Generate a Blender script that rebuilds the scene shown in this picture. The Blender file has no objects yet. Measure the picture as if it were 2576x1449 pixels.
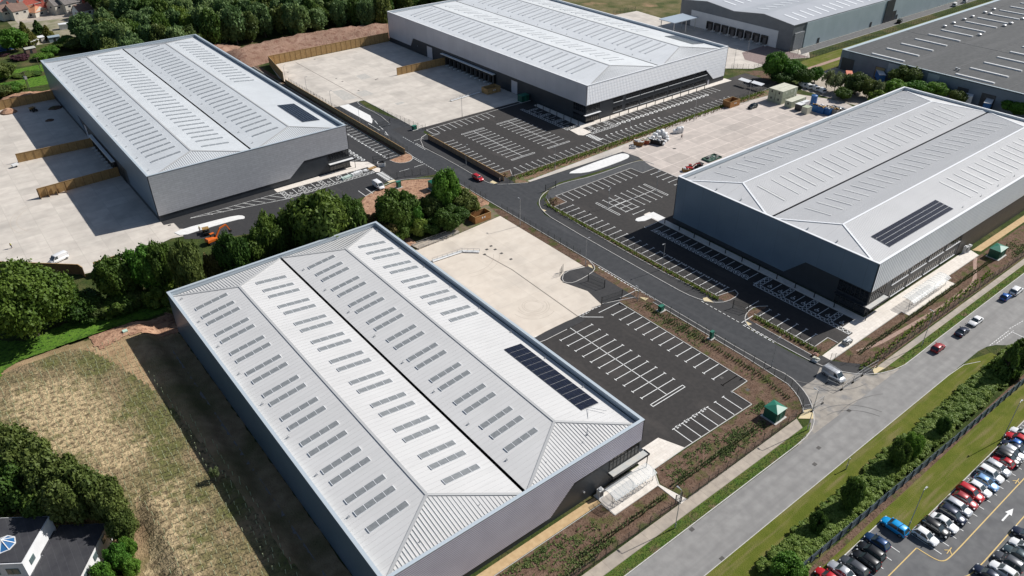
import bpy, math, random
import numpy as np
from mathutils import Vector, Matrix
from mathutils.geometry import tessellate_polygon
R = math.radians
random.seed(7); rng = np.random.default_rng(11)
SC = bpy.context.scene; COL = SC.collection
# ------------------------------------------------------------------ camera, sky, sun
CH = 104.577; PITCH = 33.26355; ROLL = -0.23275; YAW = 38.17102; FP = 1918.659
cam = bpy.data.cameras.new('camera'); camo = bpy.data.objects.new('camera', cam); COL.objects.link(camo)
cam.sensor_width = 36; cam.lens = FP/2576*36; cam.clip_start = 1; cam.clip_end = 5000
camo.matrix_world = Matrix.Translation((0, 0, CH)) @ Matrix.Rotation(R(-YAW), 4, 'Z') @ Matrix.Rotation(R(90-PITCH), 4, 'X') @ Matrix.Rotation(R(ROLL), 4, 'Z')
SC.camera = camo
W = bpy.data.worlds.new("World"); SC.world = W; W.use_nodes = True
SUN_AZ = -10.0; SUN_EL = 40.5        # direction towards the sun, degrees from +X, anticlockwise
nt = W.node_tree; nt.nodes.clear()
sky = nt.nodes.new('ShaderNodeTexSky'); sky.sky_type = 'NISHITA'; sky.sun_disc = False
sky.sun_elevation = R(SUN_EL); sky.sun_rotation = R(90-SUN_AZ); sky.altitude = 100; sky.air_density = 1.0; sky.dust_density = 1.0
bg = nt.nodes.new('ShaderNodeBackground'); bg.inputs[1].default_value = 0.066
wo = nt.nodes.new('ShaderNodeOutputWorld'); nt.links.new(sky.outputs[0], bg.inputs[0]); nt.links.new(bg.outputs[0], wo.inputs[0])
sl = bpy.data.lights.new('sun', 'SUN'); sl.energy = 4.9; sl.angle = R(.53); sl.color = (1, .972, .93)
so = bpy.data.objects.new('sun', sl); COL.objects.link(so)
sd = Vector((math.cos(R(SUN_AZ))*math.cos(R(SUN_EL)), math.sin(R(SUN_AZ))*math.cos(R(SUN_EL)), math.sin(R(SUN_EL))))
so.rotation_euler = sd.to_track_quat('Z', 'Y').to_euler(); so.location = (0, 0, 150)
SC.view_settings.view_transform = 'Standard'; SC.view_settings.look = 'None'; SC.view_settings.gamma = 1; SC.view_settings.exposure = 0.22
SC.view_settings.use_curve_mapping = False

# ------------------------------------------------------------------ survey: a measured point of the place, in metres on the level z
_c, _s = math.cos(R(YAW)), math.sin(R(YAW))
def ground(x, y, z=0.0):
    cx = (x-1288)/FP; cy = (724.5-y)/FP; ro = R(ROLL); pi = R(PITCH)
    X = math.cos(ro)*cx-math.sin(ro)*cy; up = math.sin(ro)*cx+math.cos(ro)*cy
    Y = math.cos(pi)+up*math.sin(pi); Z = -math.sin(pi)+up*math.cos(pi)
    t = (z-CH)/Z; X *= t; Y *= t
    return (X*_c+Y*_s, -X*_s+Y*_c)
def at(t, u, v, z=0.0): return ground(644*(t % 4)+u/4, 362.25*(t//4)+v/4, z)
def project(wx, wy, z=0.0):
    X = wx*_c-wy*_s; Y = wx*_s+wy*_c; Z = z-CH; pi = R(PITCH)
    f = Y*math.cos(pi)-Z*math.sin(pi); up = Y*math.sin(pi)+Z*math.cos(pi)
    return (1288+FP*X/f, 724.5-FP*up/f)
def rise(bx, by, ytop):          # height of something standing at (bx,by) whose top is seen at ytop
    g = ground(bx, by); lo, hi = 0, 60
    for _ in range(30):
        m = (lo+hi)/2
        if project(g[0], g[1], m)[1] > ytop: lo = m
        else: hi = m
    return lo

# ------------------------------------------------------------------ materials
MC = {}
def mat(name, c1, c2=None, scale=1.0, rough=.8, metal=0.0, detail=4, bump=0.0, bscale=None, spec=.5, ramp=(.35, .65), extra=None, stretch=None, rnd=0.0):
    if name in MC: return MC[name]
    m = bpy.data.materials.new(name); m.use_nodes = True; n = m.node_tree.nodes; l = m.node_tree.links
    b = n['Principled BSDF']; b.inputs['Roughness'].default_value = rough; b.inputs['Metallic'].default_value = metal
    b.inputs['Specular IOR Level'].default_value = spec
    b.inputs['Base Color'].default_value = (*c1, 1)
    tc = n.new('ShaderNodeTexCoord'); co = tc.outputs['Object']
    if stretch:
        mp = n.new('ShaderNodeMapping'); mp.inputs['Scale'].default_value = stretch; l.new(co, mp.inputs[0]); co2 = mp.outputs[0]
    else: co2 = co
    out = None
    if c2:
        t = n.new('ShaderNodeTexNoise'); t.inputs['Scale'].default_value = scale; t.inputs['Detail'].default_value = detail; l.new(co2, t.inputs['Vector'])
        r = n.new('ShaderNodeValToRGB'); r.color_ramp.elements[0].position = ramp[0]; r.color_ramp.elements[1].position = ramp[1]
        r.color_ramp.elements[0].color = (*c1, 1); r.color_ramp.elements[1].color = (*c2, 1); l.new(t.outputs['Fac'], r.inputs[0])
        out = r.outputs[0]
    if extra: out = extra(m, n, l, co, out, b)
    if rnd and out:
        oi = n.new('ShaderNodeObjectInfo'); h = n.new('ShaderNodeHueSaturation'); mr = n.new('ShaderNodeMapRange')
        mr.inputs[3].default_value = 1-rnd; mr.inputs[4].default_value = 1+rnd; l.new(oi.outputs['Random'], mr.inputs[0]); l.new(mr.outputs[0], h.inputs['Value'])
        mr2 = n.new('ShaderNodeMapRange'); mr2.inputs[3].default_value = .5+rnd*.08; mr2.inputs[4].default_value = .5-rnd*.08; l.new(oi.outputs['Random'], mr2.inputs[0]); l.new(mr2.outputs[0], h.inputs['Hue'])
        l.new(out, h.inputs['Color']); out = h.outputs[0]
    if out: l.new(out, b.inputs['Base Color'])
    if bump:
        t2 = n.new('ShaderNodeTexNoise'); t2.inputs['Scale'].default_value = bscale or scale*4; t2.inputs['Detail'].default_value = 6; l.new(co, t2.inputs['Vector'])
        bp = n.new('ShaderNodeBump'); bp.inputs['Strength'].default_value = 1; bp.inputs['Distance'].default_value = bump; l.new(t2.outputs['Fac'], bp.inputs['Height']); l.new(bp.outputs[0], b.inputs['Normal'])
    MC[name] = m; return m
def mixc(n, l, f, a, b, mode='MIX'):
    x = n.new('ShaderNodeMix'); x.data_type = 'RGBA'; x.blend_type = mode
    for s, v in ((x.inputs[0], f), (x.inputs[6], a), (x.inputs[7], b)):
        if hasattr(v, 'links') or hasattr(v, 'is_linked'): l.new(v, s)
        else: s.default_value = v if isinstance(v, (int, float)) else (*v, 1)
    return x.outputs[2]
def noise(n, l, co, scale, detail=4, lo=.4, hi=.6, stretch=None, rot=0):
    if stretch:
        mp = n.new('ShaderNodeMapping'); mp.inputs['Scale'].default_value = stretch; mp.inputs['Rotation'].default_value = (0, 0, rot); l.new(co, mp.inputs[0]); co = mp.outputs[0]
    t = n.new('ShaderNodeTexNoise'); t.inputs['Scale'].default_value = scale; t.inputs['Detail'].default_value = detail; l.new(co, t.inputs['Vector'])
    r = n.new('ShaderNodeMapRange'); r.inputs[1].default_value = lo; r.inputs[2].default_value = hi; l.new(t.outputs['Fac'], r.inputs[0])
    return r.outputs[0]
def slabs(w, h, joint, dark, stain, vary=.1, offs=0.0, wall=False):
    def f(m, n, l, co, out, b):
        if wall:
            sp = n.new('ShaderNodeSeparateXYZ'); l.new(co, sp.inputs[0]); ad = n.new('ShaderNodeMath'); l.new(sp.outputs[0], ad.inputs[0]); l.new(sp.outputs[1], ad.inputs[1]); cb = n.new('ShaderNodeCombineXYZ'); l.new(ad.outputs[0], cb.inputs[0]); l.new(sp.outputs[2], cb.inputs[1]); co = cb.outputs[0]
        br = n.new('ShaderNodeTexBrick'); br.offset = offs; br.inputs['Scale'].default_value = 1; br.inputs['Brick Width'].default_value = w; br.inputs['Row Height'].default_value = h
        br.inputs['Mortar Size'].default_value = joint; br.inputs['Mortar Smooth'].default_value = .3; br.inputs['Bias'].default_value = 0
        br.inputs['Color1'].default_value = (1-vary,)*3+(1,); br.inputs['Color2'].default_value = (1+vary*.3,)*3+(1,); br.inputs['Mortar'].default_value = (dark,)*3+(1,)
        l.new(co, br.inputs['Vector'])
        o = mixc(n, l, 1.0, out, br.outputs['Color'], 'MULTIPLY')
        st = noise(n, l, co, .09, 7, .52, .75)
        fa = n.new('ShaderNodeMath'); fa.operation = 'MULTIPLY'; fa.inputs[1].default_value = stain; l.new(st, fa.inputs[0])
        o = mixc(n, l, fa.outputs[0], o, (.27, .25, .225))
        st2 = noise(n, l, co, 1.0, 6, .62, .8, stretch=(.5, .06, .5), rot=.2)
        fb = n.new('ShaderNodeMath'); fb.operation = 'MULTIPLY'; fb.inputs[1].default_value = stain*.6; l.new(st2, fb.inputs[0])
        return mixc(n, l, fb.outputs[0], o, (.30, .275, .25))
    return f
def streaks(c, scale, amt, stretch, lo=.5, hi=.75, rot=0):
    def f(m, n, l, co, out, b):
        s = noise(n, l, co, scale, 6, lo, hi, stretch=stretch, rot=rot); fa = n.new('ShaderNodeMath'); fa.operation = 'MULTIPLY'; fa.inputs[1].default_value = amt; l.new(s, fa.inputs[0])
        return mixc(n, l, fa.outputs[0], out, c)
    return f
def two(c, scale, lo, hi, c3=None, s3=1, l3=.5, h3=.7):
    def f(m, n, l, co, out, b):
        o = mixc(n, l, noise(n, l, co, scale, 5, lo, hi), out, c)
        if c3: o = mixc(n, l, noise(n, l, co, s3, 5, l3, h3), o, c3)
        return o
    return f
def ribs(axis, period, depth, dark=.75, phase='SIN', br=None):   # profiled sheet: real shading from bump, colour darker in the grooves
    def f(m, n, l, co, out, b):
        w = n.new('ShaderNodeTexWave'); w.wave_type = 'BANDS'; w.bands_direction = axis; w.wave_profile = phase; w.inputs['Scale'].default_value = (2*math.pi/20)/period/1.0
        l.new(co, w.inputs['Vector'])
        bp = n.new('ShaderNodeBump'); bp.inputs['Distance'].default_value = depth; bp.inputs['Strength'].default_value = 1; l.new(w.outputs['Fac'], bp.inputs['Height'])
        l.new(bp.outputs[0], b.inputs['Normal'])
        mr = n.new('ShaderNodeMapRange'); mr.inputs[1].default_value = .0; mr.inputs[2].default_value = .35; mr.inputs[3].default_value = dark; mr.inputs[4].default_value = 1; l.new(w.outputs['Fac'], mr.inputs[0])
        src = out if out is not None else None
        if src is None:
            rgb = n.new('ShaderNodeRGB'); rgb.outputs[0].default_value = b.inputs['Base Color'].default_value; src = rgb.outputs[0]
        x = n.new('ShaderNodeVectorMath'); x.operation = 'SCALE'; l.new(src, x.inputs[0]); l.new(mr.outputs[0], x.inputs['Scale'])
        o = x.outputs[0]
        return o
    return f
M = dict
conc = mat('concrete_yard', (.52, .47, .415), (.59, .54, .475), .35, .85, extra=slabs(6.2, 5.0, .11, .86, .5, .12))
concA = mat('concrete_yard_warm', (.57, .50, .42), (.63, .56, .475), .35, .85, extra=slabs(10, 6, .09, .90, .3, .05))
concD = mat('concrete_yard_grey', (.44, .385, .345), (.52, .455, .405), .4, .85, extra=slabs(9.8, 5.2, .13, 1.3, .35, .16))
asph = mat('asphalt_new', (.024, .024, .026), (.033, .032, .033), 1.4, .85, extra=streaks((.075, .07, .066), 1.0, .55, (.5, .08, .5), .55, .85), bump=.01, bscale=9)
asphb = mat('asphalt_carpark', (.023, .0205, .0195), (.033, .029, .027), 1.1, .9, extra=streaks((.085, .072, .064), .5, .7, (.35, .10, .3), .55, .85), bump=.01, bscale=9)
asphr = mat('asphalt_road', (.026, .028, .032), (.037, .039, .043), .8, .85, extra=streaks((.085, .085, .088), 1.0, .5, (.5, .06, .5), .52, .85), bump=.01, bscale=9)
pubr = mat('asphalt_public_road', (.215, .208, .20), (.27, .262, .25), .5, .9, extra=streaks((.165, .16, .155), 1.0, .6, (.02, .55, .3), .45, .70), bump=.01, bscale=7)
cpk = mat('asphalt_old_carpark', (.105, .105, .108), (.14, .14, .14), .5, .9, extra=streaks((.085, .085, .085), .3, .6, (1, 1, 1), .5, .7), bump=.01, bscale=7)
pave = mat('paving', (.66, .60, .53), (.74, .68, .61), .9, .85, extra=slabs(.9, .6, .03, .82, .15, .07, .5))
foot = mat('old_footpath', (.34, .29, .24), (.43, .37, .30), .7, .9, extra=slabs(3, 3, .04, .7, .8, .1))
ochre = mat('ochre_path', (.44, .30, .155), (.52, .37, .20), 1.2, .95)
tact = mat('tactile_buff', (.58, .47, .27), (.64, .53, .33), 3, .9)
kerbm = mat('kerb_stone', (.46, .44, .41), (.55, .53, .50), 2, .85)
whitep = mat('paint_white', (.78, .78, .76), (.66, .66, .64), 3, .7)
yellp = mat('paint_ochre', (.62, .43, .13), (.55, .38, .14), 3, .7)
grass = mat('grass_rough', (.035, .052, .015), (.065, .085, .022), .25, 1, detail=8, extra=two((.13, .11, .05), .08, .5, .65, (.03, .05, .015), 1.5, .5, .7), bump=.25, bscale=3, spec=.1)
grassl = mat('grass_lush', (.075, .165, .018), (.115, .215, .028), .5, 1, detail=8, extra=two((.035, .075, .015), 1.2, .5, .65), bump=.2, bscale=4, spec=.1)
grassv = mat('grass_verge', (.092, .116, .016), (.130, .140, .026), .35, 1, detail=8, extra=streaks((.20, .165, .075), 1.0, .7, (.10, .9, .5), .5, .68), bump=.12, bscale=5, spec=.1)
grassk = mat('grass_kerbside', (.070, .130, .020), (.12, .13, .035), .5, 1, detail=8, extra=two((.16, .11, .07), .3, .55, .68), bump=.15, bscale=5, spec=.1)
soil = mat('planting_soil', (.125, .078, .054), (.185, .122, .088), .8, 1, detail=8, extra=two((.085, .095, .03), .35, .52, .66, (.07, .045, .032), 2.5, .52, .65), bump=.15, bscale=5, spec=.1)
soilr = mat('red_soil', (.34, .195, .125), (.45, .28, .185), .3, 1, detail=8, extra=two((.22, .12, .08), .9, .5, .65), bump=.25, bscale=2.2, spec=.1)
soilb = mat('bank_soil', (.25, .155, .110), (.33, .215, .16), .18, 1, detail=8, extra=two((.20, .11, .08), .5, .5, .65), bump=.35, bscale=1.5, spec=.1)
def straw(m, n, l, co, out, b):
    base = mixc(n, l, noise(n, l, co, .13, 7, .42, .62), (.135, .135, .050), (.265, .195, .115)); base = mixc(n, l, noise(n, l, co, 1.6, 8, .48, .70), base, (.085, .075, .042))
    at_ = n.new('ShaderNodeAttribute'); at_.attribute_name = 'straw'; nz = noise(n, l, co, .7, 8, .30, .72)
    ad = n.new('ShaderNodeMath'); ad.operation = 'ADD'; l.new(at_.outputs['Fac'], ad.inputs[0]); l.new(nz, ad.inputs[1])
    mr = n.new('ShaderNodeMapRange'); mr.inputs[1].default_value = .70; mr.inputs[2].default_value = 1.35; l.new(ad.outputs[0], mr.inputs[0])
    return mixc(n, l, mr.outputs[0], base, out)
field = mat('field_stubble', (.50, .385, .225), (.15, .11, .065), 1.0, 1, detail=14, ramp=(.44, .66), extra=straw, bump=.35, bscale=2.5, spec=.1)
fieldb = mat('field_bare', (.30, .20, .115), (.42, .30, .175), .5, 1, detail=8, extra=two((.17, .145, .065), .11, .42, .68), bump=.2, bscale=3, spec=.1)
gravel = mat('gravel', (.20, .175, .16), (.29, .26, .24), 6, 1, detail=8, bump=.05, bscale=12)
darkpath = mat('brown_path', (.17, .125, .10), (.21, .155, .125), 1, 1)
gravr = mat('pink_gravel', (.30, .20, .16), (.38, .26, .21), 2, 1, bump=.08, bscale=6)
scrub = mat('scrub_land', (.115, .11, .045), (.19, .155, .085), .2, 1, detail=10, extra=two((.07, .085, .03), .1, .5, .62, (.30, .20, .12), .05, .6, .7), bump=.4, bscale=1.2, spec=.1)
purp = mat('brick_paving', (.20, .145, .135), (.25, .185, .17), 1, .9)
# building materials
def roofm(name, c, metal=.0, rough=.42):
    c2 = tuple(x*.93 for x in c)
    return mat(name, c, c2, .12, rough, metal, extra=streaks(tuple(x*.80 for x in c), 1.0, .5, (.08, 1.2, 1), .5, .8))
roofA = roofm('roof_sheet_front', (.61, .60, .585)); roofB = roofm('roof_sheet_west', (.60, .62, .63)); roofC = roofm('roof_sheet_north', (.76, .77, .77), .1, .34); roofD = roofm('roof_sheet_east', (.60, .595, .59))
ribm = mat('roof_rib', (.55, .545, .535), rough=.45); ribd = mat('roof_rib_grey', (.56, .555, .55), rough=.45)
trim = mat('trim_silver', (.50, .56, .60), rough=.4, metal=.2); trimw = mat('trim_white', (.74, .75, .76), rough=.4)
gutter = mat('gutter_black', (.012, .012, .013), rough=.7)
anth = mat('cladding_anthracite', (.028, .034, .042), (.034, .041, .050), .5, .45)
anthb = mat('cladding_brown_grey', (.075, .066, .060), (.09, .08, .072), .5, .5, extra=ribs('X', .5, .03, .8))
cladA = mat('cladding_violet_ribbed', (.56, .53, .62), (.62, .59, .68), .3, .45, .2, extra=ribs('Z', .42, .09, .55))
cladB = mat('cladding_dark_shingle', (.50, .505, .53), (.55, .555, .58), 1.5, .5, .2, extra=slabs(2.4, .62, .08, .84, 0, .07, .5, True))
flat_blue_reflect = mat('cladding_flat_blue_reflect', (.13, .19, .26), (.145, .21, .285), .2, .38, .25, extra=slabs(6.0, 20, .06, .8, 0, .03, 0, True))  # blue versus grey base: differing wall reflections put into the colour
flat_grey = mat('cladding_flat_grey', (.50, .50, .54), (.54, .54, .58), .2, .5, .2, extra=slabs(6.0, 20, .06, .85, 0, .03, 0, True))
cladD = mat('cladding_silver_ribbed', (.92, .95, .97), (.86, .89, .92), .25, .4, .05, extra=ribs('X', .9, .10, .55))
def quilt(m, n, l, co, out, b):
    mp = n.new('ShaderNodeMapping'); mp.inputs['Rotation'].default_value = (0, R(0), 0); l.new(co, mp.inputs[0])
    w1 = n.new('ShaderNodeTexWave'); w1.bands_direction = 'X'; w1.inputs['Scale'].default_value = .314/.8; l.new(mp.outputs[0], w1.inputs['Vector'])
    w2 = n.new('ShaderNodeTexWave'); w2.bands_direction = 'Z'; w2.inputs['Scale'].default_value = .314/1.15; w2.wave_profile = 'SAW'; l.new(mp.outputs[0], w2.inputs['Vector'])
    ad = n.new('ShaderNodeMath'); ad.operation = 'MULTIPLY_ADD'; ad.inputs[1].default_value = .16; l.new(w1.outputs['Fac'], ad.inputs[0]); l.new(w2.outputs['Fac'], ad.inputs[2])
    bp = n.new('ShaderNodeBump'); bp.inputs['Distance'].default_value = .40; bp.invert = True; l.new(ad.outputs[0], bp.inputs['Height']); l.new(bp.outputs[0], b.inputs['Normal'])
    return out
cladC = mat('cladding_silver_quilted', (.93, .925, .93), (.88, .875, .89), 2.0, .4, .15, extra=quilt)
glassd = mat('window_glass', (.012, .014, .017), rough=.08, spec=.9)
frame = mat('window_frame', (.03, .033, .038), rough=.4); sill = mat('window_sill', (.55, .56, .57), rough=.5)
grp = mat('rooflight_panel', (.25, .26, .26), (.20, .21, .215), 2, .35); grpB = mat('rooflight_grey', (.24, .255, .265), rough=.4); grpC = mat('rooflight_pale', (.42, .43, .44), rough=.4); grpD = mat('rooflight_pale_reflect', (.53, .53, .52), rough=.4)  # east panes lighter: reflection at that angle put into their colour
pv = mat('solar_cell', (.006, .007, .014), (.010, .011, .022), 1, .18, spec=.6); pvf = mat('solar_rail', (.40, .41, .42), rough=.4, metal=.3)
wood = mat('timber', (.36, .22, .085), (.44, .28, .12), 1.5, .85, extra=streaks((.25, .145, .06), 2, .6, (3, 3, .3), .5, .7)); woodd = mat('timber_post', (.25, .15, .065), rough=.85)
woodo = mat('timber_orange', (.42, .20, .065), (.33, .155, .05), 1.5, .8, extra=streaks((.22, .10, .04), 3, .6, (4, 4, .3), .5, .7))
galv = mat('galvanised', (.40, .41, .42), rough=.45, metal=.5); black = mat('black_paint', (.012, .013, .014), rough=.5); dgreen = mat('fence_dark_green', (.018, .026, .022), rough=.5)
wmesh = mat('fence_mesh', (.035, .04, .04), rough=.6)
kgreen = mat('kiosk_green', (.012, .085, .055), (.014, .10, .065), 2, .45); kgreenr = mat('kiosk_green_roof', (.02, .16, .105), rough=.45)
pal = mat('palisade_blue', (.11, .155, .195), (.13, .18, .22), 1, .5); pald = mat('palisade_post', (.03, .045, .07), rough=.5)
rubber = mat('rubber', (.014, .014, .014), rough=.85); cglass = mat('car_glass', (.035, .05, .055), rough=.06, spec=1.0); rimm = mat('wheel_rim', (.30, .31, .32), rough=.35, metal=.6)
lampw = mat('headlamp', (.7, .72, .72), rough=.15); lampr = mat('tail_lamp', (.35, .01, .01), rough=.2)
whitem = mat('white_plastic', (.75, .75, .74), (.62, .62, .61), 2, .5); cabin = mat('cabin_green', (.40, .43, .31), (.34, .37, .27), 1, .6); cabinr = mat('cabin_roof', (.56, .55, .44), (.48, .47, .38), 1, .7)
skin = mat('skin', (.42, .24, .16), rough=.6); hiviz = mat('hi_vis', (.55, .75, .05), rough=.7); navy = mat('navy_cloth', (.02, .025, .04), rough=.9)
clear = mat('clear_sheet', (.80, .83, .83), rough=.12); clear.node_tree.nodes['Principled BSDF'].inputs['Alpha'].default_value = .25
bark = mat('bark', (.10, .08, .06), rough=.95)
def leafm(name, a, b_, rnd=.22):
    k = 1.28; a = tuple(x*k for x in a); b_ = tuple(x*k for x in b_)
    m = mat(name, a, b_, .9, .6, spec=.25, ramp=(.35, .7), rnd=rnd)
    n = m.node_tree.nodes; l = m.node_tree.links; b = n['Principled BSDF']; tr = n.new('ShaderNodeBsdfTranslucent'); mx = n.new('ShaderNodeMixShader'); mx.inputs[0].default_value = .28
    for lk in list(l):
        if lk.to_socket == b.inputs['Base Color']: l.new(lk.from_socket, tr.inputs[0])
    l.new(b.outputs[0], mx.inputs[1]); l.new(tr.outputs[0], mx.inputs[2]); l.new(mx.outputs[0], n['Material Output'].inputs['Surface'])
    return m
LEAF = {'oak': leafm('leaf_oak', (.050, .095, .013), (.090, .140, .020)), 'bright': leafm('leaf_bright', (.060, .145, .016), (.11, .21, .030)), 'dark': leafm('leaf_dark', (.044, .085, .014), (.080, .130, .022)),
        'grey': leafm('leaf_grey', (.080, .135, .042), (.130, .190, .066)), 'red': leafm('leaf_brown', (.13, .105, .035), (.18, .13, .05)), 'conifer': leafm('leaf_conifer', (.085, .095, .018), (.13, .125, .022)),
        'scrub': leafm('leaf_scrub', (.066, .095, .022), (.110, .138, .034)), 'purple': leafm('leaf_purple', (.05, .022, .028), (.07, .03, .035)), 'hedge': leafm('leaf_hedge', (.095, .150, .022), (.165, .225, .045), .1), 'pale': leafm('leaf_pale', (.13, .16, .06), (.2, .22, .11))}

# ------------------------------------------------------------------ mesh building
class MB:
    def __init__(s): s.v = []; s.f = []; s.mi = []; s.m = 0
    def add(s, vs, fs):
        k = len(s.v); s.v += [tuple(p) for p in vs]; s.f += [tuple(k+i for i in f) for f in fs]; s.mi += [s.m]*len(fs); return s
    def box(s, x0, y0, z0, x1, y1, z1):
        return s.add([(x0, y0, z0), (x1, y0, z0), (x1, y1, z0), (x0, y1, z0), (x0, y0, z1), (x1, y0, z1), (x1, y1, z1), (x0, y1, z1)],
                     [(0, 3, 2, 1), (4, 5, 6, 7), (0, 1, 5, 4), (1, 2, 6, 5), (2, 3, 7, 6), (3, 0, 4, 7)])
    def hexa(s, b, t):      # bottom ring, top ring (4 each, anticlockwise)
        return s.add(list(b)+list(t), [(0, 3, 2, 1), (4, 5, 6, 7), (0, 1, 5, 4), (1, 2, 6, 5), (2, 3, 7, 6), (3, 0, 4, 7)])
    def bar(s, p, q, w, h=None):   # box of width w, height h laid from p to q
        p = Vector(p); q = Vector(q); h = h or w; d = (q-p).normalized(); sd_ = d.cross(Vector((0, 0, 1)))
        if sd_.length < 1e-4: sd_ = Vector((1, 0, 0))
        sd_.normalize(); u = sd_.cross(d).normalized(); a = sd_*w/2; b = u*h/2
        return s.hexa([p-a-b, p+a-b, p+a+b, p-a+b], [q-a-b, q+a-b, q+a+b, q-a+b])
    def tube(s, p, q, r0, r1=None, n=6, caps=True):
        r1 = r0 if r1 is None else r1; p = Vector(p); q = Vector(q); d = (q-p).normalized()
        a = d.cross(Vector((0, 0, 1)) if abs(d.z) < .9 else Vector((1, 0, 0))).normalized(); b = d.cross(a)
        vs = [p+(a*math.cos(2*math.pi*i/n)+b*math.sin(2*math.pi*i/n))*r0 for i in range(n)]+[q+(a*math.cos(2*math.pi*i/n)+b*math.sin(2*math.pi*i/n))*r1 for i in range(n)]
        fs = [(i, (i+1) % n, n+(i+1) % n, n+i) for i in range(n)]
        if caps: fs += [tuple(range(n))[::-1], tuple(range(n, 2*n))]
        return s.add(vs, fs)
    def poly(s, pts, z=0.0):
        vs = [Vector((p[0], p[1], p[2] if len(p) > 2 else z)) for p in pts]
        return s.add(vs, [tuple(t) for t in tessellate_polygon([vs])])
    def prism(s, pts, z0, z1):
        n = len(pts); vs = [Vector((p[0], p[1], z0)) for p in pts]+[Vector((p[0], p[1], z1)) for p in pts]; tr = tessellate_polygon([vs[:n]])
        return s.add(vs, [tuple(t) for t in tr]+[tuple(n+i for i in t) for t in tr]+[(i, (i+1) % n, n+(i+1) % n, n+i) for i in range(n)])
    def loft(s, rings, caps=True):
        n = len(rings[0]); vs = [p for r_ in rings for p in r_]; fs = []
        for k in range(len(rings)-1):
            for i in range(n): fs.append((k*n+i, k*n+(i+1) % n, (k+1)*n+(i+1) % n, (k+1)*n+i))
        if caps: fs += [tuple(range(n))[::-1], tuple(range((len(rings)-1)*n, len(rings)*n))]
        return s.add(vs, fs)
    def build(s, name, m, parent=None, smooth=False, bevel=0, flip=True):
        me = bpy.data.meshes.new(name); me.from_pydata([tuple(v) for v in s.v], [], s.f); ms = m if isinstance(m, (list, tuple)) else [m]
        for x in ms: me.materials.append(x)
        if len(ms) > 1: me.polygons.foreach_set('material_index', s.mi)
        if flip:
            import bmesh
            bm = bmesh.new(); bm.from_mesh(me); bmesh.ops.recalc_face_normals(bm, faces=bm.faces); bm.to_mesh(me); bm.free()
        if smooth: me.polygons.foreach_set('use_smooth', [True]*len(me.polygons))
        o = bpy.data.objects.new(name, me); COL.objects.link(o)
        if bevel:
            md = o.modifiers.new('b', 'BEVEL'); md.width = bevel; md.segments = 2; md.limit_method = 'ANGLE'
        if parent: o.parent = parent
        return o
def tag(o, label=None, cat=None, group=None, kind=None):
    if label: o['label'] = label
    if cat: o['category'] = cat
    if group: o['group'] = group
    if kind: o['kind'] = kind
    return o
def thing(name, label, cat, loc=(0, 0, 0), rz=0.0, group=None):
    o = bpy.data.objects.new(name, None); o.empty_display_size = .5; COL.objects.link(o); o.location = loc; o.rotation_euler = (0, 0, rz)
    return tag(o, label, cat, group)
KIDS = {}
def dup(root, loc, rz=0.0, label=None, group=None, sc=None, paint=None):
    def cp(o, par):
        c = o.copy(); COL.objects.link(c)
        if par: c.parent = par
        if paint and c.type == 'MESH':
            for sl_ in c.material_slots:
                if sl_.material and sl_.material.name.startswith('paint_body'): sl_.link = 'OBJECT'; sl_.material = paint
        for ch in [x for x in CHILD.get(o.name, [])]: cp(ch, c)
        return c
    r_ = cp(root, None); r_.location = loc; r_.rotation_euler = (0, 0, rz)
    if sc: r_.scale = sc
    if label: r_['label'] = label
    if group: r_['group'] = group
    return r_
CHILD = {}
def reg():     # remember who is whose child before copying
    CHILD.clear()
    for o in COL.objects:
        if o.parent: CHILD.setdefault(o.parent.name, []).append(o)
def struct(name, mb, m, smooth=False): return tag(mb.build(name, m, smooth=smooth), kind='structure')
def sheet(name, pts, z, m, thick=0): 
    mb = MB(); mb.prism(pts, 0 if z > .05 else z-.003, z) if thick else mb.poly(pts, z)
    return struct(name, mb, m)
def sub(pts, n=1): return pts

# ================================================================== THE SETTING
def rect(x0, y0, x1, y1): return [(x0, y0), (x1, y0), (x1, y1), (x0, y1)]
def arc(cx, cy, r, a0, a1, n=8): return [(cx+r*math.cos(R(a0+(a1-a0)*i/n)), cy+r*math.sin(R(a0+(a1-a0)*i/n))) for i in range(n+1)]
def smooth_line(pts, it=2):
    for _ in range(it):
        q = [pts[0]]
        for a, b in zip(pts, pts[1:]):
            q += [(a[0]*.75+b[0]*.25, a[1]*.75+b[1]*.25), (a[0]*.25+b[0]*.75, a[1]*.25+b[1]*.75)]
        pts = q+[pts[-1]]
    return pts
sheet('ground', rect(-900, -600, 2200, 2200), 0.0, grass)
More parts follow.
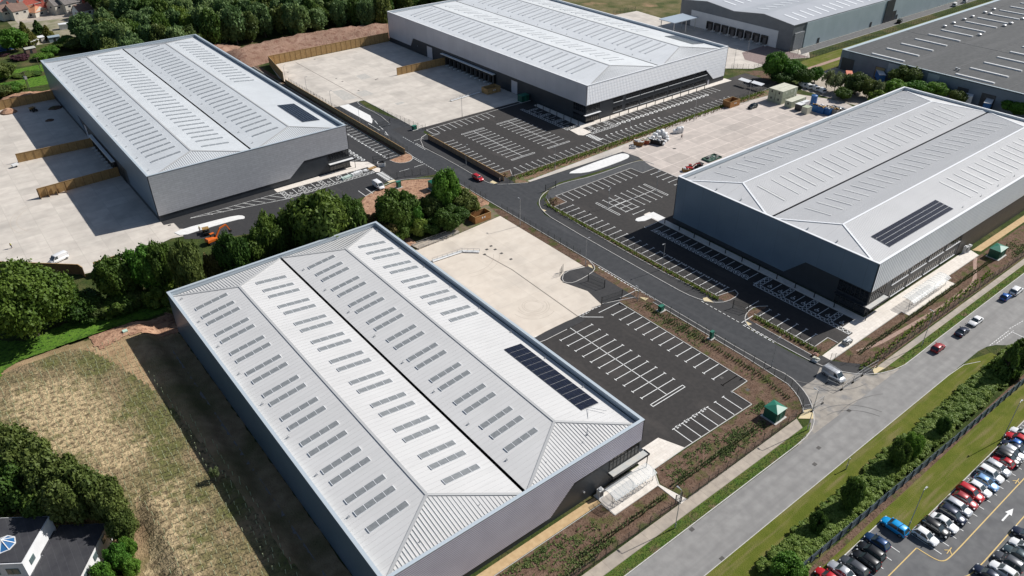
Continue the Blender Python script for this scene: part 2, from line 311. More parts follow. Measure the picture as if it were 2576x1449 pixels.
# field and soft ground west of the front warehouse
def sst(t): t = max(0, min(1, t)); return t*t*(3-2*t)
def mound(x, y): return 2.0*sst((23.4-x)/3.5)*sst((172-y)/9)*(1 if y > 118 else max(sst((x-2)/5), sst((y-104)/12)))
def inside(p, poly):
    c_ = False; x, y = p
    for (x0, y0), (x1, y1) in zip(poly, poly[1:]+poly[:1]):
        if (y0 > y) != (y1 > y) and x < (x1-x0)*(y-y0)/(y1-y0)+x0: c_ = not c_
    return c_
def drape(name, poly, off, m, st=1.0):
    xs = [p[0] for p in poly]; ys = [p[1] for p in poly]; mb = MB(); V = {}; rr_ = random.Random(3)
    def vid(i, j):
        if (i, j) not in V: x = i*st+rr_.uniform(-.25, .25)*st; y = j*st+rr_.uniform(-.25, .25)*st; V[(i, j)] = len(mb.v); mb.v.append((x, y, mound(x, y)+off))
        return V[(i, j)]
    for i in range(int(min(xs)/st)-1, int(max(xs)/st)+2):
        for j in range(int(min(ys)/st)-1, int(max(ys)/st)+2):
            if inside((i*st+st/2, j*st+st/2), poly): mb.f.append((vid(i, j), vid(i+1, j), vid(i+1, j+1), vid(i, j+1))); mb.mi.append(0)
    return tag(mb.build(name, m, flip=False, smooth=True), kind='structure')
FS = .981
STRAW = [[at(8, 60, 1120), at(8, 330, 930), at(8, 720, 900), at(8, 960, 1010), at(8, 1190, 1240), at(8, 1330, 1449), at(12, 1500, 120), at(12, 1420, 330), at(12, 1200, 430), at(12, 900, 330), at(12, 380, 120), at(8, 150, 1400)], [at(12, 1380, 620), at(12, 1750, 540), at(12, 1900, 900), at(12, 2020, 1200), at(12, 2100, 1500), at(12, 2300, 1900), at(12, 1300, 1900), at(12, 1360, 1449), at(12, 1500, 1050)]]
def straw_w(x, y):
    x /= FS; y /= FS; best = -9
    for pl in STRAW:
        d = min(abs((b[0]-a[0])*(a[1]-y)-(a[0]-x)*(b[1]-a[1]))/math.dist(a, b) if 0 <= ((x-a[0])*(b[0]-a[0])+(y-a[1])*(b[1]-a[1]))/math.dist(a, b)**2 <= 1 else math.dist((x, y), a) for a, b in zip(pl, pl[1:]+pl[:1]))
        best = max(best, d if inside((x, y), pl) else -d)
    return max(0, min(1, .5+best/9))
drape('field', [(-60, 50), (26.9, 60), (26.9, 158), (26, 161.5), (12, 165.5), (3, 168.5), (-8, 168), (-16, 160), (-22, 145), (-60, 140)], .05, fieldb)
drape('field_planting', [(x*FS, y*FS) for x, y in smooth_line([(22, 30), (21, 70), (19.5, 110), (17, 140), (12, 157), (8, 166.8), (0, 168), (-8, 167.5), (-15, 160), (-17, 146), (-10, 136), (-4, 124), (4, 110), (4.2, 104), (1.2, 99), (-4, 85), (-6, 50)], 2)], .09, field, .6)
_f = bpy.data.objects['field_planting'].data; _a = _f.attributes.new('straw', 'FLOAT', 'POINT'); _a.data.foreach_set('value', [straw_w(v.co.x, v.co.y) for v in _f.vertices])
drape('grass_strip', [ground(x_, y_, 1.0) for x_, y_ in ((-60, 850), (60, 850), (176, 800), (294, 775), (430, 740), (432, 771), (330, 806), (223, 843), (160, 864), (117, 882), (47, 905), (14, 940), (-4, 985), (-60, 1000))], .15, grassl, .5)
sheet('grass_strip', [(27, 168), (60, 166.5), (92, 164), (92, 173), (50, 174), (27, 175)], .035, grassl)
drape('soil_patch', [at(8, u, v, 1.4) for u, v in ((880, 478), (1320, 335), (1690, 208), (1760, 190), (1800, 400), (1660, 430), (1270, 510), (1130, 590), (1010, 650), (940, 580))], .17, soilr, .6)
sheet('soil_patch', [(26.8, 159), (80, 159), (92, 159), (92, 164.5), (60, 166), (26.8, 170)], .04, soilr)
sheet('path', [(23.9, 30), (26.7, 30), (26.7, 152), (23.9, 153)], .045, darkpath)
g = MB()
for i in range(65): g.box(23.2+.12*math.sin(i*1.3), 30+i*1.9, 0, 23.8, 31.89+i*1.9, .07)
struct('gravel_strip', g, gravel)
sheet('grass_lush_bank', [at(12, 1360, 1449), at(12, 1330, 1250), at(12, 1510, 1050), at(12, 1480, 900), at(12, 1390, 880), at(12, 1180, 1010), at(12, 900, 1449)], .05, grassl)
# asphalt of the estate
sheet('road', [(122.6, 66)]+smooth_line([(122.6, 66), (123.0, 61.8), (121.6, 57.9), (119.2, 54.3), (115.6, 50.5)], 1)+[(138.5, 50.5)]+smooth_line([(137.5, 50.9), (133.5, 55), (131.3, 59.6), (130.6, 66)], 1)+
      [(130.2, 150), (133, 157), (139, 161.5), (148, 163.8), (182, 160), (182, 172), (140, 170), (131.5, 174.9), (129.8, 180), (130.3, 215), (133, 222), (140, 229), (135, 252), (134, 262), (135, 272), (122.7, 272)], .02, asphr)
sheet('road_side_west', [(86, 186), (86, 193.3), (95, 193.6), (105, 198), (109, 196.5), (115, 195), (122, 193), (122.8, 190), (122.8, 228), (119.6, 213), (109, 228), (102.4, 262), (102.4, 216), (40.6, 216), (40.6, 213.4), (43.4, 212.8), (43.4, 208.5), (42.8, 201.5), (50, 196), (60, 192.5), (86, 189)], .022, asph)
sheet('carpark_west', [(102.4, 213), (119.6, 213), (119.6, 350), (102.4, 350)], .024, asph)
sheet('carpark_front', [(80, 66.6), (87.8, 66.6), (89.8, 61.5), (109.8, 61.3), (109.8, 66.3), (115, 66.4), (115, 104.1), (111, 106.2), (80, 106.2)], .024, asphb)
sheet('carpark_east', [(135.8, 62), (153.5, 62), (153.5, 122), (180.2, 122), (179.8, 152.3), (173.5, 152.2), (173.3, 157.2), (140.7, 157.2), (140.7, 152.1), (135.7, 152)], .024, asphb)
sheet('carpark_north', [(136.5, 176.5), (270, 176.8), (284, 178), (284, 196), (189, 196), (189, 230.5), (139, 230.5), (137, 215)], .024, asphb)
sheet('access_front', [(110.5, 106), (122.8, 98.5), (122.8, 123.3), (119.6, 121.3), (113.5, 123.1), (110, 119.6), (112.3, 113)], .026, asph)
sheet('access_east', [(130.2, 97), (135.5, 88), (136, 83), (131, 79), (135.9, 61.9), (147.5, 61.9), (142, 90), (134, 98)], .021, asphr)
sheet('access_north', [(129.9, 180), (136.8, 181), (137.2, 226), (134, 236), (129.7, 236)], .021, asph)
sheet('verge_asphalt_east', [(140.8, 157.3), (173.3, 157.3), (173.6, 152.4), (180, 152.4), (181.8, 156), (180.5, 159.6), (176, 160.6), (160, 161), (148.9, 162.9), (142, 161.6), (137.6, 158.5), (135.8, 152)], .026, mat('asphalt_grey_strip', (.055, .057, .06), (.075, .077, .08), .8, .9, bump=.01, bscale=8))
# concrete yards
sheet('yard_front', [(80, 105.9), (110.9, 106.1), (112.3, 112.5), (110.1, 119.4), (113.9, 122.9), (119.6, 121.2), (119.6, 157.6), (104, 156.4), (90, 156.3), (80, 156.3)], .03, concA)
sheet('yard_west', [(-60, 300), (-60, 232), (-1, 214.4), (15.9, 199.4), (24.6, 198.2), (33, 202), (40, 204.2), (43, 203.4), (44.6, 207.6), (43.6, 208.4), (43.5, 212.9), (40.8, 213.4), (40.6, 354), (40, 349.7), (20, 350), (-60, 352)], .03, conc)
sheet('yard_north', [(122.5, 270.5), (126.2, 270), (134.6, 270.6), (137.4, 269.7), (137.1, 230.4), (189, 229.9), (189, 337.5), (126.6, 337.2), (121, 312)], .03, conc)
sheet('yard_east', [(142, 170.6), (181, 169.3), (182, 162), (180, 155), (180.1, 142.5), (180, 123), (275, 123), (285, 150), (276, 171.2), (240, 174.4), (228, 175), (188, 172.5)], .028, concD)
sheet('yard_far', [(270.5, 216), (284.4, 204.2), (292, 197.8), (300, 197.3), (313, 198.3), (326, 191.7), (333, 196.8), (333, 203), (326.5, 203), (326.5, 283), (328, 303.3), (312.5, 304.5), (270.5, 300)], .03, conc)
sheet('brick_paving', [(300, 197.5), (313, 198.7), (326.5, 192), (326.5, 216.8), (308.2, 216.3), (300.2, 208.6)], .05, purp)
# pale islands, kerbs and paths
isl = MB(); isl.prism(smooth_line([(154.8, 166.7), (156.4, 167.6), (170, 168.0), (178.8, 167.9), (180.8, 166.5), (180.2, 164.2), (177.3, 163.2), (165, 163.0), (158.9, 163.8), (154.8, 166.7)], 1), 0, .14)
isl.prism(smooth_line([at(4, 1755, 895), at(4, 1850, 855), at(4, 2150, 775), at(4, 2380, 720), at(4, 2460, 725), at(4, 2465, 755), at(4, 2380, 765), at(4, 2050, 860), at(4, 1830, 930), at(4, 1755, 895)], 1), 0, .14)
isl.prism([at(1, 840, 1070), at(1, 930, 1050), at(1, 1150, 1165), at(1, 1172, 1215), at(1, 1165, 1245), at(1, 1120, 1225)], 0, .14)
isl.prism([(151.5, 131.4), (156.2, 131.3), (156.2, 126.5), (153.2, 126.5), (153.2, 129.0), (150.2, 129.0), (148.4, 130.0), (148.3, 131.0), (149.4, 131.6)], 0, .13)
struct('traffic_island', isl, mat('new_concrete', (.66, .65, .63), (.74, .73, .71), 1, .8))
pv_ = MB()
pv_.prism([(79.95, 66.5), (87.9, 66.6), (89.9, 61.6), (81.4, 61.6), (79.3, 58.4), (80.6, 53.1), (79.1, 53.0), (78.9, 58.4), (68.3, 58.5), (68.3, 63.9), (79.95, 63.9)], 0, .09)
pv_.prism([(134.9, 59.4), (164.5, 59.5), (164.5, 57.6), (186.5, 57.4), (186.5, 60.3), (205.5, 60.3), (206.8, 63.6), (155.3, 63.7), (155.3, 132), (152.9, 132), (152.9, 64.6), (147.8, 64.6), (147.8, 61.9), (134.9, 61.5)], 0, .09)
pv_.prism([(188.7, 223), (186.4, 222.7), (185.3, 194.6), (180, 194.6), (179.3, 189), (180.5, 187.6), (184.9, 188.2), (184.9, 193.0), (262.4, 193.6), (271.2, 193.2), (271.2, 197), (188.7, 195.6)], 0, .09)
pv_.prism(smooth_line([(75.1, 215.5), (75.1, 212.9), (106.3, 212.1), (106.4, 207), (107.5, 206.2), (109, 208.4), (108.8, 211.5), (108.5, 215.8), (106.6, 217.2), (104, 219.4), (102.5, 219.4), (102.4, 215.6)], 0), 0, .09)
struct('pavement', pv_, pave)
sheet('ochre_path', [(20, 63.5), (68.1, 63.5), (68.1, 61.9), (20, 61.7)], .05, ochre)
sheet('ochre_path', [(208, 60.8), (300, 60.8), (300, 62.6), (206.9, 62.6)], .05, ochre)
# beds of planting soil
sheet('planting_bed', [(20, 61.6), (68, 61.6), (68.2, 58.4), (78.8, 58.3), (79, 53.4), (56, 53.6), (20, 54)], .03, soil)
sheet('planting_bed', [(80.7, 53.3), (109, 53.4), (113.5, 53.4), (116.2, 53.8), (117.4, 54.6), (119.6, 57.4), (121.1, 61.4), (121.3, 70), (120.9, 100), (117.5, 105.2), (115.3, 104.5), (115.2, 66.2), (110, 66.1), (110, 61.1), (89.9, 61.3), (81.6, 61.4), (79.6, 58.4)], .035, soil)
sheet('planting_bed', [(137.4, 54.2), (140, 52.3), (300, 52.6), (300, 60.6), (205.5, 60.1), (186.7, 60.1), (186.7, 57.2), (164.3, 57.4), (164.3, 59.3), (136, 59.2)], .035, soil)
sheet('planting_bed', [(134.3, 96.5), (133.4, 110), (134, 150), (135.5, 156.4), (140.5, 156.9), (140.5, 152.2), (135.8, 152), (135.8, 91), (140.2, 90.2), (139.9, 88.2), (135.3, 88)], .035, soil)
sheet('planting_bed', [(133.2, 63), (133.6, 80), (135.4, 82), (139, 82.4), (141.6, 80.6), (136.4, 80.3), (136.4, 64.4), (141.6, 64.4), (141.6, 62.1), (135.1, 61.8)], .035, soil)
sheet('planting_bed', [(136.9, 172.0), (140.5, 169.9), (188, 172.6), (228, 175.5), (270, 172), (284, 175.5), (284, 177), (140, 176.6)], .035, mat('planting_soil_mixed', (.15, .10, .055), (.26, .155, .10), 1.2, 1, detail=8, extra=two((.10, .12, .035), .5, .48, .6), bump=.3, bscale=3))
sheet('planting_bed', [(137.0, 176.9), (139.2, 177), (141.7, 181), (137.3, 181)], .04, soil)
sheet('planting_bed', [(119.8, 213.3), (122.5, 213.3), (122.3, 340), (119.8, 352)], .03, soil)
sheet('planting_bed', smooth_line([(114.9, 212.4), (115.6, 208.8), (118, 207.3), (121, 208), (122.6, 210), (122.9, 213.3), (119.9, 213.2), (114.9, 212.4)], 1), .05, soilr)
sheet('planting_bed', [(119.7, 98), (122.4, 97), (122.4, 160), (119.7, 165)], .036, soil)
sheet('planting_bed', smooth_line([(95, 193.4), (105, 196.5), (110, 196.3), (117.5, 191.8), (122.5, 186), (122.3, 160), (96, 163), (86, 174), (86, 186), (95, 193.4)], 1), .016, soilr)
sheet('path', [(104.8, 156.6), (119.6, 157.8), (121, 166), (104.9, 163.5)], .045, mat('dry_soil', (.14, .115, .07), (.19, .15, .10), 1, 1, extra=two((.10, .12, .04), .5, .5, .6)))
gp = MB(); pts = [at(11, 900, 640), at(11, 1120, 560), at(11, 1300, 455), at(11, 1450, 370), at(11, 1640, 260), at(11, 1790, 165), at(11, 1920, 60), at(7, 2040, 1440), at(7, 2085, 1360), at(7, 2080, 1200), at(7, 2090, 1140)]
pts = smooth_line(pts, 2)
L_ = [(a[0], a[1]+.45) for a in pts]; Rr = [(a[0], a[1]-.45) for a in pts]
sheet('access_east', [(130.6, 78), (139, 78), (142.5, 80.3), (147, 80.3), (147, 91), (130.2, 98)], .0215, asph)
sheet('public_road', [at(11, 2090, 650), at(11, 2200, 592), at(11, 2290, 574), at(11, 2430, 578), at(11, 2576, 600), (190, 30), (230, 30), (230, 41.2), (158, 41.2)], .036, pubr)
struct('gravel_path', gp.poly(L_+Rr[::-1], .05), gravr)
# public road, verges, footpath
sheet('public_road', rect(-200, 41.0, 500, 48.7), .02, pubr)
sheet('junction_surface', [(107, 48.6), (114.2, 50.8), (118, 52.8), (120.2, 54.4), (122.1, 58.1), (126.6, 57.9), (131, 59.5), (133.5, 55), (137.5, 50.9), (145, 48.6)], .026, mat('asphalt_dusty', (.26, .235, .205), (.36, .325, .28), .6, .95, extra=two((.22, .21, .20), .5, .5, .65), bump=.01, bscale=8))
sheet('grass_verge', [(-200, 48.9), (56, 48.9), (105, 48.9), (112, 49.5), (114.6, 50.8), (112, 50.9), (-200, 50.8)], .06, grassk)
sheet('grass_verge', [(144, 48.7), (164, 48.9), (500, 48.9), (500, 50.6), (143, 50.6)], .06, grassk)
sheet('footpath', [(-200, 50.85), (112, 50.95), (113.3, 53.2), (-200, 52.6)], .05, foot)
sheet('footpath', [(141, 50.65), (500, 50.65), (500, 52.0), (140, 52.0)], .05, foot)
sheet('junction_pavement', [(116.2, 53.5), (117.9, 53.0), (119.8, 54.6), (122.1, 58.1), (123.4, 61.8), (123.4, 67.2), (122.5, 99), (121.2, 99), (121.3, 65.7), (121.2, 61.4), (119.5, 57.2), (117.3, 54.6)], .10, asph, 1)
sheet('junction_pavement', [(131.2, 60), (131.6, 59.6), (133.6, 55.2), (137.7, 50.95), (139.0, 52.0), (139.2, 54.2), (134.9, 59.1), (134.9, 61.5), (133.2, 63), (133.6, 78.3), (131.4, 78.6)], .10, asph, 1)
sheet('junction_pavement', [(130.2, 97.2), (134, 96.7), (133.4, 110), (134, 150), (135.8, 156.7), (137.5, 158.8), (133.9, 157.2), (131, 152), (130.2, 146)], .10, asph, 1)
sheet('junction_pavement', [(130.3, 180), (130.4, 176.9), (131.7, 175), (135.6, 172.4), (136.9, 172.6), (137, 181), (135.5, 215), (133.5, 222), (130.5, 216)], .10, asph, 1)
sheet('junction_pavement', smooth_line([(119.5, 121.1), (113.9, 122.8), (111, 121.4), (110.3, 119.8), (111, 118.2), (113.5, 117.6), (119, 118.2), (121, 119.3), (121.6, 121), (119.5, 121.1)], 1), .10, asph, 1)
sheet('junction_pavement', smooth_line([(97.7, 103.8), (98.2, 103.6), (88.9, 103.5), (88.6, 105), (89.8, 106.1), (102.5, 106.1), (103.9, 105), (103.4, 103.6), (97.7, 103.8)], 1), .10, asph, 1)
sheet('tactile_paving', [(115.9, 51.0), (118.3, 52.9), (116.5, 53.7), (113.5, 53.0)], .11, tact); sheet('tactile_paving', [(137.9, 50.9), (141.6, 50.7), (140.6, 52.3), (138.9, 51.9)], .11, tact)
sheet('tactile_paving', [at(10, 1920, 105), at(10, 1960, 95), at(10, 2030, 150), at(10, 1930, 135)], .11, tact); sheet('tactile_paving', [at(11, -220, 335), at(11, -140, 375), at(11, -110, 395), at(11, -190, 400)], .03, tact)
sheet('tactile_paving', [at(10, 1280, 92), at(10, 1375, 105), at(10, 1340, 130)], .11, tact); sheet('tactile_paving', [at(6, 290, 652), at(6, 345, 672), at(6, 322, 685)], .11, tact)
sheet('tactile_paving', [at(5, 2380, 370), at(5, 2430, 395), at(5, 2400, 403), at(5, 2352, 388)], .11, tact); sheet('tactile_paving', [at(5, 1320, 380), at(5, 1390, 362), at(5, 1410, 375), at(5, 1350, 392)], .11, tact)
sheet('tactile_paving', [at(6, 765, 1215), at(6, 800, 1225), at(6, 815, 1255), at(6, 770, 1235)], .11, tact)
# grass east of the public road, old car park
sheet('grass_verge', [(-200, 33.6), (150, 33.4), (165, 32.5), (165, 39), (159, 40.6), (150, 41), (-200, 41)], .03, grassv)
sheet('grass_verge', [(-200, 29.4), (103, 29.4), (103, 25.1), (165, 25), (165, 31), (-200, 31.6)], .03, grassv)
sheet('soil_strip', [(-200, 31.0), (200, 30.1), (200, 31.2), (-200, 32.0)], .04, soil)
sheet('carpark_old', rect(-200, -120, 400, 29.3), .012, cpk)
sheet('grass_verge', [(103.0, 25.1), (400, 25.1), (400, 29.5), (103.0, 29.5)], .035, grassv)
# north-east: lane, verges, scrub
sheet('lane', [(326, 196.9), (620, 196.9), (620, 202.2), (334, 202.4), (329, 198.4)], .04, mat('lane_asphalt', (.085, .085, .087), (.12, .12, .12), .6, .9))
sheet('grass_verge', [(306, 176.8), (322, 176.8), (640, 176.8), (640, 190.2), (315, 190.8), (306, 186)], .03, grassv)
sheet('path', [(306, 181.3), (640, 182.6), (640, 184.4), (308, 183.4)], .05, gravr)
sheet('scrub_land', [(270.5, 217), (270.5, 342), (250, 400), (300, 560), (900, 560), (900, 283), (327, 283), (326, 303.5), (312.5, 305), (290, 280), (285, 235)], .02, scrub)
sheet('service_yard', [(285, 118), (322, 118), (322, 176), (303, 176), (284, 168)], .02, foot)
sheet('soil_patch', [(262, 172), (290, 176.5), (300, 186), (290, 196), (284.5, 197), (284.3, 178), (270, 176)], .012, soil)
sheet('soil_patch', [(60, 352), (60, 370), (120, 362), (140, 352), (120, 340), (118, 352)], .012, soilb)
sheet('ground_north', [(10, 350.5), (60, 352), (90, 356), (90, 366), (10, 362)], .025, soilr)
sheet('grass_lawn', [(20, 372), (60, 372), (64, 386), (22, 386)], .03, grassl); sheet('grass_lawn', [(20, 390), (60, 394), (60, 406), (20, 402)], .03, grassl)
sheet('garden_ground', [(48, 440), (92, 440), (92, 500), (48, 500)], .03, mat('garden_dirt', (.30, .26, .19), (.17, .17, .09), .2, 1))
sheet('street', [(52, 492), (100, 486), (100, 500), (60, 640), (50, 640)], .035, foot)
# earth banks with real height
def bank(name, path, w, h, m, seed=0, slope=(1.0, 1.0)):
    rr = random.Random(seed); mb = MB(); n = 14; rows = []
    path = smooth_line(path, 2)
    for i, p in enumerate(path):
        a = path[max(0, i-1)]; b = path[min(len(path)-1, i+1)]; dx, dy = b[0]-a[0], b[1]-a[1]; l = math.hypot(dx, dy) or 1; nx, ny = -dy/l, dx/l
        e = min(1, i/4, (len(path)-1-i)/4)
        rows.append([(p[0]+nx*w*(j/n-.5)+rr.uniform(-.3, .3), p[1]+ny*w*(j/n-.5)+rr.uniform(-.3, .3), -.05+h*e*max(0, math.sin(math.pi*j/n))**.8*(1+rr.uniform(-.18, .18))) for j in range(n+1)])
    vs = [q for r_ in rows for q in r_]; fs = [(i*(n+1)+j, i*(n+1)+j+1, (i+1)*(n+1)+j+1, (i+1)*(n+1)+j) for i in range(len(rows)-1) for j in range(n)]
    mb.add(vs, fs); return tag(mb.build(name, m, smooth=True), kind='structure')
bank('earth_bank', [(112, 352), (122, 354), (134, 356), (150, 359), (168, 357), (180, 354), (190, 352), (205, 351)], 26, 4.6, soilb, 3)
bank('earth_bank', [(108, 342), (108, 356), (112, 372), (124, 381)], 16, 3.4, soilb, 5)
bank('earth_bank', [(22, 357), (30, 359), (39, 357.5)], 10, 2.2, soilr, 6)
sheet('grass_lush_bank', [(160, 366), (176, 366), (190, 356), (205, 352), (205, 368), (180, 380), (160, 376)], .06, grassl)

# kerbs: real upstands
kb = MB()
def kerb(pts, h=.12, w=.16, sm=1):
    pts = smooth_line(pts, sm) if sm else pts
    for a, b in zip(pts, pts[1:]): kb.bar((a[0], a[1], h/2+.01), (b[0], b[1], h/2+.01), w, h)
kerb([(122.7, 190), (122.7, 100), (122.7, 67), (123.4, 61.8), (122.1, 58), (119.9, 54.4), (116, 50.9), (112, 49.1), (105, 48.8), (-60, 48.8)])
kerb([(121.3, 99), (121.3, 61.6), (119.5, 57.2), (117.3, 54.5), (116, 53.5)])
kerb([(500, 48.8), (164, 48.8), (152, 48.6), (144, 48.6), (137.7, 50.9), (133.5, 55.1), (131.4, 59.6), (131, 72.8), (131.0, 78), (132.5, 80.5), (135.4, 82.1), (139, 82.5), (141.7, 80.6)])
kerb([(141.2, 90.1), (140.3, 88.0), (135.3, 87.9), (132.4, 89.9), (130.6, 94), (130.1, 100), (130.2, 146), (131.5, 153), (133.9, 157.2), (137.6, 160.2), (142, 161.9), (148, 162.7), (159.7, 160.4), (176, 160.3), (181, 159.2), (181.7, 154.6)])
kerb([(134.2, 96.7), (133.4, 110), (134.1, 150), (136.4, 155.5), (137.6, 157.6)]); kerb([(133.3, 63), (133.4, 78)])
kerb([(129.6, 214), (130.3, 200), (130.0, 180), (130.3, 176.9), (131.6, 174.9), (135.5, 172.3), (140, 169.8)]); kerb([(129.5, 214), (133, 222), (137, 224)])
kerb([(132.2, 241.9), (133.8, 252.4), (133, 265.3), (133.8, 269.7), (136.6, 271), (137.3, 269.6), (137.2, 231)])
kerb([(119.6, 213.2), (119.8, 260), (120, 345)], sm=0)
kerb([(114.8, 212.4), (115.6, 208.5), (118.5, 207), (121.2, 208), (122.8, 210.6), (122.9, 214), (122.8, 268)])
kerb([(114.9, 104.1), (115.0, 66.4), (109.8, 66.3), (109.8, 61.3), (89.8, 61.6), (81.2, 61.5), (79.2, 58.5)], sm=0)
kerb([(97.6, 103.7), (89.0, 103.6), (88.3, 105), (89.8, 106.1)]); kerb([(119.6, 103.2), (111, 106.2)], sm=0)
kerb([(119.5, 121.2), (113.7, 122.9), (110.2, 119.8), (111.2, 117.8), (113.5, 117.4), (119, 118), (121.5, 119.3), (122.6, 123)])
kerb([(140.7, 157.2), (173.3, 157.2), (173.5, 152.2), (179.8, 152.3), (179.9, 142.7)], sm=0); kerb([(140.7, 157.1), (140.7, 152.1), (135.7, 152), (135.7, 91), (141, 90)], sm=0)
kerb([(136.4, 80.6), (136.4, 64.4), (141.7, 64.5), (141.7, 62)], sm=0)
kerb([(136.3, 219), (136.9, 181.3), (141.7, 181), (139.3, 176.8), (270, 176.9), (283, 178)], sm=0); kerb([(139.3, 227.5), (169, 227.8), (189, 228)], sm=0)
kerb([(135, 59.3), (164.4, 59.4), (164.4, 57.5), (186.6, 57.3), (186.6, 60.2), (205.6, 60.2)], h=.1, w=.1, sm=0)
kerb([(20, 61.65), (68.1, 61.7), (68.2, 58.4), (78.9, 58.4), (79.0, 53)], h=.1, w=.1, sm=0)
kerb([(-60, 29.35), (103, 29.35), (103, 25.0), (400, 25.0)], sm=0); kerb([(-100, 41.0), (150, 41.0), (156, 40.7), (160, 39)], h=.05, w=.12, sm=0)
kerb([(95, 193.5), (105, 197.2), (110, 197), (117.5, 192.4), (122.4, 187)]); kerb([(326, 196.8), (620, 196.8)], sm=0); kerb([(334, 202.6), (620, 202.4)], sm=0)
kerb([(228, 175.2), (240, 174.5), (272, 171.6)], h=.08, sm=0); kerb([(142, 170.7), (188, 172.6), (228, 175.2)], h=.08, w=.3, sm=0)
struct('kerb', kb, kerbm)
# strip of pale concrete along the north bed
sheet('concrete_margin', [(141, 169.9), (181, 168.6), (182.5, 171), (189, 172.2), (140.8, 170.9)], .05, conc)

# painted markings
mk = MB(); LW = .16; MZ = .046
def ln(a, b, w=LW, z=MZ):
    dx, dy = b[0]-a[0], b[1]-a[1]; l = math.hypot(dx, dy); nx, ny = -dy/l*w/2, dx/l*w/2
    mk.add([(a[0]+nx, a[1]+ny, z), (a[0]-nx, a[1]-ny, z), (b[0]-nx, b[1]-ny, z), (b[0]+nx, b[1]+ny, z)], [(0, 1, 2, 3)])
def tee(base, tip, w=LW, t=.75):
    ln(base, tip, w); dx, dy = tip[0]-base[0], tip[1]-base[1]; l = math.hypot(dx, dy); nx, ny = -dy/l*t/2, dx/l*t/2
    ln((tip[0]+nx, tip[1]+ny), (tip[0]-nx, tip[1]-ny), w, MZ+.003)
def ring(cx, cy, r, w=.14, z=MZ, n=14, rx=1.0):
    for i in range(n):
        a0, a1 = 2*math.pi*i/n, 2*math.pi*(i+1)/n
        mk.add([(cx+r*math.cos(a0), cy+r*rx*math.sin(a0), z), (cx+r*math.cos(a1), cy+r*rx*math.sin(a1), z), (cx+(r-w)*math.cos(a1), cy+(r-w)*rx*math.sin(a1), z), (cx+(r-w)*math.cos(a0), cy+(r-w)*rx*math.sin(a0), z)], [(0, 1, 2, 3)])
def dash(a, b, on, off, w=.15):
    d = Vector((b[0]-a[0], b[1]-a[1])); L = d.length; d.normalize(); t = 0
    while t < L: e = min(L, t+on); ln((a[0]+d.x*t, a[1]+d.y*t), (a[0]+d.x*e, a[1]+d.y*e), w); t += on+off
def hatch(x0, y0, x1, y1, n, along='x'):     # box of crossed lines
    ln((x0, y0), (x1, y0), .12); ln((x0, y1), (x1, y1), .12); ln((x0, y0), (x0, y1), .12, MZ+.003); ln((x1, y0), (x1, y1), .12, MZ+.003)
    for i in range(n):
        if along == 'x': a = x0+(x1-x0)*i/n; b = x0+(x1-x0)*(i+1)/n; ln((a, y0), (b, y1), .11, MZ+.006); ln((a, y1), (b, y0), .11, MZ+.009)
        else: a = y0+(y1-y0)*i/n; b = y0+(y1-y0)*(i+1)/n; ln((x0, a), (x1, b), .11, MZ+.006); ln((x1, a), (x0, b), .11, MZ+.009)
def wheelchair(cx, cy, rz=0, s=1.0):
    c, s_ = math.cos(rz), math.sin(rz); T = lambda x, y: (cx+(x*c-y*s_)*s, cy+(x*s_+y*c)*s)
    p = T(0, -.25); ring(p[0], p[1], .42*s, .12*s)
    for a, b in (((0, .55), (0, .1)), ((0, .1), (.45, .1)), ((.45, .1), (.6, -.45))): ln(T(*a), T(*b), .13*s, MZ+.012)
    p = T(0, .75); ring(p[0], p[1], .14*s, .13*s, n=8)
def carplug(cx, cy):         # charging bay roundel: ring with a car-and-lead sign
    ring(cx, cy, .95, .13, n=18); ln((cx-.45, cy+.15), (cx+.4, cy+.15), .26, MZ+.003); ln((cx-.25, cy+.4), (cx+.2, cy+.4), .2, MZ+.003); ln((cx-.3, cy-.2), (cx+.1, cy-.45), .13, MZ+.003); ln((cx+.1, cy-.45), (cx+.45, cy-.25), .13, MZ+.003)
GL = {'A': [(0, 0, .5, 1), (.5, 1, 1, 0), (.22, .4, .78, .4)], 'S': [(1, .85, .3, 1), (.3, 1, 0, .75), (0, .75, 1, .3), (1, .3, .7, 0), (.7, 0, 0, .1)]}
def word(w, cx, cy, ux, uy, s=.62, sp=.78):      # letters along direction u
    vx, vy = -uy, ux
    for i, ch in enumerate(w):
        ox = cx+ux*(i-(len(w)-1)/2)*sp-ux*s/2-vx*s/2; oy = cy+uy*(i-(len(w)-1)/2)*sp-uy*s/2-vy*s/2
        for a, b, c, d in GL[ch]: ln((ox+ux*a*s*.8+vx*b*s, oy+uy*a*s*.8+vy*b*s), (ox+ux*c*s*.8+vx*d*s, oy+uy*c*s*.8+vy*d*s), .15, MZ+.003)
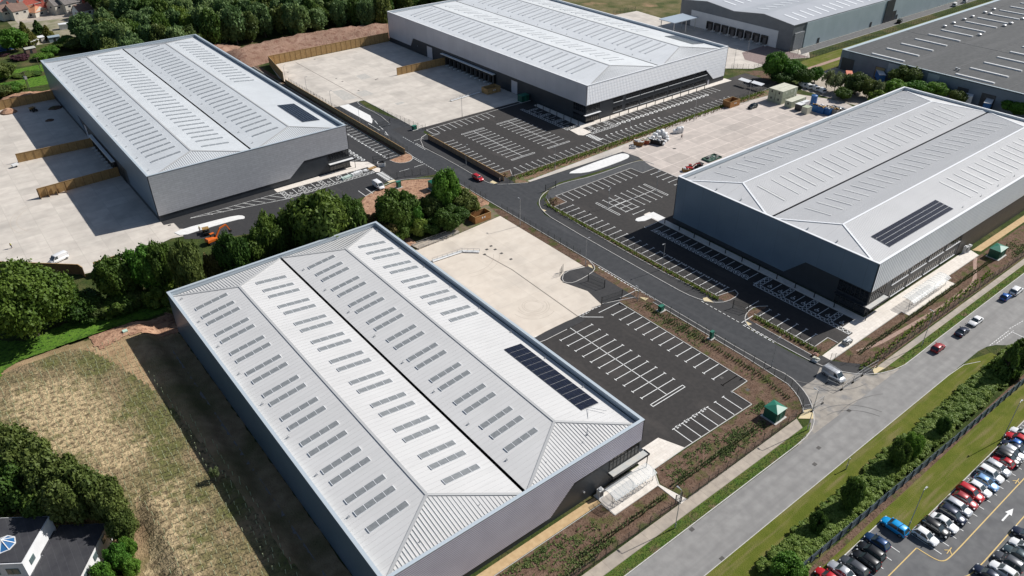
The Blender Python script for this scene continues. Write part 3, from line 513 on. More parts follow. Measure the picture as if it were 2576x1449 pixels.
# front car park
for i in range(15): tee((115.0, 68.8+i*2.5) if i < 14 else (115, 68.8), (109.9, 68.8+i*2.5) if i < 14 else (109.9, 68.8))
ln((115, 104), (108, 104.0)); ln((98.6, 103.7), (98.6, 74.0))
for i in range(11): tee((98.6, 76.5+i*2.5), (93.7, 76.5+i*2.5)); tee((98.6, 76.5+i*2.5), (103.5, 76.5+i*2.5))
ln((93.6, 74), (103.5, 74)); ln((93.6, 73.3), (103.5, 73.3)); ln((93.7, 74), (93.7, 73.3)); ln((103.4, 74), (103.4, 73.3))
for i in range(7): tee((107.1-i*2.5, 61.6), (107.1-i*2.5, 66.4))
for i in range(4): word('AS', 100.8-i*2.5, 66.3, -1, 0)
ln((109.8, 66.5), (109.6, 66.0)); ln((103.6, 105.3), (107.6, 102)); ln((86.5, 105), (89.4, 101))
dash(at(10, 220, 500), at(10, 400, 425), .7, .35); dash(at(10, 230, 490), at(10, 270, 478), .5, .3); dash(at(10, 670, 280), at(10, 900, 175), .7, .35); dash(at(10, 680, 292), at(10, 775, 245), .6, .35)
# east car park
for i in range(12): tee((143.0+i*2.52, 156.9), (143.0+i*2.52, 151.8)) if i < 12 else None
for i in range(5): tee((179.8, 149.7-i*2.5), (175, 149.7-i*2.5))
for i in range(34): tee((135.9, 66.9+i*2.5), (140.9, 66.9+i*2.5)) if not (80 < 66.9+i*2.5 < 91) or i in (5, ) else None
for i in range(8): word('AS', 140.4, 88.1+5+i*2.5-8.2, 0, -1) if 0 else None
for i in range(9): word('AS', 140.7, 93.3+i*2.5-.1, 0, -1, .6, .7)
ln((147.9, 141.3), (167.3, 141.3))
for i in range(9): tee((157+0*i, 141.3), (157, 141.3001)) if 0 else None
for i in range(7): x = 150.1+i*2.57; tee((x, 141.3), (x, 146.1)); tee((x, 141.3), (x, 136.4))
for x in (146.9, 168.3): ln((x, 136.3), (x, 146.1)); ln((x+.7*(1 if x < 150 else -1), 136.3), (x+.7*(1 if x < 150 else -1), 146.1)); ln((x-.1, 136.3), (x+.8*(1 if x < 150 else -1), 136.3)); ln((x-.1, 146.1), (x+.8*(1 if x < 150 else -1), 146.1))
for i in range(16): tee((152.4, 126.3-i*2.5), (147.5, 126.3-i*2.5))
for i in range(13): carplug(148.3, 122.5-i*2.5)
for i in range(5): tee((155.4, 134+i*2.5), (150.6, 134+i*2.5))
hatch(146.6, 62.3, 147.9, 88.6, 22, 'y')
for y0 in (87.2, 80.6, 74.0, 67.4): hatch(147.9, y0, 152.6, y0+1.3, 3, 'x')
for k, y in enumerate((85.9, 82.9, 79.2, 76.3, 72.6, 69.7, 66)): wheelchair(149.5, y-.2, -math.pi/2); 
for y in (84.4, 77.7, 71.1, 64.6): ln((147.9, y), (152.6, y))
# road and access markings
for x in (122.2, 122.8): dash((x, 119), (x, 104.5), .75, .4, .2)
dash((122.5, 104), (122.5, 98.5), .8, .5); ln((122.3, 105.2), (116.3, 105.3), .14); 
for x in (130.7, 131.3): dash((x, 79.5), (x, 71.0), .75, .4, .2)
dash((130.9, 92), (130.9, 80.5), .8, .5); ln((131.2, 80.3), (135.6, 80.4)); ln((136.7, 83.3), (141.9, 83.4), .14)
for x in (122.0, 122.6): dash((x, 211.5), (x, 203.5), .75, .4, .2)
dash((122.4, 203), (122.4, 194.5), .8, .5); ln((112.6, 202.5), (116.4, 202.4)); ln((118.2, 202.4), (122.0, 202.5))
for x in (129.1, 129.7): dash((x, 219), (x, 212.5), .75, .4, .2)
dash((129.1, 227.2), (129.1, 219.5), .8, .5); dash((141.3, 221.5), (130, 221.7), 4, 3)
for a in ((at(1, 1130, 1245), at(1, 1245, 1312)), (at(1, 1145, 1180), at(1, 1180, 1205)), (at(1, 1195, 1215), at(1, 1225, 1250)), (at(1, 1240, 1270), at(1, 1280, 1305)), (at(1, 1275, 1335), at(1, 1330, 1365)), (at(1, 1300, 1325), at(1, 1330, 1365)), (at(1, 1275, 1335), at(1, 1300, 1350))): ln(*a, .2)
for i in range(8): ln((106.0, 205.6-i*1.0), (108.3, 205.6-i*1.0), .55)
for i in range(7): ln((181.0, 186.8-i*.95), (183.4, 186.8-i*.95), .5)
# west building frontage
ln(at(4, 1915, 748), at(5, 340, 548), .15); ln((48.2, 212.9), (75.3, 212.3), .12)
for i in range(9): x = 52+i*2.7; ln((x+1.2, 212.5), (x+2.2+i*.35, 212.0-(x-46)*.165), .15)
hatch(75.5, 206.9, 106.0, 208.2, 22, 'x')
for x0 in (75.7, 82.0, 88.4, 94.9, 101.2): hatch(x0, 208.2, x0+1.4, 212.4, 3, 'y')
for x in (79.4, 85.7, 92, 98.3): ln((x+.4, 208.2), (x+.4, 212.4))
for x in (78.2, 81, 84.4, 87.2, 91, 94): wheelchair(x, 209.8)
for x in (95.3, 97.9): ln((x, 198.2), (x, 193.8), .18)
for i in range(17): tee((103.0, 219.5+i*2.5), (108.3, 219.5+i*2.5)); ring(108.0, 218.2+i*2.5, .75, .3, n=10)
for i in range(18): tee((119.5, 214.5+i*2.55), (114.8, 214.5+i*2.55)); ring(114.9, 215.8+i*2.55, .4, .35, n=8)
# north car park
for i in range(11): tee((141.7+i*2.5, 227.6), (141.7+i*2.5, 222.6))
ln((139.3, 227.4), (139.3, 222.8)); ln((139.3, 222.8), (140.8, 221.6))
for i in range(13): tee((135.9+.1*i*.9, 183.4+i*2.5), (140.6+.1*i*.9, 183.4+i*2.5))
for cx in (151.9, 167.9):
    ln((cx, 215.6), (cx, 187.3))
    for i in range(11): tee((cx, 189.9+i*2.4), (cx-4.9, 189.9+i*2.4)); tee((cx, 189.9+i*2.4), (cx+4.9, 189.9+i*2.4))
    for yy in (187.2, 216.2): ln((cx-5, yy), (cx+5, yy)); ln((cx-5, yy-.7), (cx+5, yy-.7)); ln((cx-5, yy), (cx-5, yy-.7)); ln((cx+5, yy), (cx+5, yy-.7))
for i in range(45): tee((143.8+i*2.5, 176.9), (143.8+i*2.5, 181.4))
for i in range(12): ring(187+i*2.5, 182.6, .4, .3, n=8)
for i in range(25): tee((197.1+i*2.5, 193.0), (197.1+i*2.5, 188.2))
for i in range(21): ring(198.6+i*2.5, 188.0, .85, .36, n=12)
hatch(184.2, 186.6, 197, 187.8, 9, 'x'); hatch(187.2, 187.8, 188.4, 192.8, 4, 'y'); hatch(194.9, 187.8, 196.1, 192.8, 4, 'y'); ln((191.6, 187.9), (191.6, 192.8))
for x in (185.7, 189.8, 193.4): wheelchair(x, 189.8)
hatch(179.3, 195, 180.5, 222.4, 20, 'y')
for y0 in (195.6, 203.2, 211, 218.6): hatch(180.5, y0, 185.2, y0+1.2, 4, 'x')
for y in (198.2, 201.6, 206.4, 209.6, 214, 217.2): wheelchair(182.2, y, -math.pi/2); ln((180.5, y-1.4), (185.2, y-1.4))
struct('road_markings', mk, whitep)
mk = MB()     # public car park and road east
for i in range(12): x = 99.2-i*2.52; ln((x, 24.1), (x, 29.1), .13)
for i in range(40): x = 104.2+i*2.47; ln((x, 19.7), (x, 24.8), .13)
for i in range(34): x = 84.5+i*2.5; ln((x, 8.6), (x, 13.6), .13)
a0 = at(15, 2355, 895); a1 = at(15, 2460, 780); dv = Vector((a1[0]-a0[0], a1[1]-a0[1])).normalized(); nv = Vector((-dv.y, dv.x))
L = (Vector(a1)-Vector(a0)).length; ln(a0, (a1[0]-dv.x*.9, a1[1]-dv.y*.9), .28)
tip = Vector(a1)+dv*.3; mk.add([(tip.x, tip.y, MZ+.004), (a1[0]-dv.x*1.6+nv.x*.55, a1[1]-dv.y*1.6+nv.y*.55, MZ+.004), (a1[0]-dv.x*1.6-nv.x*.55, a1[1]-dv.y*1.6-nv.y*.55, MZ+.004)], [(0, 1, 2)])
for y in (41.5, 42.1): dash(at(11, 2230, 580) if y < 42 else at(11, 2300, 558), at(11, 2420, 432) if y < 42 else at(11, 2470, 430), .6, .35, .13)
dash(at(11, 2430, 410), at(11, 2570, 330), .6, .4, .12); ln(at(11, 2460, 445), at(11, 2576, 500), .15); ln(at(11, 2500, 540), at(11, 2570, 555), .4)
struct('road_markings', mk, whitep)
mk = MB()
yl = smooth_line([(80, 22.9), (102.9, 22.8)], 0)
ln((70, 22.95), (102.2, 22.85), .17); 
for a, b in zip(*(lambda p: (p, p[1:]))(smooth_line([(102.2, 22.85), (102.4, 19.6), (103.2, 18.75), (104.6, 18.55), (108, 18.5)], 2))): ln(a, b, .17)
ln((108, 18.5), (240, 18.3), .17)
for a, b in zip(*(lambda p: (p, p[1:]))(smooth_line([(96, 15.6), (102.2, 15.6), (104.0, 14.9), (108, 14.75)], 2))): ln(a, b, .17)
ln((108, 14.75), (240, 14.5), .17)
for t_, u, v in ((15, 1825, 1197), (15, 2508, 497)):
    p = at(t_, u, v); ln((p[0]-.9, p[1]), (p[0]+.9, p[1]+.1), .13); ln((p[0]-.5, p[1]+.6), (p[0]+.2, p[1]), .13, MZ+.003); ln((p[0]-.5, p[1]-.6), (p[0]+.2, p[1]), .13, MZ+.006)
struct('road_markings', mk, yellp)
# covers and repair patches
cv = MB()
for t_, u, v in [(6, 1335, 758), (10, 2370, 1045-20), (5, 2365, 1028), (5, 2322, 1062), (5, 2407, 1062), (5, 2470, 1101), (5, 2565, 1160), (5, 2300, 1112), (1, 320, 728), (1, 590, 597), (1, 808, 790), (1, 870, 820), (1, 1205, 803), (1, 1222, 795), (1, 585, 952), (1, 1032, 912), (4, 1705, 818), (4, 2140, 778), (4, 2165, 790), (11, 815, 1235), (15, 510, 160), (15, 470, 325), (14, 1810, 980), (14, 2115, 1275), (10, 2110+0, 905), (6, 1640, 47), (6, 1628, 48)]:
    p = at(t_, u, v); cv.add([(p[0]-.4, p[1]-.35, .05), (p[0]+.4, p[1]-.35, .05), (p[0]+.4, p[1]+.35, .05), (p[0]-.4, p[1]+.35, .05)], [(0, 1, 2, 3)])
struct('drain_covers', cv, mat('iron', (.06, .055, .05), rough=.7))
dr = MB()
for a, b in ((at(5, 2290, 1108), at(6, 0, 1265)), (at(6, 0, 1265), at(10, 660, 285)), (at(1, 400, 628), at(1, 1075, 1000))): dr.bar((*a, .035), (*b, .035), .28, .02)
struct('drain_channel', dr, mat('channel_grate', (.22, .19, .16), rough=.8))
pt = MB()
for q in ([(1, 1005, 765), (1, 1095, 740), (1, 1165, 780), (1, 1065, 803)], [(1, 765, 920), (1, 870, 903), (1, 1020, 985), (1, 885, 1015)], [(1, 1000, 935), (1, 1100, 905), (1, 1185, 945), (1, 1075, 975)], [(1, 1395, 1040), (1, 1470, 1022), (1, 1500, 1035), (1, 1425, 1058)]):
    pt.poly([at(*p) for p in q], .036)
tm = MB()
def tyre(cx, cy, r0, a0, a1, w=.16, z=.042, sq=1.0):
    n = 18
    for i in range(n):
        p0, p1 = R(a0+(a1-a0)*i/n), R(a0+(a1-a0)*(i+1)/n)
        tm.add([(cx+r0*math.cos(p0), cy+r0*math.sin(p0), z), (cx+r0*math.cos(p1), cy+r0*math.sin(p1), z), (cx+(r0+w)*math.cos(p1), cy+(r0+w)*math.sin(p1), z), (cx+(r0+w)*math.cos(p0), cy+(r0+w)*math.sin(p0), z)], [(0, 1, 2, 3)])
for r0, a0, a1 in ((2.0, 0, 300), (2.5, 20, 330), (3.4, 150, 360), (4.0, 170, 350), (5.4, 180, 300)): tyre(97.5, 116, r0, a0, a1)
for cx, cy, r0, a0, a1 in ((97, 146, 9, 250, 330), (97, 146, 10.6, 250, 330), (170, 262, 14, 180, 250), (170, 262, 15.8, 180, 250), (150, 300, 11, 20, 110), (20, 240, 12, 120, 210), (20, 240, 13.7, 120, 210), (225, 150, 12, 200, 290)): tyre(cx, cy, r0, a0, a1)
struct('tyre_marks', tm, mat('rubber_on_concrete', (.46, .40, .33), (.53, .46, .385), 1.5, .9))
tm = MB()
for cx, cy, r0, a0, a1 in ((118, 41, 9, 15, 85), (118, 41, 10.6, 15, 85), (136, 66, 14, 200, 262), (136, 66, 15.7, 200, 262), (124, 30, 19, 60, 100)): tyre(cx, cy, r0, a0, a1, .14, .05)
struct('tyre_marks', tm, mat('rubber_on_road', (.15, .145, .14), (.20, .19, .18), 1.5, .9))
struct('concrete_patch', pt, mat('concrete_patch_grey', (.40, .385, .35), (.48, .45, .41), 1, .9))

# ================================================================== WAREHOUSES
def ribbed_slope(mb, A_, B_, C_, D_, n_dir, spacing, w=.09, h=.06):   # ribs run A->D / B->C style inside the quad (A,B = eave ends, C,D = ridge ends)
    pass
def warehouse(name, label, x0, x1, y0, y1, h, axis, eave, ridge, hips, mats, clad, lights, rib=1.0):
    T = thing(name, label, 'warehouse', (0, 0, 0))
    f = (lambda a, b, z: (a, b, z)) if axis == 'y' else (lambda a, b, z: (b, a, z))
    a0, a1, b0, b1 = (x0, x1, y0, y1) if axis == 'y' else (y0, y1, x0, x1)
    rm, rbm, cop = mats
    B = MB(); B.box(x0+.18, y0+.18, 0, x1-.18, y1-.18, eave-.1); body = B.build('wall', anth, T)
    # parapet upstands and coping
    P = MB(); pw = .30
    i_ = .182; P.box(x0+i_, y0+i_, eave-.1, x1-i_, y0+i_+pw, h); P.box(x0+i_, y1-pw-i_, eave-.1, x1-i_, y1-i_, h); P.box(x0+i_, y0+pw+i_, eave-.1, x0+pw+i_, y1-pw-i_, h); P.box(x1-pw-i_, y0+pw+i_, eave-.1, x1-i_, y1-pw-i_, h)
    P.build('parapet', trim, T)
    Cc = MB(); cw = .55; z0, z1 = h+.004, h+.10; o = .06
    Cc.box(x0-o, y0-o, z0, x1+o, y0+cw, z1); Cc.box(x0-o, y1-cw, z0, x1+o, y1+o, z1); Cc.box(x0-o, y0+cw, z0, x0+cw, y1-cw, z1); Cc.box(x1-cw, y0+cw, z0, x1+o, y1-cw, z1)
    Cc.build('coping', cop, T)
    # roof: two ridged bays, hipped at the ends
    am = (a0+a1)/2; e0 = a0+.75; e1 = a1-.75; bb0 = b0+.6; bb1 = b1-.6; hp0, hp1 = hips
    bays = [(e0, (a0+am)/2, am-.28), (am+.28, (a1+am)/2, e1)]; vz = eave+.25
    Rf = MB(); slopes = []; rw, rh = (.06, .02) if axis == 'y' else (.09, .06)
    for i, (p, q, r_) in enumerate(bays):
        Rf.m = 0; zp = eave if i == 0 else vz; zr = vz if i == 0 else eave
        c1, c2 = b0+hp0, b1-hp1
        A1, A2, Q1, Q2, R1, R2 = f(p, bb0, zp), f(p, bb1, zp), f(q, c1, ridge), f(q, c2, ridge), f(r_, bb0, zr), f(r_, bb1, zr)
        Rf.add([A1, A2, Q2, Q1], [(0, 1, 2, 3)]); Rf.add([R1, R2, Q2, Q1], [(0, 1, 2, 3)])
        if hp0: Rf.add([A1, Q1, R1], [(0, 1, 2)])
        if hp1: Rf.add([A2, Q2, R2], [(0, 1, 2)])
        for (s0, z0_, sg) in ((p, zp, 1), (r_, zr, -1)):
            slopes.append((s0, z0_, q, ridge))
            n = int((bb1-bb0)/rib)
            for k in range(1, n):      # ribs down the long slopes, cut off where the hip starts
                b = bb0+k*rib; t = 1.0
                if hp0 and b < c1: t = (b-bb0)/(c1-bb0)
                if hp1 and b > c2: t = (bb1-b)/(bb1-c2)
                Rf.m = 1; Rf.bar(f(s0, b, z0_+.02), f(s0+(q-s0)*t, b, z0_+(ridge-z0_)*t+.02), rw, rh)
        for (has, be, bc) in ((hp0, bb0, c1), (hp1, bb1, c2)):
            if not has: continue
            n = int((r_-p)/(.62 if axis == 'y' else 3.2))
            for k in range(1, n):
                a = p+(r_-p)*k/n; t = (a-p)/(q-p) if a < q else (r_-a)/(r_-q); zz = zp+(zr-zp)*(a-p)/(r_-p)
                Rf.m = 2; Rf.bar(f(a, be, zz+.03), f(a, be+(bc-be)*t, zz+(ridge-zz)*t+.03), .09, .08)
        # ridge and hip cappings
        Rf.m = 0
        caps = [(Q1, Q2)]+([(A1, Q1), (R1, Q1)] if hp0 else [])+([(A2, Q2), (R2, Q2)] if hp1 else [])
        Rf.m = 3
        for u, v in caps: Rf.bar((u[0], u[1], u[2]+.06), (v[0], v[1], v[2]+.06), .5, .08)
    Rf.build('roof', [rm, rbm, mat('roof_rib_dark', (.34, .345, .345), rough=.5) if axis == 'y' else rbm, mat('ridge_cap_grey', (.42, .42, .415), rough=.5) if axis == 'y' else trimw], T)
    G_ = MB(); p0 = f(am-.3, bb0, 0); p1 = f(am+.3, bb1, 0); G_.box(min(p0[0], p1[0]), min(p0[1], p1[1]), vz-.5, max(p0[0], p1[0]), max(p0[1], p1[1]), vz-.35)
    for s in (a0+pw, a1-pw-.42):
        p0 = f(s, b0+.3, 0); p1 = f(s+.42, b1-.3, 0); G_.box(min(p0[0], p1[0]), min(p0[1], p1[1]), eave-.3, max(p0[0], p1[0]), max(p0[1], p1[1]), eave-.2)
    G_.build('gutter', gutter, T)
    # upper cladding slabs: (side, outline in (along, height), material)
    for side, outl, m in clad:
        mb = MB(); n = len(outl)
        def W3(s, z, d):
            return {'y0': (s, y0+.18-d, z), 'y1': (s, y1-.18+d, z), 'x0': (x0+.18-d, s, z), 'x1': (x1-.18+d, s, z)}[side]
        vs = [Vector(W3(s, z, 0)) for s, z in outl]+[Vector(W3(s, z, .18)) for s, z in outl]; tr = tessellate_polygon([vs[:n]])
        mb.add(vs, [tuple(t) for t in tr]+[tuple(n+i for i in t) for t in tr]+[(i, (i+1) % n, n+(i+1) % n, n+i) for i in range(n)])
        mb.build('cladding', m, T)
    # rooflights: one part per strip of four panes
    cnt = 0; extra = MB(); gm = lights['mat']; fm = lights.get('frame', trimw); extra.m = 0
    cand = []
    for si, (alo, ahi, blist) in enumerate(lights['rows']):
        s0, z0_, q, rz_ = slopes[si]
        for b in blist:
            x, y, _ = f((alo+ahi)/2, b, 0); d = math.hypot(x, y); cand.append((d, si, alo, ahi, b))
    cand.sort()
    for k, (d, si, alo, ahi, b) in enumerate(cand):
        s0, z0_, q, rz_ = slopes[si]; zf = lambda a: z0_+(rz_-z0_)*(a-s0)/(q-s0)
        mb = MB() if k < 99 else extra; n = 4; w = lights['w']/2; g_ = .10 if lights.get('gap', 1) else .03; L = (ahi-alo)/n
        for j in range(n):
            u0, u1 = alo+j*L+g_, alo+(j+1)*L-g_; zt = .14 if lights.get('gap', 1) else .10
            mb.m = 0; b_ = [f(u0, b-w, zf(u0)), f(u1, b-w, zf(u1)), f(u1, b+w, zf(u1)), f(u0, b+w, zf(u0))]; mb.hexa(b_, [(p[0], p[1], p[2]+zt) for p in b_])
        mb.m = 1
        if lights.get('gap', 1):
            for j in range(n+1):
                u = alo+j*L; mb.bar(f(u, b-w, zf(u)+.09), f(u, b+w, zf(u)+.09), .09, .14)
        for sgn in (-1, 1): mb.bar(f(alo, b+sgn*(w+.04), zf(alo)+.06), f(ahi, b+sgn*(w+.04), zf(ahi)+.06), .05, .12)
        if k < 99: mb.build('rooflight', [gm, fm], T)
    if extra.v: tag(extra.build('rooflights_far', [gm, fm], T), kind='stuff')
    # little man-safe anchors along the eaves
    return T, f, slopes
def anchors(T, pts):
    for (x, y, z) in pts:
        mb = MB(); mb.box(x-.25, y-.15, z-.05, x+.25, y+.15, z+.12); mb.tube((x, y, z+.1), (x, y, z+.5), .05); mb.build('roof_anchor', galv, T)
def solar(T, X0, X1, Y0, Y1, nx, ny, zf, m=None):
    base = MB()
    ar = []
    for i in range(nx):
        for j in range(ny):
            u0 = X0+(X1-X0)*i/nx+.05; u1 = X0+(X1-X0)*(i+1)/nx-.05; v0 = Y0+(Y1-Y0)*j/ny+.05; v1 = Y0+(Y1-Y0)*(j+1)/ny-.05; ar.append((u0, u1, v0, v1))
    def q(x, y, d): return (x, y, zf(x, y)+d)
    base.hexa([q(X0, Y0, .06), q(X1, Y0, .06), q(X1, Y1, .06), q(X0, Y1, .06)], [q(X0, Y0, .13), q(X1, Y0, .13), q(X1, Y1, .13), q(X0, Y1, .13)])
    bo = base.build('solar_array', pvf, T)
    for u0, u1, v0, v1 in ar:
        mb = MB(); mb.hexa([q(u0, v0, .14), q(u1, v0, .14), q(u1, v1, .14), q(u0, v1, .14)], [q(u0, v0, .18), q(u1, v0, .18), q(u1, v1, .18), q(u0, v1, .18)]); mb.build('solar_panel', m or pv, bo)
def slope_z(sl_, idx): s0, z0_, q, rz_ = sl_[idx]; return lambda a: z0_+(rz_-z0_)*(a-s0)/(q-s0)
def window(T, side, a0_, a1_, z0_, z1_, pos, mull=6, sillm=True):   # recessed pane with frame; side 'y' faces -Y at y=pos, side 'x' faces -X at x=pos
    W3 = (lambda a, d, z: (a, pos-d, z)) if side == 'y' else (lambda a, d, z: (pos-d, a, z))
    def bx(mb, a, b, d0, d1, c, d): p = W3(a, d0, c); q = W3(b, d1, d); mb.box(min(p[0], q[0]), min(p[1], q[1]), min(p[2], q[2]), max(p[0], q[0]), max(p[1], q[1]), max(p[2], q[2]))
    m = MB(); bx(m, a0_, a1_, .01, .05, z0_, z0_+.08); bx(m, a0_, a1_, .01, .05, z1_-.08, z1_)
    for k in range(mull+1): a = a0_+(a1_-a0_-.07)*k/mull; bx(m, a, a+.07, .011, .07, z0_+.08, z1_-.08)
    bx(m, a0_+.07, a1_-.07, .012, .06, z0_+(z1_-z0_)*.42, z0_+(z1_-z0_)*.42+.05)
    w = m.build('window', frame, T)
    g = MB(); bx(g, a0_, a1_, 0, .006, z0_, z1_); g.build('pane', glassd, w)
    if sillm: s = MB(); bx(s, a0_-.15, a1_+.15, .0, .24, z0_-.16, z0_-.02); s.build('sill', sill, w)
def door(T, side, a0_, a1_, z1_, pos, m, name='door'):
    mb = MB(); W3 = (lambda a, d, z: (a, pos-d, z)) if side == 'y' else (lambda a, d, z: (pos-d, a, z))
    def bx(a, b, d0, d1, c, d): p = W3(a, d0, c); q = W3(b, d1, d); mb.box(min(p[0], q[0]), min(p[1], q[1]), c, max(p[0], q[0]), max(p[1], q[1]), d)
    bx(a0_, a1_, 0, .06, .02, z1_)
    for k in range(1, int(z1_/.6)): bx(a0_+.1, a1_-.1, .06, .08, k*.6-.02, k*.6+.02)
    d = mb.build(name, m, T); mb = MB()
    bx(a0_-.12, a0_, 0, .12, 0, z1_+.1); bx(a1_, a1_+.12, 0, .12, 0, z1_+.1); bx(a0_, a1_, 0, .12, z1_, z1_+.1); mb.build('door_frame', frame, d)
def dock(T, side, a, w, z1_, pos, m=black):
    W3 = (lambda s, d, z: (s, pos-d, z)) if side == 'y' else (lambda s, d, z: (pos-d, s, z))
    mb = MB()
    def bx(a0_, b0_, d0, d1, c, d): p = W3(a0_, d0, c); q = W3(b0_, d1, d); mb.box(min(p[0], q[0]), min(p[1], q[1]), c, max(p[0], q[0]), max(p[1], q[1]), d)
    bx(a-w/2, a-w/2+.5, 0, .9, .9, z1_); bx(a+w/2-.5, a+w/2, 0, .9, .9, z1_); bx(a-w/2+.5, a+w/2-.5, 0, .9, z1_-.9, z1_)
    d = mb.build('dock_shelter', m, T)
    mb = MB(); bx(a-w/2+.5, a+w/2-.5, 0, .05, .2, z1_-.9); mb.build('dock_door', mat('dock_door_grey', (.10, .10, .105), rough=.6), d)
    for s in (-1, 1): mb = MB(); bx(a+s*(w/2)-.2, a+s*(w/2)+.2, .0, 1.6, .05, .55); mb.build('wheel_guide', whitem, d)
def canopy(T, x0, x1, y0, y1, z, post=None, wallx=None, m=None):
    mb = MB(); mb.box(x0, y0, z, x1, y1, z+.12); c_ = mb.build('canopy', m or mat('canopy_top', (.42, .43, .42), (.50, .48, .44), 1, .7), T)
    mb = MB(); t = .1; mb.box(x0-t, y0-t, z-.15, x1+t, y0, z+.28); mb.box(x0-t, y0, z-.15, x0, y1, z+.28); mb.box(x1, y0, z-.15, x1+t, y1, z+.28); mb.build('fascia', frame, c_)
    if post: mb = MB(); mb.tube((post[0], post[1], 0), (post[0], post[1], z-.16), .09); mb.build('post', frame, c_)

# ---- front warehouse
pair = [148.7, 73.8]+[b for k in range(9) for b in (80.8+8*k, 77.75+8*k)]
TA, fA, slA = warehouse('warehouse', 'nearest warehouse with white roof, ribbed violet-grey front cladding and long solar strip', 26.98, 79.95, 64.0, 158.3, 11.2, 'y', 10.15, 11.95, (9, 9), (roofA, ribm, trim),
    [('y0', [(26.98, 1.5), (58.4, 1.5), (63.6, 6.4), (79.95, 6.4), (79.95, 11.1), (26.98, 11.1)], cladA), ('x0', [(64.0, .5), (158.3, .5), (158.3, 11.1), (64.0, 11.1)], flat_blue_reflect), ('x1', [(64.0, 6.4), (158.3, 3.5), (158.3, 11.1), (64.0, 11.1)], flat_grey), ('y1', [(26.98, 2), (79.95, 2), (79.95, 11.1), (26.98, 11.1)], flat_grey)],
    {'mat': grp, 'w': 1.15, 'rows': [(30.0, 37.1, pair), (43.9, 50.8, pair), (56.5, 63.2, pair), (69.9, 76.9, [b for b in pair if b > 108])]})
solar(TA, 73.0, 77.3, 72.8, 95.5, 4, 13, lambda x, y: slope_z(slA, 3)(x))
anchors(TA, [(29.0, 78+11*k, slope_z(slA, 0)(29.0)) for k in range(8)]+[(55.3, 72+11*k, slope_z(slA, 2)(55.3)) for k in range(8)]+[(78.3, 78+11*k, slope_z(slA, 3)(78.3)) for k in range(8)]+[(35, 67, 10.6), (46, 67, 10.6), (60, 67.3, 10.6), (68, 67, 10.6)])
window(TA, 'y', 72.1, 79.4, 3.5, 6.3, 64.17, 8, False); window(TA, 'y', 72.3, 79.4, .2, 2.9, 64.17, 6, False)
window(TA, 'y', 64.5, 71.5, .25, 1.0, 64.17, 4, False) if 0 else None
canopy(TA, 71.8, 80.9, 62.75, 64.1, 3.1, (80.6, 62.8)); 
mb = MB(); mb.box(80.0, 64.1, 3.1, 80.9, 66.5, 3.22); mb.build('canopy_return', frame, TA)
mb = MB(); mb.box(66.0, 64.0, 2.0, 66.3, 64.17, 2.3); mb.build('wall_light', galv, TA)
mb = MB(); mb.bar((70.0, 68.0, 11.1), (74.4, 72.6, 11.15), .06); mb.bar((74.4, 72.6, 11.2), (76.5, 70.0, 11.0), .06); mb.tube((69.8, 67.8, 10.7), (69.8, 67.8, 11.2), .16); mb.build('roof_cable', galv, TA)
# ---- west warehouse
rowB = [226.6]+[231.6+4*k for k in range(28)]+[344.9]
TB, fB, slB = warehouse('warehouse', 'warehouse with dark shingled front cladding beside the western concrete yard', 40.49, 102.25, 215.71, 354.47, 14.42, 'y', 13.35, 15.05, (9, 9), (roofB, roofB, trim),
    [('y0', [(40.49, 2), (81, 2), (86.5, 6.5), (102.25, 6.5), (102.25, 14.3), (40.49, 14.3)], cladB), ('x0', [(215.71, 2), (243, 2), (243.3, 6.4), (304.5, 6.4), (298, 2), (354.47, 2), (354.47, 14.3), (215.71, 14.3)], flat_blue_reflect), ('x1', [(215.71, 6.5), (354.47, 2), (354.47, 14.3), (215.71, 14.3)], flat_blue_reflect), ('y1', [(40.49, 2), (102.25, 2), (102.25, 14.3), (40.49, 14.3)], flat_grey)],
    {'mat': grpB, 'w': 1.1, 'rows': [(44.8, 53.5, rowB), (59.9, 68.0, rowB), (75.6, 84.1, rowB), (90.7, 98.0, [b for b in rowB if b > 278])]}, 1.0)
solar(TB, 92.6, 98.6, 226.8, 246.6, 6, 11, lambda x, y: slope_z(slB, 3)(x))
anchors(TB, [(42.6, 222+11*k, slope_z(slB, 0)(42.6)) for k in range(12)]+[(73.6, 222+11*k, slope_z(slB, 2)(73.6)) for k in range(12)])
window(TB, 'y', 94.6, 101.9, 3.6, 6.3, 215.88, 8, False); window(TB, 'y', 94.8, 101.9, .3, 2.8, 215.88, 6, False)
canopy(TB, 94.3, 103.2, 214.2, 215.8, 3.05, (103.0, 214.2), m=whitem)
for k in range(9): dock(TB, 'x', 258.6+k*3.2, 2.9, 4.6, 40.67)
mb = MB(); mb.box(39.2, 257, 4.7, 40.3, 286, 4.95); mb.build('dock_canopy', whitem, TB)
door(TB, 'x', 249, 252.5, 4.6, 40.67, gutter); door(TB, 'x', 294.5, 298.5, 5, 40.67, flat_grey)
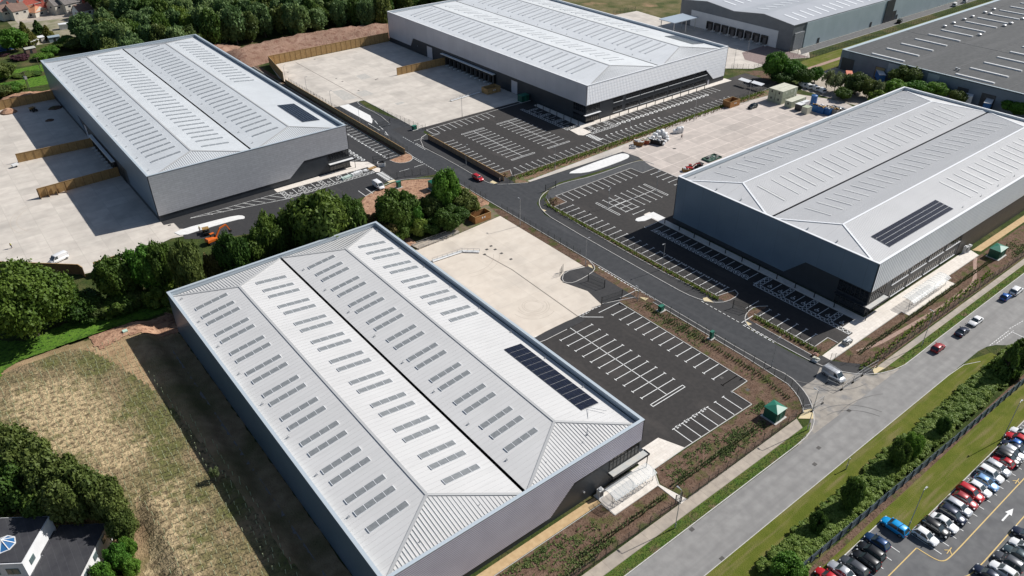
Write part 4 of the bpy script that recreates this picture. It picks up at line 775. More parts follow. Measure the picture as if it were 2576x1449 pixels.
# ---- north warehouse
rowC = [b for k in range(15) for b in (213.9+7.93*k, 210.8+7.93*k)]
TC, fC, slC = warehouse('warehouse', 'large warehouse with shimmering silver quilted front above a two-storey row of dark windows', 189.02, 269.14, 195.9, 337.5, 14.24, 'y', 13.2, 15.7, (9, 9), (roofC, roofC, trimw),
    [('y0', [(189.02, 6.8), (256.5, 6.8), (262, 2), (269.14, 2), (269.14, 14.15), (189.02, 14.15)], cladC), ('x0', [(195.9, 6.6), (315, 6.2), (317.6, 2.2), (337.5, 2.2), (337.5, 14.15), (195.9, 14.15)], flat_grey), ('x1', [(195.9, 2), (337.5, 2), (337.5, 14.15), (195.9, 14.15)], flat_grey), ('y1', [(189.02, 2), (269.14, 2), (269.14, 14.15), (189.02, 14.15)], flat_grey)],
    {'mat': grpC, 'w': .9, 'frame': roofC, 'rows': [(195.0, 207.0, rowC), (214.8, 222.6, rowC), (235, 247.4, rowC), (254.6, 262, [b for b in rowC if b > 230])]}, 1.0)
solar(TC, 259.7, 266.8, 207.0, 222.8, 4, 9, lambda x, y: slope_z(slC, 3)(x), mat('solar_grey', (.10, .11, .13), rough=.25))
anchors(TC, [(191.3, 204+10*k, slope_z(slC, 0)(191.3)) for k in range(13)]+[(231, 204+10*k, slope_z(slC, 2)(231)) for k in range(13)])
for k in range(7):
    a, b = (202.2+k*8.0-(0 if k else -.0), 209.4+k*8.0) if k else (203.4, 208.2)
    window(TC, 'y', a, b, 4.75, 6.7, 196.07, 8); window(TC, 'y', a, b, .95, 2.95, 196.07, 8)
window(TC, 'y', 189.4, 196.2, 3.7, 6.7, 196.07, 7, False); window(TC, 'y', 189.4, 196.0, .2, 2.8, 196.07, 6, False); window(TC, 'x', 196.3, 203, 3.7, 6.5, 189.19, 6, False); window(TC, 'x', 196.3, 203, .2, 2.8, 189.19, 6, False)
canopy(TC, 187.9, 196.4, 194.7, 196.0, 3.1, m=trimw)
for k in range(12): dock(TC, 'x', 252.6+k*3.2, 2.9, 4.6, 189.2)
mb = MB(); mb.box(187.6, 251, 4.75, 188.95, 290.2, 5.0); mb.build('dock_canopy', trimw, TC)
door(TC, 'x', 299, 303.5, 5.2, 189.2, flat_grey); door(TC, 'x', 236.5, 240.5, 5.2, 189.2, flat_grey); door(TC, 'y', 258.5, 259.6, 2.2, 196.07, flat_grey)
mb = MB(); mb.box(188.85, 311, 3.3, 189.02, 311.5, 3.6); mb.build('wall_light', galv, TC)
# ---- east warehouse
TD, fD, slD = warehouse('warehouse', 'warehouse with grey standing-seam roof, silver ribbed side and solar array beside the public road', 155.65, 276.21, 63.88, 123.48, 14.49, 'x', 13.5, 15.35, (9, 10), (roofD, ribd, trimw),
    [('x0', [(63.88, 6.8), (81.2, 6.8), (86.4, 1.6), (123.48, 1.6), (123.48, 14.4), (63.88, 14.4)], flat_blue_reflect), ('y0', [(155.65, 6.8), (276.21, 6.8), (276.21, 14.4), (155.65, 14.4)], cladD), ('y1', [(155.65, 2), (276.21, 2), (276.21, 14.4), (155.65, 14.4)], flat_grey), ('x1', [(63.88, 2), (123.48, 2), (123.48, 14.4), (63.88, 14.4)], flat_grey)],
    {'mat': grpD, 'w': .7, 'gap': 0, 'frame': ribd, 'rows': [(67.4, 76.2, [207.3+4.05*k for k in range(15)]), (83.6, 91.0, [167.6]+[172.8+4.02*k for k in range(24)]), (96.6, 105.4, [167.0]+[173.2+4.0*k for k in range(24)]), (112.7, 119.6, [167.0]+[172.6+4.0*k for k in range(24)])]}, .55)

solar(TD, 165.9, 196.8, 67.0, 72.0, 17, 4, lambda x, y: slope_z(slD, 0)(y))
anchors(TD, [(200+10*k, 66.2, slope_z(slD, 0)(66.2)) for k in range(7)]+[(160+11*k, 121.0, slope_z(slD, 3)(121.0)) for k in range(10)]+[(158.2, 76, 14.2), (158.2, 84, 14.2), (158.2, 104, 14.2), (158.2, 112, 14.2)])
mb = MB(); mb.box(200.5, 64.0, .0, 276.0, 64.07, 6.75); mb.build('lower_cladding', anthb, TD)
for k in range(4): window(TD, 'y', 165.9+8.8*k, 173.4+8.8*k, 4.75, 6.6, 64.05, 6); window(TD, 'y', 165.9+8.5*k, 173.4+8.5*k, 1.05, 2.9, 64.05, 6)
window(TD, 'y', 156.2, 163.0, 3.6, 6.6, 64.05, 7, False); window(TD, 'y', 156.2, 163.0, .2, 2.8, 64.05, 6, False); window(TD, 'x', 64.2, 72.0, 3.6, 6.6, 155.83, 7, False); window(TD, 'x', 64.2, 72.0, .2, 2.8, 155.83, 6, False)
canopy(TD, 154.5, 163.2, 62.6, 63.9, 3.1, (154.4, 62.8))
mb = MB(); mb.box(154.5, 63.9, 3.1, 155.6, 72, 3.25); mb.build('canopy_return', frame, TD)

# ================================================================== OTHER BUILDINGS
# far depot with wavy twin-ridge roof
TE = thing('warehouse', 'far depot with twin-ridge grey roof, white lower wall and a row of black loading docks', 'warehouse')
ex0, ex1, ey0 = 326.8, 640, 203.3; prof = [(203.3, 12.0), (220.3, 14.0), (237.4, 12.1), (254.4, 13.8), (271.5, 11.8)]
mb = MB(); rg = lambda x: [(x, y, z) for y, z in prof]+[(x, 271.5, 0), (x, 203.3, 0)]; mb.loft([rg(ex0+.2), rg(ex1)]); mb.build('wall', mat('wall_slate_grey', (.12, .135, .15), (.14, .155, .17), .5, .5), TE)
mb = MB()
for (a, za), (b, zb) in zip(prof, prof[1:]): mb.hexa([(ex0-.4, a-.25*(a < 204), za+.03), (ex1, a, za+.03), (ex1, b, zb+.03), (ex0-.4, b, zb+.03)], [(ex0-.4, a-.25*(a < 204), za+.22), (ex1, a, za+.22), (ex1, b, zb+.22), (ex0-.4, b, zb+.22)])
mb.build('roof', [mat('roof_sheet_far', (.42, .43, .45), (.38, .39, .41), .1, .4)], TE)
mb = MB(); mb.box(ex0, 211, .02, ex0+.3, 264, 8.0); mb.build('cladding', mat('wall_white', (.62, .64, .65), (.56, .58, .6), .2, .6, extra=slabs(4, 1.1, .02, .9, 0, .03, 0, True)), TE)
mb = MB(); mb.box(337, 202.9, 0.02, ex1, 203.45, 11.7); mb.build('cladding', mat('wall_pale_blue', (.42, .50, .52), (.38, .46, .48), .2, .6, extra=slabs(6, 20, .05, .85, 0, .02, 0, True)), TE)
mb = MB(); mb.box(328.5, 202.95, .02, 335.9, 203.4, 8.2)
for k in range(20): mb.box(328.5, 202.85, .3+k*.4, 335.9, 202.95, .42+k*.4)
mb.build('louvre_panel', mat('louvre', (.30, .31, .32), rough=.5), TE)
mb = MB(); mb.box(408, 202.6, .02, 416, 202.9, 11.6); mb.build('stair_panel', anth, TE)
for x in (348.5, 395.5, 421): door(TE, 'y', x, x+1.4, 2.6, 202.9, frame)
door(TE, 'y', 416.5, 420, 5, 202.9, frame)
for k in range(8): dock(TE, 'x', 251.0-k*4.75, 3.6, 4.6, ex0, black)
mb = MB(); mb.box(302, 253.5, 7, 320, 264, 7.3); c_ = mb.build('canopy', mat('canopy_blue', (.36, .42, .48), rough=.4), TE)
for x, y in ((303, 254.5), (303, 263), (312, 254.5), (319, 254.5), (319, 263)): mb = MB(); mb.tube((x, y, 0), (x, y, 7), .22); mb.build('post', galv, c_)
c_ = MB()
for k in range(22):
    for s_, (ya, yb) in enumerate(((206.5, 214.5), (225.5, 232), (243, 250.5), (258, 266))):
        x = 334+k*6.2 + (3 if s_ % 2 else 0)
        zf = lambda y: next(za+(zb-za)*(y-a)/(b-a) for (a, za), (b, zb) in zip(prof, prof[1:]) if a <= y <= b)
        mb = MB(); mb.hexa([(x, ya, zf(ya)+.2), (x+1.3, ya, zf(ya)+.2), (x+1.3, yb, zf(yb)+.2), (x, yb, zf(yb)+.2)], [(x, ya, zf(ya)+.34), (x+1.3, ya, zf(ya)+.34), (x+1.3, yb, zf(yb)+.34), (x, yb, zf(yb)+.34)]); 
        if project(x, ya, 13)[1] > -10 and project(x, ya, 13)[0] < 2600: mb.build('rooflight', trimw, TE)
# dark flat-roofed works
TF = thing('factory', 'works building with wide dark felt roof crossed by long white skylight strips', 'factory')
fx0, fx1, fy0, fy1, fh = 321.3, 640, 60, 174.4, 8.5
mb = MB(); mb.box(fx0, fy0, 0, fx1, fy1, fh-.5); mb.build('wall', mat('wall_steel_blue', (.13, .17, .21), (.16, .20, .245), .3, .5, extra=slabs(12, 30, .05, .9, 0, .12, 0, True)), TF)
mb = MB(); mb.box(fx0+.3, fy0+.3, fh-.49, fx1, fy1-.3, fh-.2); mb.build('roof', mat('felt_roof', (.055, .057, .058), (.075, .077, .078), .6, .9, extra=streaks((.11, .11, .11), 1.0, .5, (.03, .25, 1), .5, .7)), TF)
mb = MB(); mb.box(fx0-.1, fy1-1.6, fh-.19, fx1, fy1+.1, fh+.02); mb.box(fx0-.1, fy0, fh-.19, fx0+.5, fy1-1.6, fh+.02); mb.build('parapet', mat('parapet_pale', (.40, .47, .50), rough=.5), TF)
mb = MB()
for y in (106, 130.5, 147.3, 166.5): mb.box(fx0+.5, y, fh-.2, fx1, y+.12, fh-.12)
for x in (372, 450): mb.box(x, fy0+1, fh-.2, x+.3, fy1-2, fh-.1)
mb.build('roof_seams', mat('felt_lap', (.16, .16, .16), rough=.9), TF)
for k in range(13):
    x = 324.7+k*12.1
    for ya, yb in ((148.3, 163), (112, 127), (75, 90)):
        if k > 0 or True:
            P_ = project(x, (ya+yb)/2, fh)
            if -20 < P_[0] < 2620 and P_[1] > -20: mb = MB(); mb.hexa([(x, ya, fh-.2), (x+1.5, ya, fh-.2), (x+1.5, yb, fh-.2), (x, yb, fh-.2)], [(x+.2, ya+.1, fh+.25), (x+1.3, ya+.1, fh+.25), (x+1.3, yb-.1, fh+.25), (x+.2, yb-.1, fh+.25)]); mb.build('skylight', mat('skylight_white', (.62, .62, .60), (.5, .5, .49), 1, .5), TF)
for u, v in ((1775, 268), (1865, 235), (1972, 198), (2055, 170), (2125, 355), (2180, 128), (2232, 143), (2270, 97), (2375, 262), (2443, 238), (2558, 192), (1893, 698), (1918, 708)):
    p = at(3, u, v, fh); mb = MB(); mb.tube((p[0], p[1], fh-.2), (p[0], p[1], fh+.6), .8 if v < 600 else .35, .8 if v < 600 else .35, 8); mb.tube((p[0], p[1], fh+.6), (p[0], p[1], fh+.8), 1.0 if v < 600 else .5, .5, 8); mb.build('roof_vent', galv, TF)
for y, w in ((170.5, 5.5), (120.8, 4), (111, 5)): door(TF, 'x', y-w/2, y+w/2, 5.2, fx0, mat('shutter_dark', (.05, .055, .06), rough=.6))
door(TF, 'x', 153.5, 157.5, 5.0, fx0, mat('shutter_yellow', (.30, .24, .12), rough=.7))
for y in (148.0, 131.0): mb = MB(); mb.box(fx0-.08, y, 3.6, fx0, y+4.5, 7.6); mb.build('wall_panel', mat('wall_panel_pale', (.30, .34, .38), rough=.5), TF)
# white flat-roofed offices in the lower left corner
def rot_block(T, A_, u, w, L, D, z0, z1, name, m):
    mb = MB(); a = Vector(A_); u = Vector(u); w = Vector(w); q = [a, a+u*L, a+u*L+w*D, a+w*D]; mb.prism([(p.x, p.y) for p in q], z0, z1); return mb.build(name, m, T)
white_w = mat('render_white', (.74, .74, .74), (.66, .66, .66), .5, .8); felt = mat('felt_black', (.030, .030, .036), (.045, .045, .050), .6, .85, extra=slabs(1.1, 30, .03, 1.5, 0, .05))
u = Vector((-.584, -.812)); w_ = Vector((-.812, .584))
TO = thing('office_building', 'white rendered office block with black felt roof in the lower left corner', 'building')
cA = Vector((-7.5, 111.1)); cB = Vector((-.7, 106.8))
rot_block(TO, cA, u, w_, 9.0, 16, 0, 6.8, 'wall', white_w); rot_block(TO, cA+u*.2+w_*.2, u, w_, 8.6, 15.6, 6.8, 6.95, 'roof', felt)
cL = cB+w_*0
rot_block(TO, cB, u, w_, 22, 7.6, 0, 4.0, 'wall', white_w); rot_block(TO, cB+u*.15-w_*.02, u, w_, 21.5, 7.5, 4.0, 4.15, 'roof', felt)
rot_block(TO, cB+w_*7.6+u*1.2, u, w_, 4.5, 2.6, 0, 3.9, 'link_wall', white_w); rot_block(TO, cB+w_*7.6+u*1.2, u, w_, 4.5, 2.4, 3.9, 4.05, 'link_roof', felt)
def obl_window(T, p, d, nrm, wd, z0, z1):
    p = Vector(p); d = Vector(d); nrm = Vector(nrm); mb = MB()
    a = p+nrm*.02; b = a+d*wd; mb.hexa([(a.x, a.y, z0), (b.x, b.y, z0), (b.x+nrm.x*.06, b.y+nrm.y*.06, z0), (a.x+nrm.x*.06, a.y+nrm.y*.06, z0)], [(a.x, a.y, z1), (b.x, b.y, z1), (b.x+nrm.x*.06, b.y+nrm.y*.06, z1), (a.x+nrm.x*.06, a.y+nrm.y*.06, z1)])
    o = mb.build('window', mat('window_frame_green', (.08, .14, .13), rough=.5), T); mb = MB()
    for k in range(2):
        a2 = a+nrm*.065+d*(.08+k*wd/2); b2 = a2+d*(wd/2-.14); mb.hexa([(a2.x, a2.y, z0+.08), (b2.x, b2.y, z0+.08), (b2.x+nrm.x*.02, b2.y+nrm.y*.02, z0+.08), (a2.x+nrm.x*.02, a2.y+nrm.y*.02, z0+.08)], [(a2.x, a2.y, z1-.08), (b2.x, b2.y, z1-.08), (b2.x+nrm.x*.02, b2.y+nrm.y*.02, z1-.08), (a2.x+nrm.x*.02, a2.y+nrm.y*.02, z1-.08)])
    mb.build('pane', mat('glass_grey', (.10, .13, .14), rough=.1, spec=.8), o)
for k in range(6): obl_window(TO, cB+u*(1.6+k*3.3)-w_*.0, u, -w_, 1.2, 2.2, 3.4)
for k in range(3): obl_window(TO, cA+u*9.0+w_*(1+k*3), w_, u, 1.9, 4.4, 5.7); obl_window(TO, cA+u*9.0+w_*(1+k*3), w_, u, 1.9, 1.6, 2.9)
obl_window(TO, cA+u*6.4, u, -w_, 1.3, 4.7, 5.8)
pc = Vector(ground(9, 1370, 7)); mb = MB(); r_ = 1.7; ring_ = [(pc.x+r_*math.cos(a*math.pi/4+.3), pc.y+r_*math.sin(a*math.pi/4+.3), 7.0) for a in range(8)]
mb.add(ring_+[(pc.x, pc.y, 8.1)], [(i, (i+1) % 8, 8) for i in range(8)]); lt = mb.build('roof_lantern', mat('lantern_glass', (.03, .12, .28), rough=.1, spec=.8), TO)
for i in range(8): mb = MB(); mb.bar(ring_[i], (pc.x, pc.y, 8.15), .12); mb.bar(ring_[i], ring_[(i+1) % 8], .14); mb.build('lantern_bar', whitem, lt)
# houses beyond the gardens
brick = mat('brick_red', (.30, .075, .05), (.36, .10, .07), 1.5, .9, rnd=.1); cream = mat('render_cream', (.58, .54, .46), (.52, .48, .41), .8, .9)
tile_g = mat('roof_tile_grey', (.15, .135, .125), (.20, .18, .17), 1.0, .9, extra=slabs(.8, .35, .04, .8, .1, .1)); tile_b = mat('roof_tile_brown', (.16, .10, .08), (.20, .13, .10), 1, .9); tile_o = mat('roof_tile_orange', (.44, .19, .10), (.50, .24, .13), 1, .9)
def house(label, px, py, L, D, eh, rh, rz, wm, rmm, gabl=True, wins=((0.25, 1), (0.75, 1)), zb=0):
    p = ground(px, py); T = thing('house', label, 'house', (p[0], p[1], 0), rz)
    mb = MB(); mb.add([(-L/2, -D/2, 0), (L/2, -D/2, 0), (L/2, D/2, 0), (-L/2, D/2, 0), (-L/2, -D/2, eh), (L/2, -D/2, eh), (L/2, D/2, eh), (-L/2, D/2, eh), (-L/2, 0, eh+rh), (L/2, 0, eh+rh)],
       [(0, 1, 5, 4), (2, 3, 7, 6), (1, 2, 6, 9, 5), (3, 0, 4, 8, 7)]); mb.build('wall', wm, T)
    o = .35; mb = MB(); k = 0 if gabl else L*.28
    for sg in (-1, 1):
        e = [(-L/2-o, sg*(D/2+o), eh-.15), (L/2+o, sg*(D/2+o), eh-.15), (L/2+o-k, 0, eh+rh+.05), (-L/2-o+k, 0, eh+rh+.05)]
        mb.hexa(e, [(q[0], q[1], q[2]+.16) for q in e])
        if k: mb.add([(sg*(L/2+o), -D/2-o, eh), (sg*(L/2+o), D/2+o, eh), (sg*(L/2+o-k), 0, eh+rh+.2)], [(0, 1, 2)])
    r_ = mb.build('roof', rmm, T); mb = MB(); mb.box(L*.2, -.4, eh+rh-.4, L*.2+.9, .4, eh+rh+1.1); mb.build('chimney', brick, r_)
    for fx, fl in wins:
        for side in (-1, 1):
            z = (1.0 if fl == 0 else eh-1.9); x = -L/2+L*fx
            mb = MB(); mb.box(x-.8, side*D/2-.05, z, x+.8, side*D/2+.05, z+1.2); w = mb.build('window', whitem, T); mb = MB(); mb.box(x-.68, side*D/2-.08, z+.12, x+.68, side*D/2+.08, z+1.08); mb.build('pane', glassd, w)
    for side in (-1, 1):
        mb = MB(); mb.box(side*L/2-.05, -.9, eh-1.8, side*L/2+.05, .9, eh-.6); w = mb.build('window', whitem, T); mb = MB(); mb.box(side*L/2-.08, -.78, eh-1.68, side*L/2+.08, .78, eh-.72); mb.build('pane', glassd, w)
    return T
hb = R(-YAW-90)
house('red brick house under a big dark hipped roof in the far left corner', 55, 32, 16, 15, 4.6, 4.6, R(-62), brick, tile_g, False)
house('cream double-gabled house at the far left, left gable', 22, 47, 8.5, 7, 4.8, 2.6, R(20), cream, tile_b); house('cream double-gabled house at the far left, right gable', 48, 46, 8.5, 8, 4.8, 3.0, R(20), cream, tile_b)
house('low bungalow with bright orange tiled roof in the far left gardens', 84, 38, 12, 9, 2.6, 2.4, R(-52), cream, tile_o, False)
house('red brick house with white garage behind the orange roof', 118, 14, 10, 9, 5, 3, R(20), brick, tile_g); house('red brick house with three slim white windows at the far top left', 155, 11, 10, 9, 5, 3, R(20), brick, tile_g)
house('cream house with grey roof and twin gables, left half', 153, 32, 9, 8, 5, 2.8, R(20), cream, tile_g); house('cream house with grey roof and twin gables, right half', 179, 29, 10, 9, 5.2, 3.2, R(20), cream, tile_g)
house('small white house with steep dark brown roof near the wood', 212, 43, 8, 6.5, 4, 3, R(20), white_w, tile_b); house('red brick house with white bay window beside the wood', 197, 9, 9, 9, 5.2, 3, R(20), brick, tile_g)
house('white house with porch partly cut by the top edge', 76, 3, 8, 7, 4.5, 3, R(20), white_w, tile_g)
def shed(name, label, px, py, L, D, h, rz, wm, rmm, cat='shed', pitch=.5):
    p = ground(px, py); T = thing(name, label, cat, (p[0], p[1], 0), rz); mb = MB(); mb.box(-L/2, -D/2, 0, L/2, D/2, h); mb.build('wall', wm, T)
    mb = MB()
    for sg in (-1, 1): e = [(-L/2-.2, sg*(D/2+.2), h-.02), (L/2+.2, sg*(D/2+.2), h-.02), (L/2+.2, 0, h+pitch), (-L/2-.2, 0, h+pitch)]; mb.hexa(e, [(q[0], q[1], q[2]+.1) for q in e])
    mb.build('roof', rmm, T); mb = MB(); mb.box(-.5, -D/2-.05, 0, .5, -D/2, 1.9); mb.build('door', frame, T); return T
shed('shed', 'long low shed with white sheet roof at the end of the gardens', 188, 69, 14, 3.2, 2.5, R(-5), whitem, whitem); shed('marquee', 'small green-sided stall with white roof beside the long shed', 225, 66, 5.5, 3.4, 2.6, R(-5), kgreenr, whitem, 'stall')
shed('summerhouse', 'cream pavilion roof between garden trees, left of the pair', 83, 113, 4.5, 4, 2.2, R(30), cream, whitem); shed('summerhouse', 'cream pavilion roof between garden trees, right of the pair', 99, 106, 4.5, 4, 2.4, R(10), cream, whitem)
shed('shed', 'grey-blue garden shed under the tall hedge trees', 138, 104, 5, 3.5, 2.4, R(0), mat('blue_grey_board', (.22, .28, .32), rough=.7), mat('blue_grey_roof', (.28, .34, .38), rough=.6)); shed('greenhouse', 'blue-glazed conservatory with white frame at the left edge', 15, 125, 6, 4, 2.6, R(15), mat('glass_blue', (.06, .12, .30), rough=.15), whitem, 'greenhouse')
shed('shed', 'pale grey-roofed shed behind the lawn at the left', 77, 133, 4.5, 3.5, 2.3, R(10), tile_b, mat('shed_roof_pale', (.38, .38, .34), rough=.8))

# ================================================================== TREES AND PLANTS
def crown_mesh(name, m, seed, nl=6500, lumps=34, leaf=.075, shape='broad', lump_r=(.20, .34)):
    r = np.random.default_rng(seed); C = []; Rr = []
    while len(C) < lumps:
        d = r.normal(size=3); d /= np.linalg.norm(d)
        if shape == 'cone':
            z = r.random()**1.4; rad = (1-z)*.85*(.75+.3*r.random()); a = r.random()*6.283; C.append((rad*math.cos(a), rad*math.sin(a), .08+z*.86)); Rr.append(.10+.17*(1-z)); continue
        k = r.uniform(.45, .80); sc_ = {'broad': (1, 1, .42), 'tall': (.8, .8, .46), 'bush': (1, 1, .45), 'sparse': (1, 1, .42)}[shape]; cz = {'broad': .54, 'tall': .54, 'bush': .40, 'sparse': .60}[shape]
        C.append((d[0]*k*sc_[0], d[1]*k*sc_[1], max(.10, cz+d[2]*k*sc_[2]))); Rr.append(r.uniform(*lump_r))
    C = np.array(C); Rr = np.array(Rr); idx = r.integers(0, lumps, nl); d = r.normal(size=(nl, 3)); d[:, 2] = d[:, 2]*.9+.25; d /= np.linalg.norm(d, axis=1)[:, None]
    rad = Rr[idx]*r.uniform(.72, 1.08, nl)*(1+.25*np.sin(d[:, 0]*9+idx)*np.cos(d[:, 1]*8)); P = C[idx]+d*rad[:, None]*np.array([1, 1, .55 if shape != 'cone' else .6])
    nrm = d*1.0+r.normal(size=(nl, 3))*.55; nrm /= np.linalg.norm(nrm, axis=1)[:, None]
    t = np.cross(nrm, r.normal(size=(nl, 3))); t /= np.linalg.norm(t, axis=1)[:, None]; b = np.cross(nrm, t); s = leaf*r.uniform(.6, 1.35, nl)[:, None]
    t = t*s; b = b*s*r.uniform(.55, 1, nl)[:, None]; hz = np.array([1, 1, .62]); t = t*hz; b = b*hz
    V = np.stack([P-t-b*.6, P+t*.9-b, P+t+b*.7, P-t*.8+b], 1).reshape(-1, 3); V[:, 2] = np.maximum(V[:, 2], .01)
    me = bpy.data.meshes.new(name); me.vertices.add(len(V)); me.vertices.foreach_set('co', V.ravel()); me.loops.add(len(V)); me.loops.foreach_set('vertex_index', np.arange(len(V), dtype=np.int32))
    me.polygons.add(nl); me.polygons.foreach_set('loop_start', np.arange(0, len(V), 4, dtype=np.int32)); me.polygons.foreach_set('loop_total', np.full(nl, 4, dtype=np.int32)); me.update(calc_edges=True); me.materials.append(m); return me
def trunk_mesh(seed, shape='broad'):
    rr = random.Random(seed); mb = MB(); mb.tube((0, 0, -.01), (0.01, 0, .32), .062, .045, 8); mb.tube((.01, 0, .32), (-.01, .01, .75), .045, .014, 7)
    for k in range(7):
        a = k*2.3; z = .25+.06*k; l = rr.uniform(.35, .62); mb.tube((0, 0, z), (l*math.cos(a), l*math.sin(a), z+.18), .026, .008, 5)
    me_o = mb.build('trunk', bark); me = me_o.data; bpy.data.objects.remove(me_o); return me
TR = [trunk_mesh(k) for k in range(3)]
CR = {}
for kind, shp, nl, lf, lm, var in (('oak', 'broad', 34000, .028, 70, 2), ('dark', 'broad', 20000, .040, 52, 3), ('bright', 'broad', 18000, .040, 46, 2), ('grey', 'tall', 8000, .065, 34, 3), ('red', 'bush', 9000, .055, 26, 1), ('conifer', 'cone', 9000, .052, 70, 1), ('scrub', 'broad', 18000, .040, 46, 2), ('hedge', 'bush', 6000, .07, 22, 3), ('pale', 'sparse', 1500, .06, 22, 2), ('purple', 'bush', 3000, .10, 20, 1)):
    CR[kind] = [crown_mesh('crown', LEAF[kind], 100+i*7+sum(map(ord, kind)), nl, lm, lf, shp) for i in range(var)]
CR['darkbush'] = [crown_mesh('crown', LEAF['dark'], 31, 7000, 22, .065, 'bush')]
CR['far'] = [crown_mesh('crown', LEAF[k], 60+i, 9000, 44, .055, 'tall') for i, k in enumerate(('dark', 'grey', 'oak', 'grey', 'grey', 'scrub'))]
CR['conifer_dark'] = [crown_mesh('crown', LEAF['dark'], 77, 6000, 70, .07, 'cone')]
def plant(x, y, r_, h, kind, label, group=None, name='tree', cat='tree', trunk=True, i=None, kindtag=None):
    if 20 < x < 84 and 140 < y < 159+r_*.9: y = 159+r_*.9
    T = thing(name, label, cat, (x, y, mound(x, y) if x < 22 else 0), random.uniform(0, 6.28), group); T.scale = (r_, r_, h)
    c_ = bpy.data.objects.new('crown', random.choice(CR[kind]) if i is None else CR[kind][i % len(CR[kind])]); COL.objects.link(c_); c_.parent = T
    if trunk: t_ = bpy.data.objects.new('trunk', random.choice(TR)); COL.objects.link(t_); t_.parent = T
    return T
def tree_px(px, by, ty, w, kind, label, **k):      # base point, top line and crown width as measured
    g_ = ground(px, by); h = rise(px, by, ty)*.93; h = max(1.0, h)
    gx, gy = ground(px-w/2, by), ground(px+w/2, by); r_ = math.dist(gx, gy)/2
    return plant(g_[0], g_[1], r_, h, kind, label, **k)
hedgerow = [
 (95, 862, 655, 215, 'oak', 'broad olive-green oak at the left edge above the field'), (215, 845, 730, 110, 'dark', 'dark shrubby tree tucked right of the big left oak'),
 (25, 800, 690, 120, 'oak', 'olive oak crown cut by the left frame edge'), (165, 800, 690, 110, 'oak', 'olive tree behind the right shoulder of the big oak'),
 (315, 765, 628, 100, 'dark', 'dark green tree right of the timber gate screen'), (388, 790, 600, 96, 'bright', 'fresh bright green tree in the middle of the hedgerow'),
 (330, 830, 715, 100, 'dark', 'low dark thicket tree below the bright one'), (430, 745, 590, 80, 'dark', 'dark tree between the bright tree and the excavator'), (495, 770, 578, 92, 'scrub', 'mid-green tree directly below the orange excavator'),
 (552, 735, 607, 56, 'red', 'brownish olive tree right of the excavator'), (602, 720, 560, 84, 'dark', 'dark green tree under the white traffic island'), (655, 690, 556, 80, 'dark', 'dark tree behind the far left corner of the nearest warehouse'),
 (700, 672, 516, 86, 'dark', 'tall dark tree left of the great round one'), (822, 655, 464, 176, 'dark', 'great round dark tree in front of the disabled bays'), (890, 640, 478, 90, 'dark', 'right shoulder crown beside the great round tree'),
 (755, 650, 500, 90, 'dark', 'left shoulder crown beside the great round tree'), (936, 590, 525, 56, 'red', 'low russet shrub between two dark trees'), (1000, 588, 460, 112, 'dark', 'round dark tree left of the green-roofed kiosk'), (1040, 582, 500, 60, 'bright', 'yellow-green tree at the right of the round dark one'),
 (1125, 548, 415, 78, 'bright', 'pale green upright tree beside the internal road'), (1085, 560, 480, 76, 'scrub', 'dull green shrub tree behind the kiosk'), (1165, 545, 470, 86, 'scrub', 'spreading olive shrub by the road fence'), (1195, 540, 500, 40, 'hedge', 'small white-flowering shrub at the end of the hedgerow'),
 (1135, 575, 510, 90, 'dark', 'dark bush at the foot of the pale upright tree'), (970, 612, 550, 80, 'red', 'brown-green undergrowth bush below the round dark tree')]
def foot_line(px): return 894+(870-894)*px/117 if px < 117 else (870-35*(px-117)/59 if px < 176 else (835-29*(px-176)/118 if px < 294 else 806-36*(px-294)/129))
for px, by, ty, w, k, lb in hedgerow: tree_px(px, min(by, foot_line(px)-30) if px < 430 else by, ty, w, k, lb)
rr = random.Random(4)
hx = [(240, 838), (275, 828), (300, 848), (345, 832), (380, 815), (415, 800), (455, 782), (470, 800), (520, 762), (560, 748), (600, 735), (640, 722), (680, 700), (720, 690), (770, 678), (800, 672), (860, 665), (900, 650), (930, 632), (965, 620), (1010, 605), (1050, 590), (1090, 585), (250, 800), (285, 790), (390, 845), (330, 850), (620, 760), (560, 780), (500, 800)]
hx = [(px, min(by, foot_line(px)-15) if px < 430 else by) for px, by in hx]
for i, (px, by) in enumerate(hx): tree_px(px+rr.uniform(-8, 8), by, by-rr.uniform(38, 62), rr.uniform(55, 80), ['darkbush', 'hedge', 'darkbush', 'scrub'][i % 4], 'low bush of the understorey along the hedgerow between the yards', group='understorey bushes of the hedgerow', name='bush', cat='bush', trunk=False)
corner = [(40, 1215, 1085, 150, 'scrub', 'dark olive tree at the left edge above the white offices'), (110, 1260, 1110, 140, 'scrub', 'olive tree leaning over the field edge'), (175, 1290, 1150, 130, 'scrub', 'spreading olive tree behind the white offices'), (225, 1325, 1180, 140, 'scrub', 'wide olive tree in the centre of the corner clump'),
 (290, 1330, 1205, 110, 'scrub', 'olive tree at the right end of the corner clump'), (60, 1310, 1180, 150, 'dark', 'shaded tree close behind the felt roof'), (325, 1368, 1270, 80, 'scrub', 'small olive tree above the lush bush'), (10, 1180, 1060, 110, 'scrub', 'tree cut by the left frame edge below the field'), (150, 1330, 1230, 120, 'dark', 'dark tree immediately behind the gable parapet')]
for px, by, ty, w, k, lb in corner: tree_px(px, by, ty, w, k, lb)
for i, (px, by, ty, w, lb) in enumerate([(312, 1440, 1362, 62, 'bright green bush against the white office wall'), (332, 1405, 1345, 46, 'bright green bush at the top of the lush bank'), (272, 1490, 1412, 66, 'bright green bush at the bottom frame edge'), (338, 1450, 1402, 50, 'small bright bush right of the office bushes')]): tree_px(px, by, ty, w, 'bright', lb, name='bush', cat='bush', trunk=False)
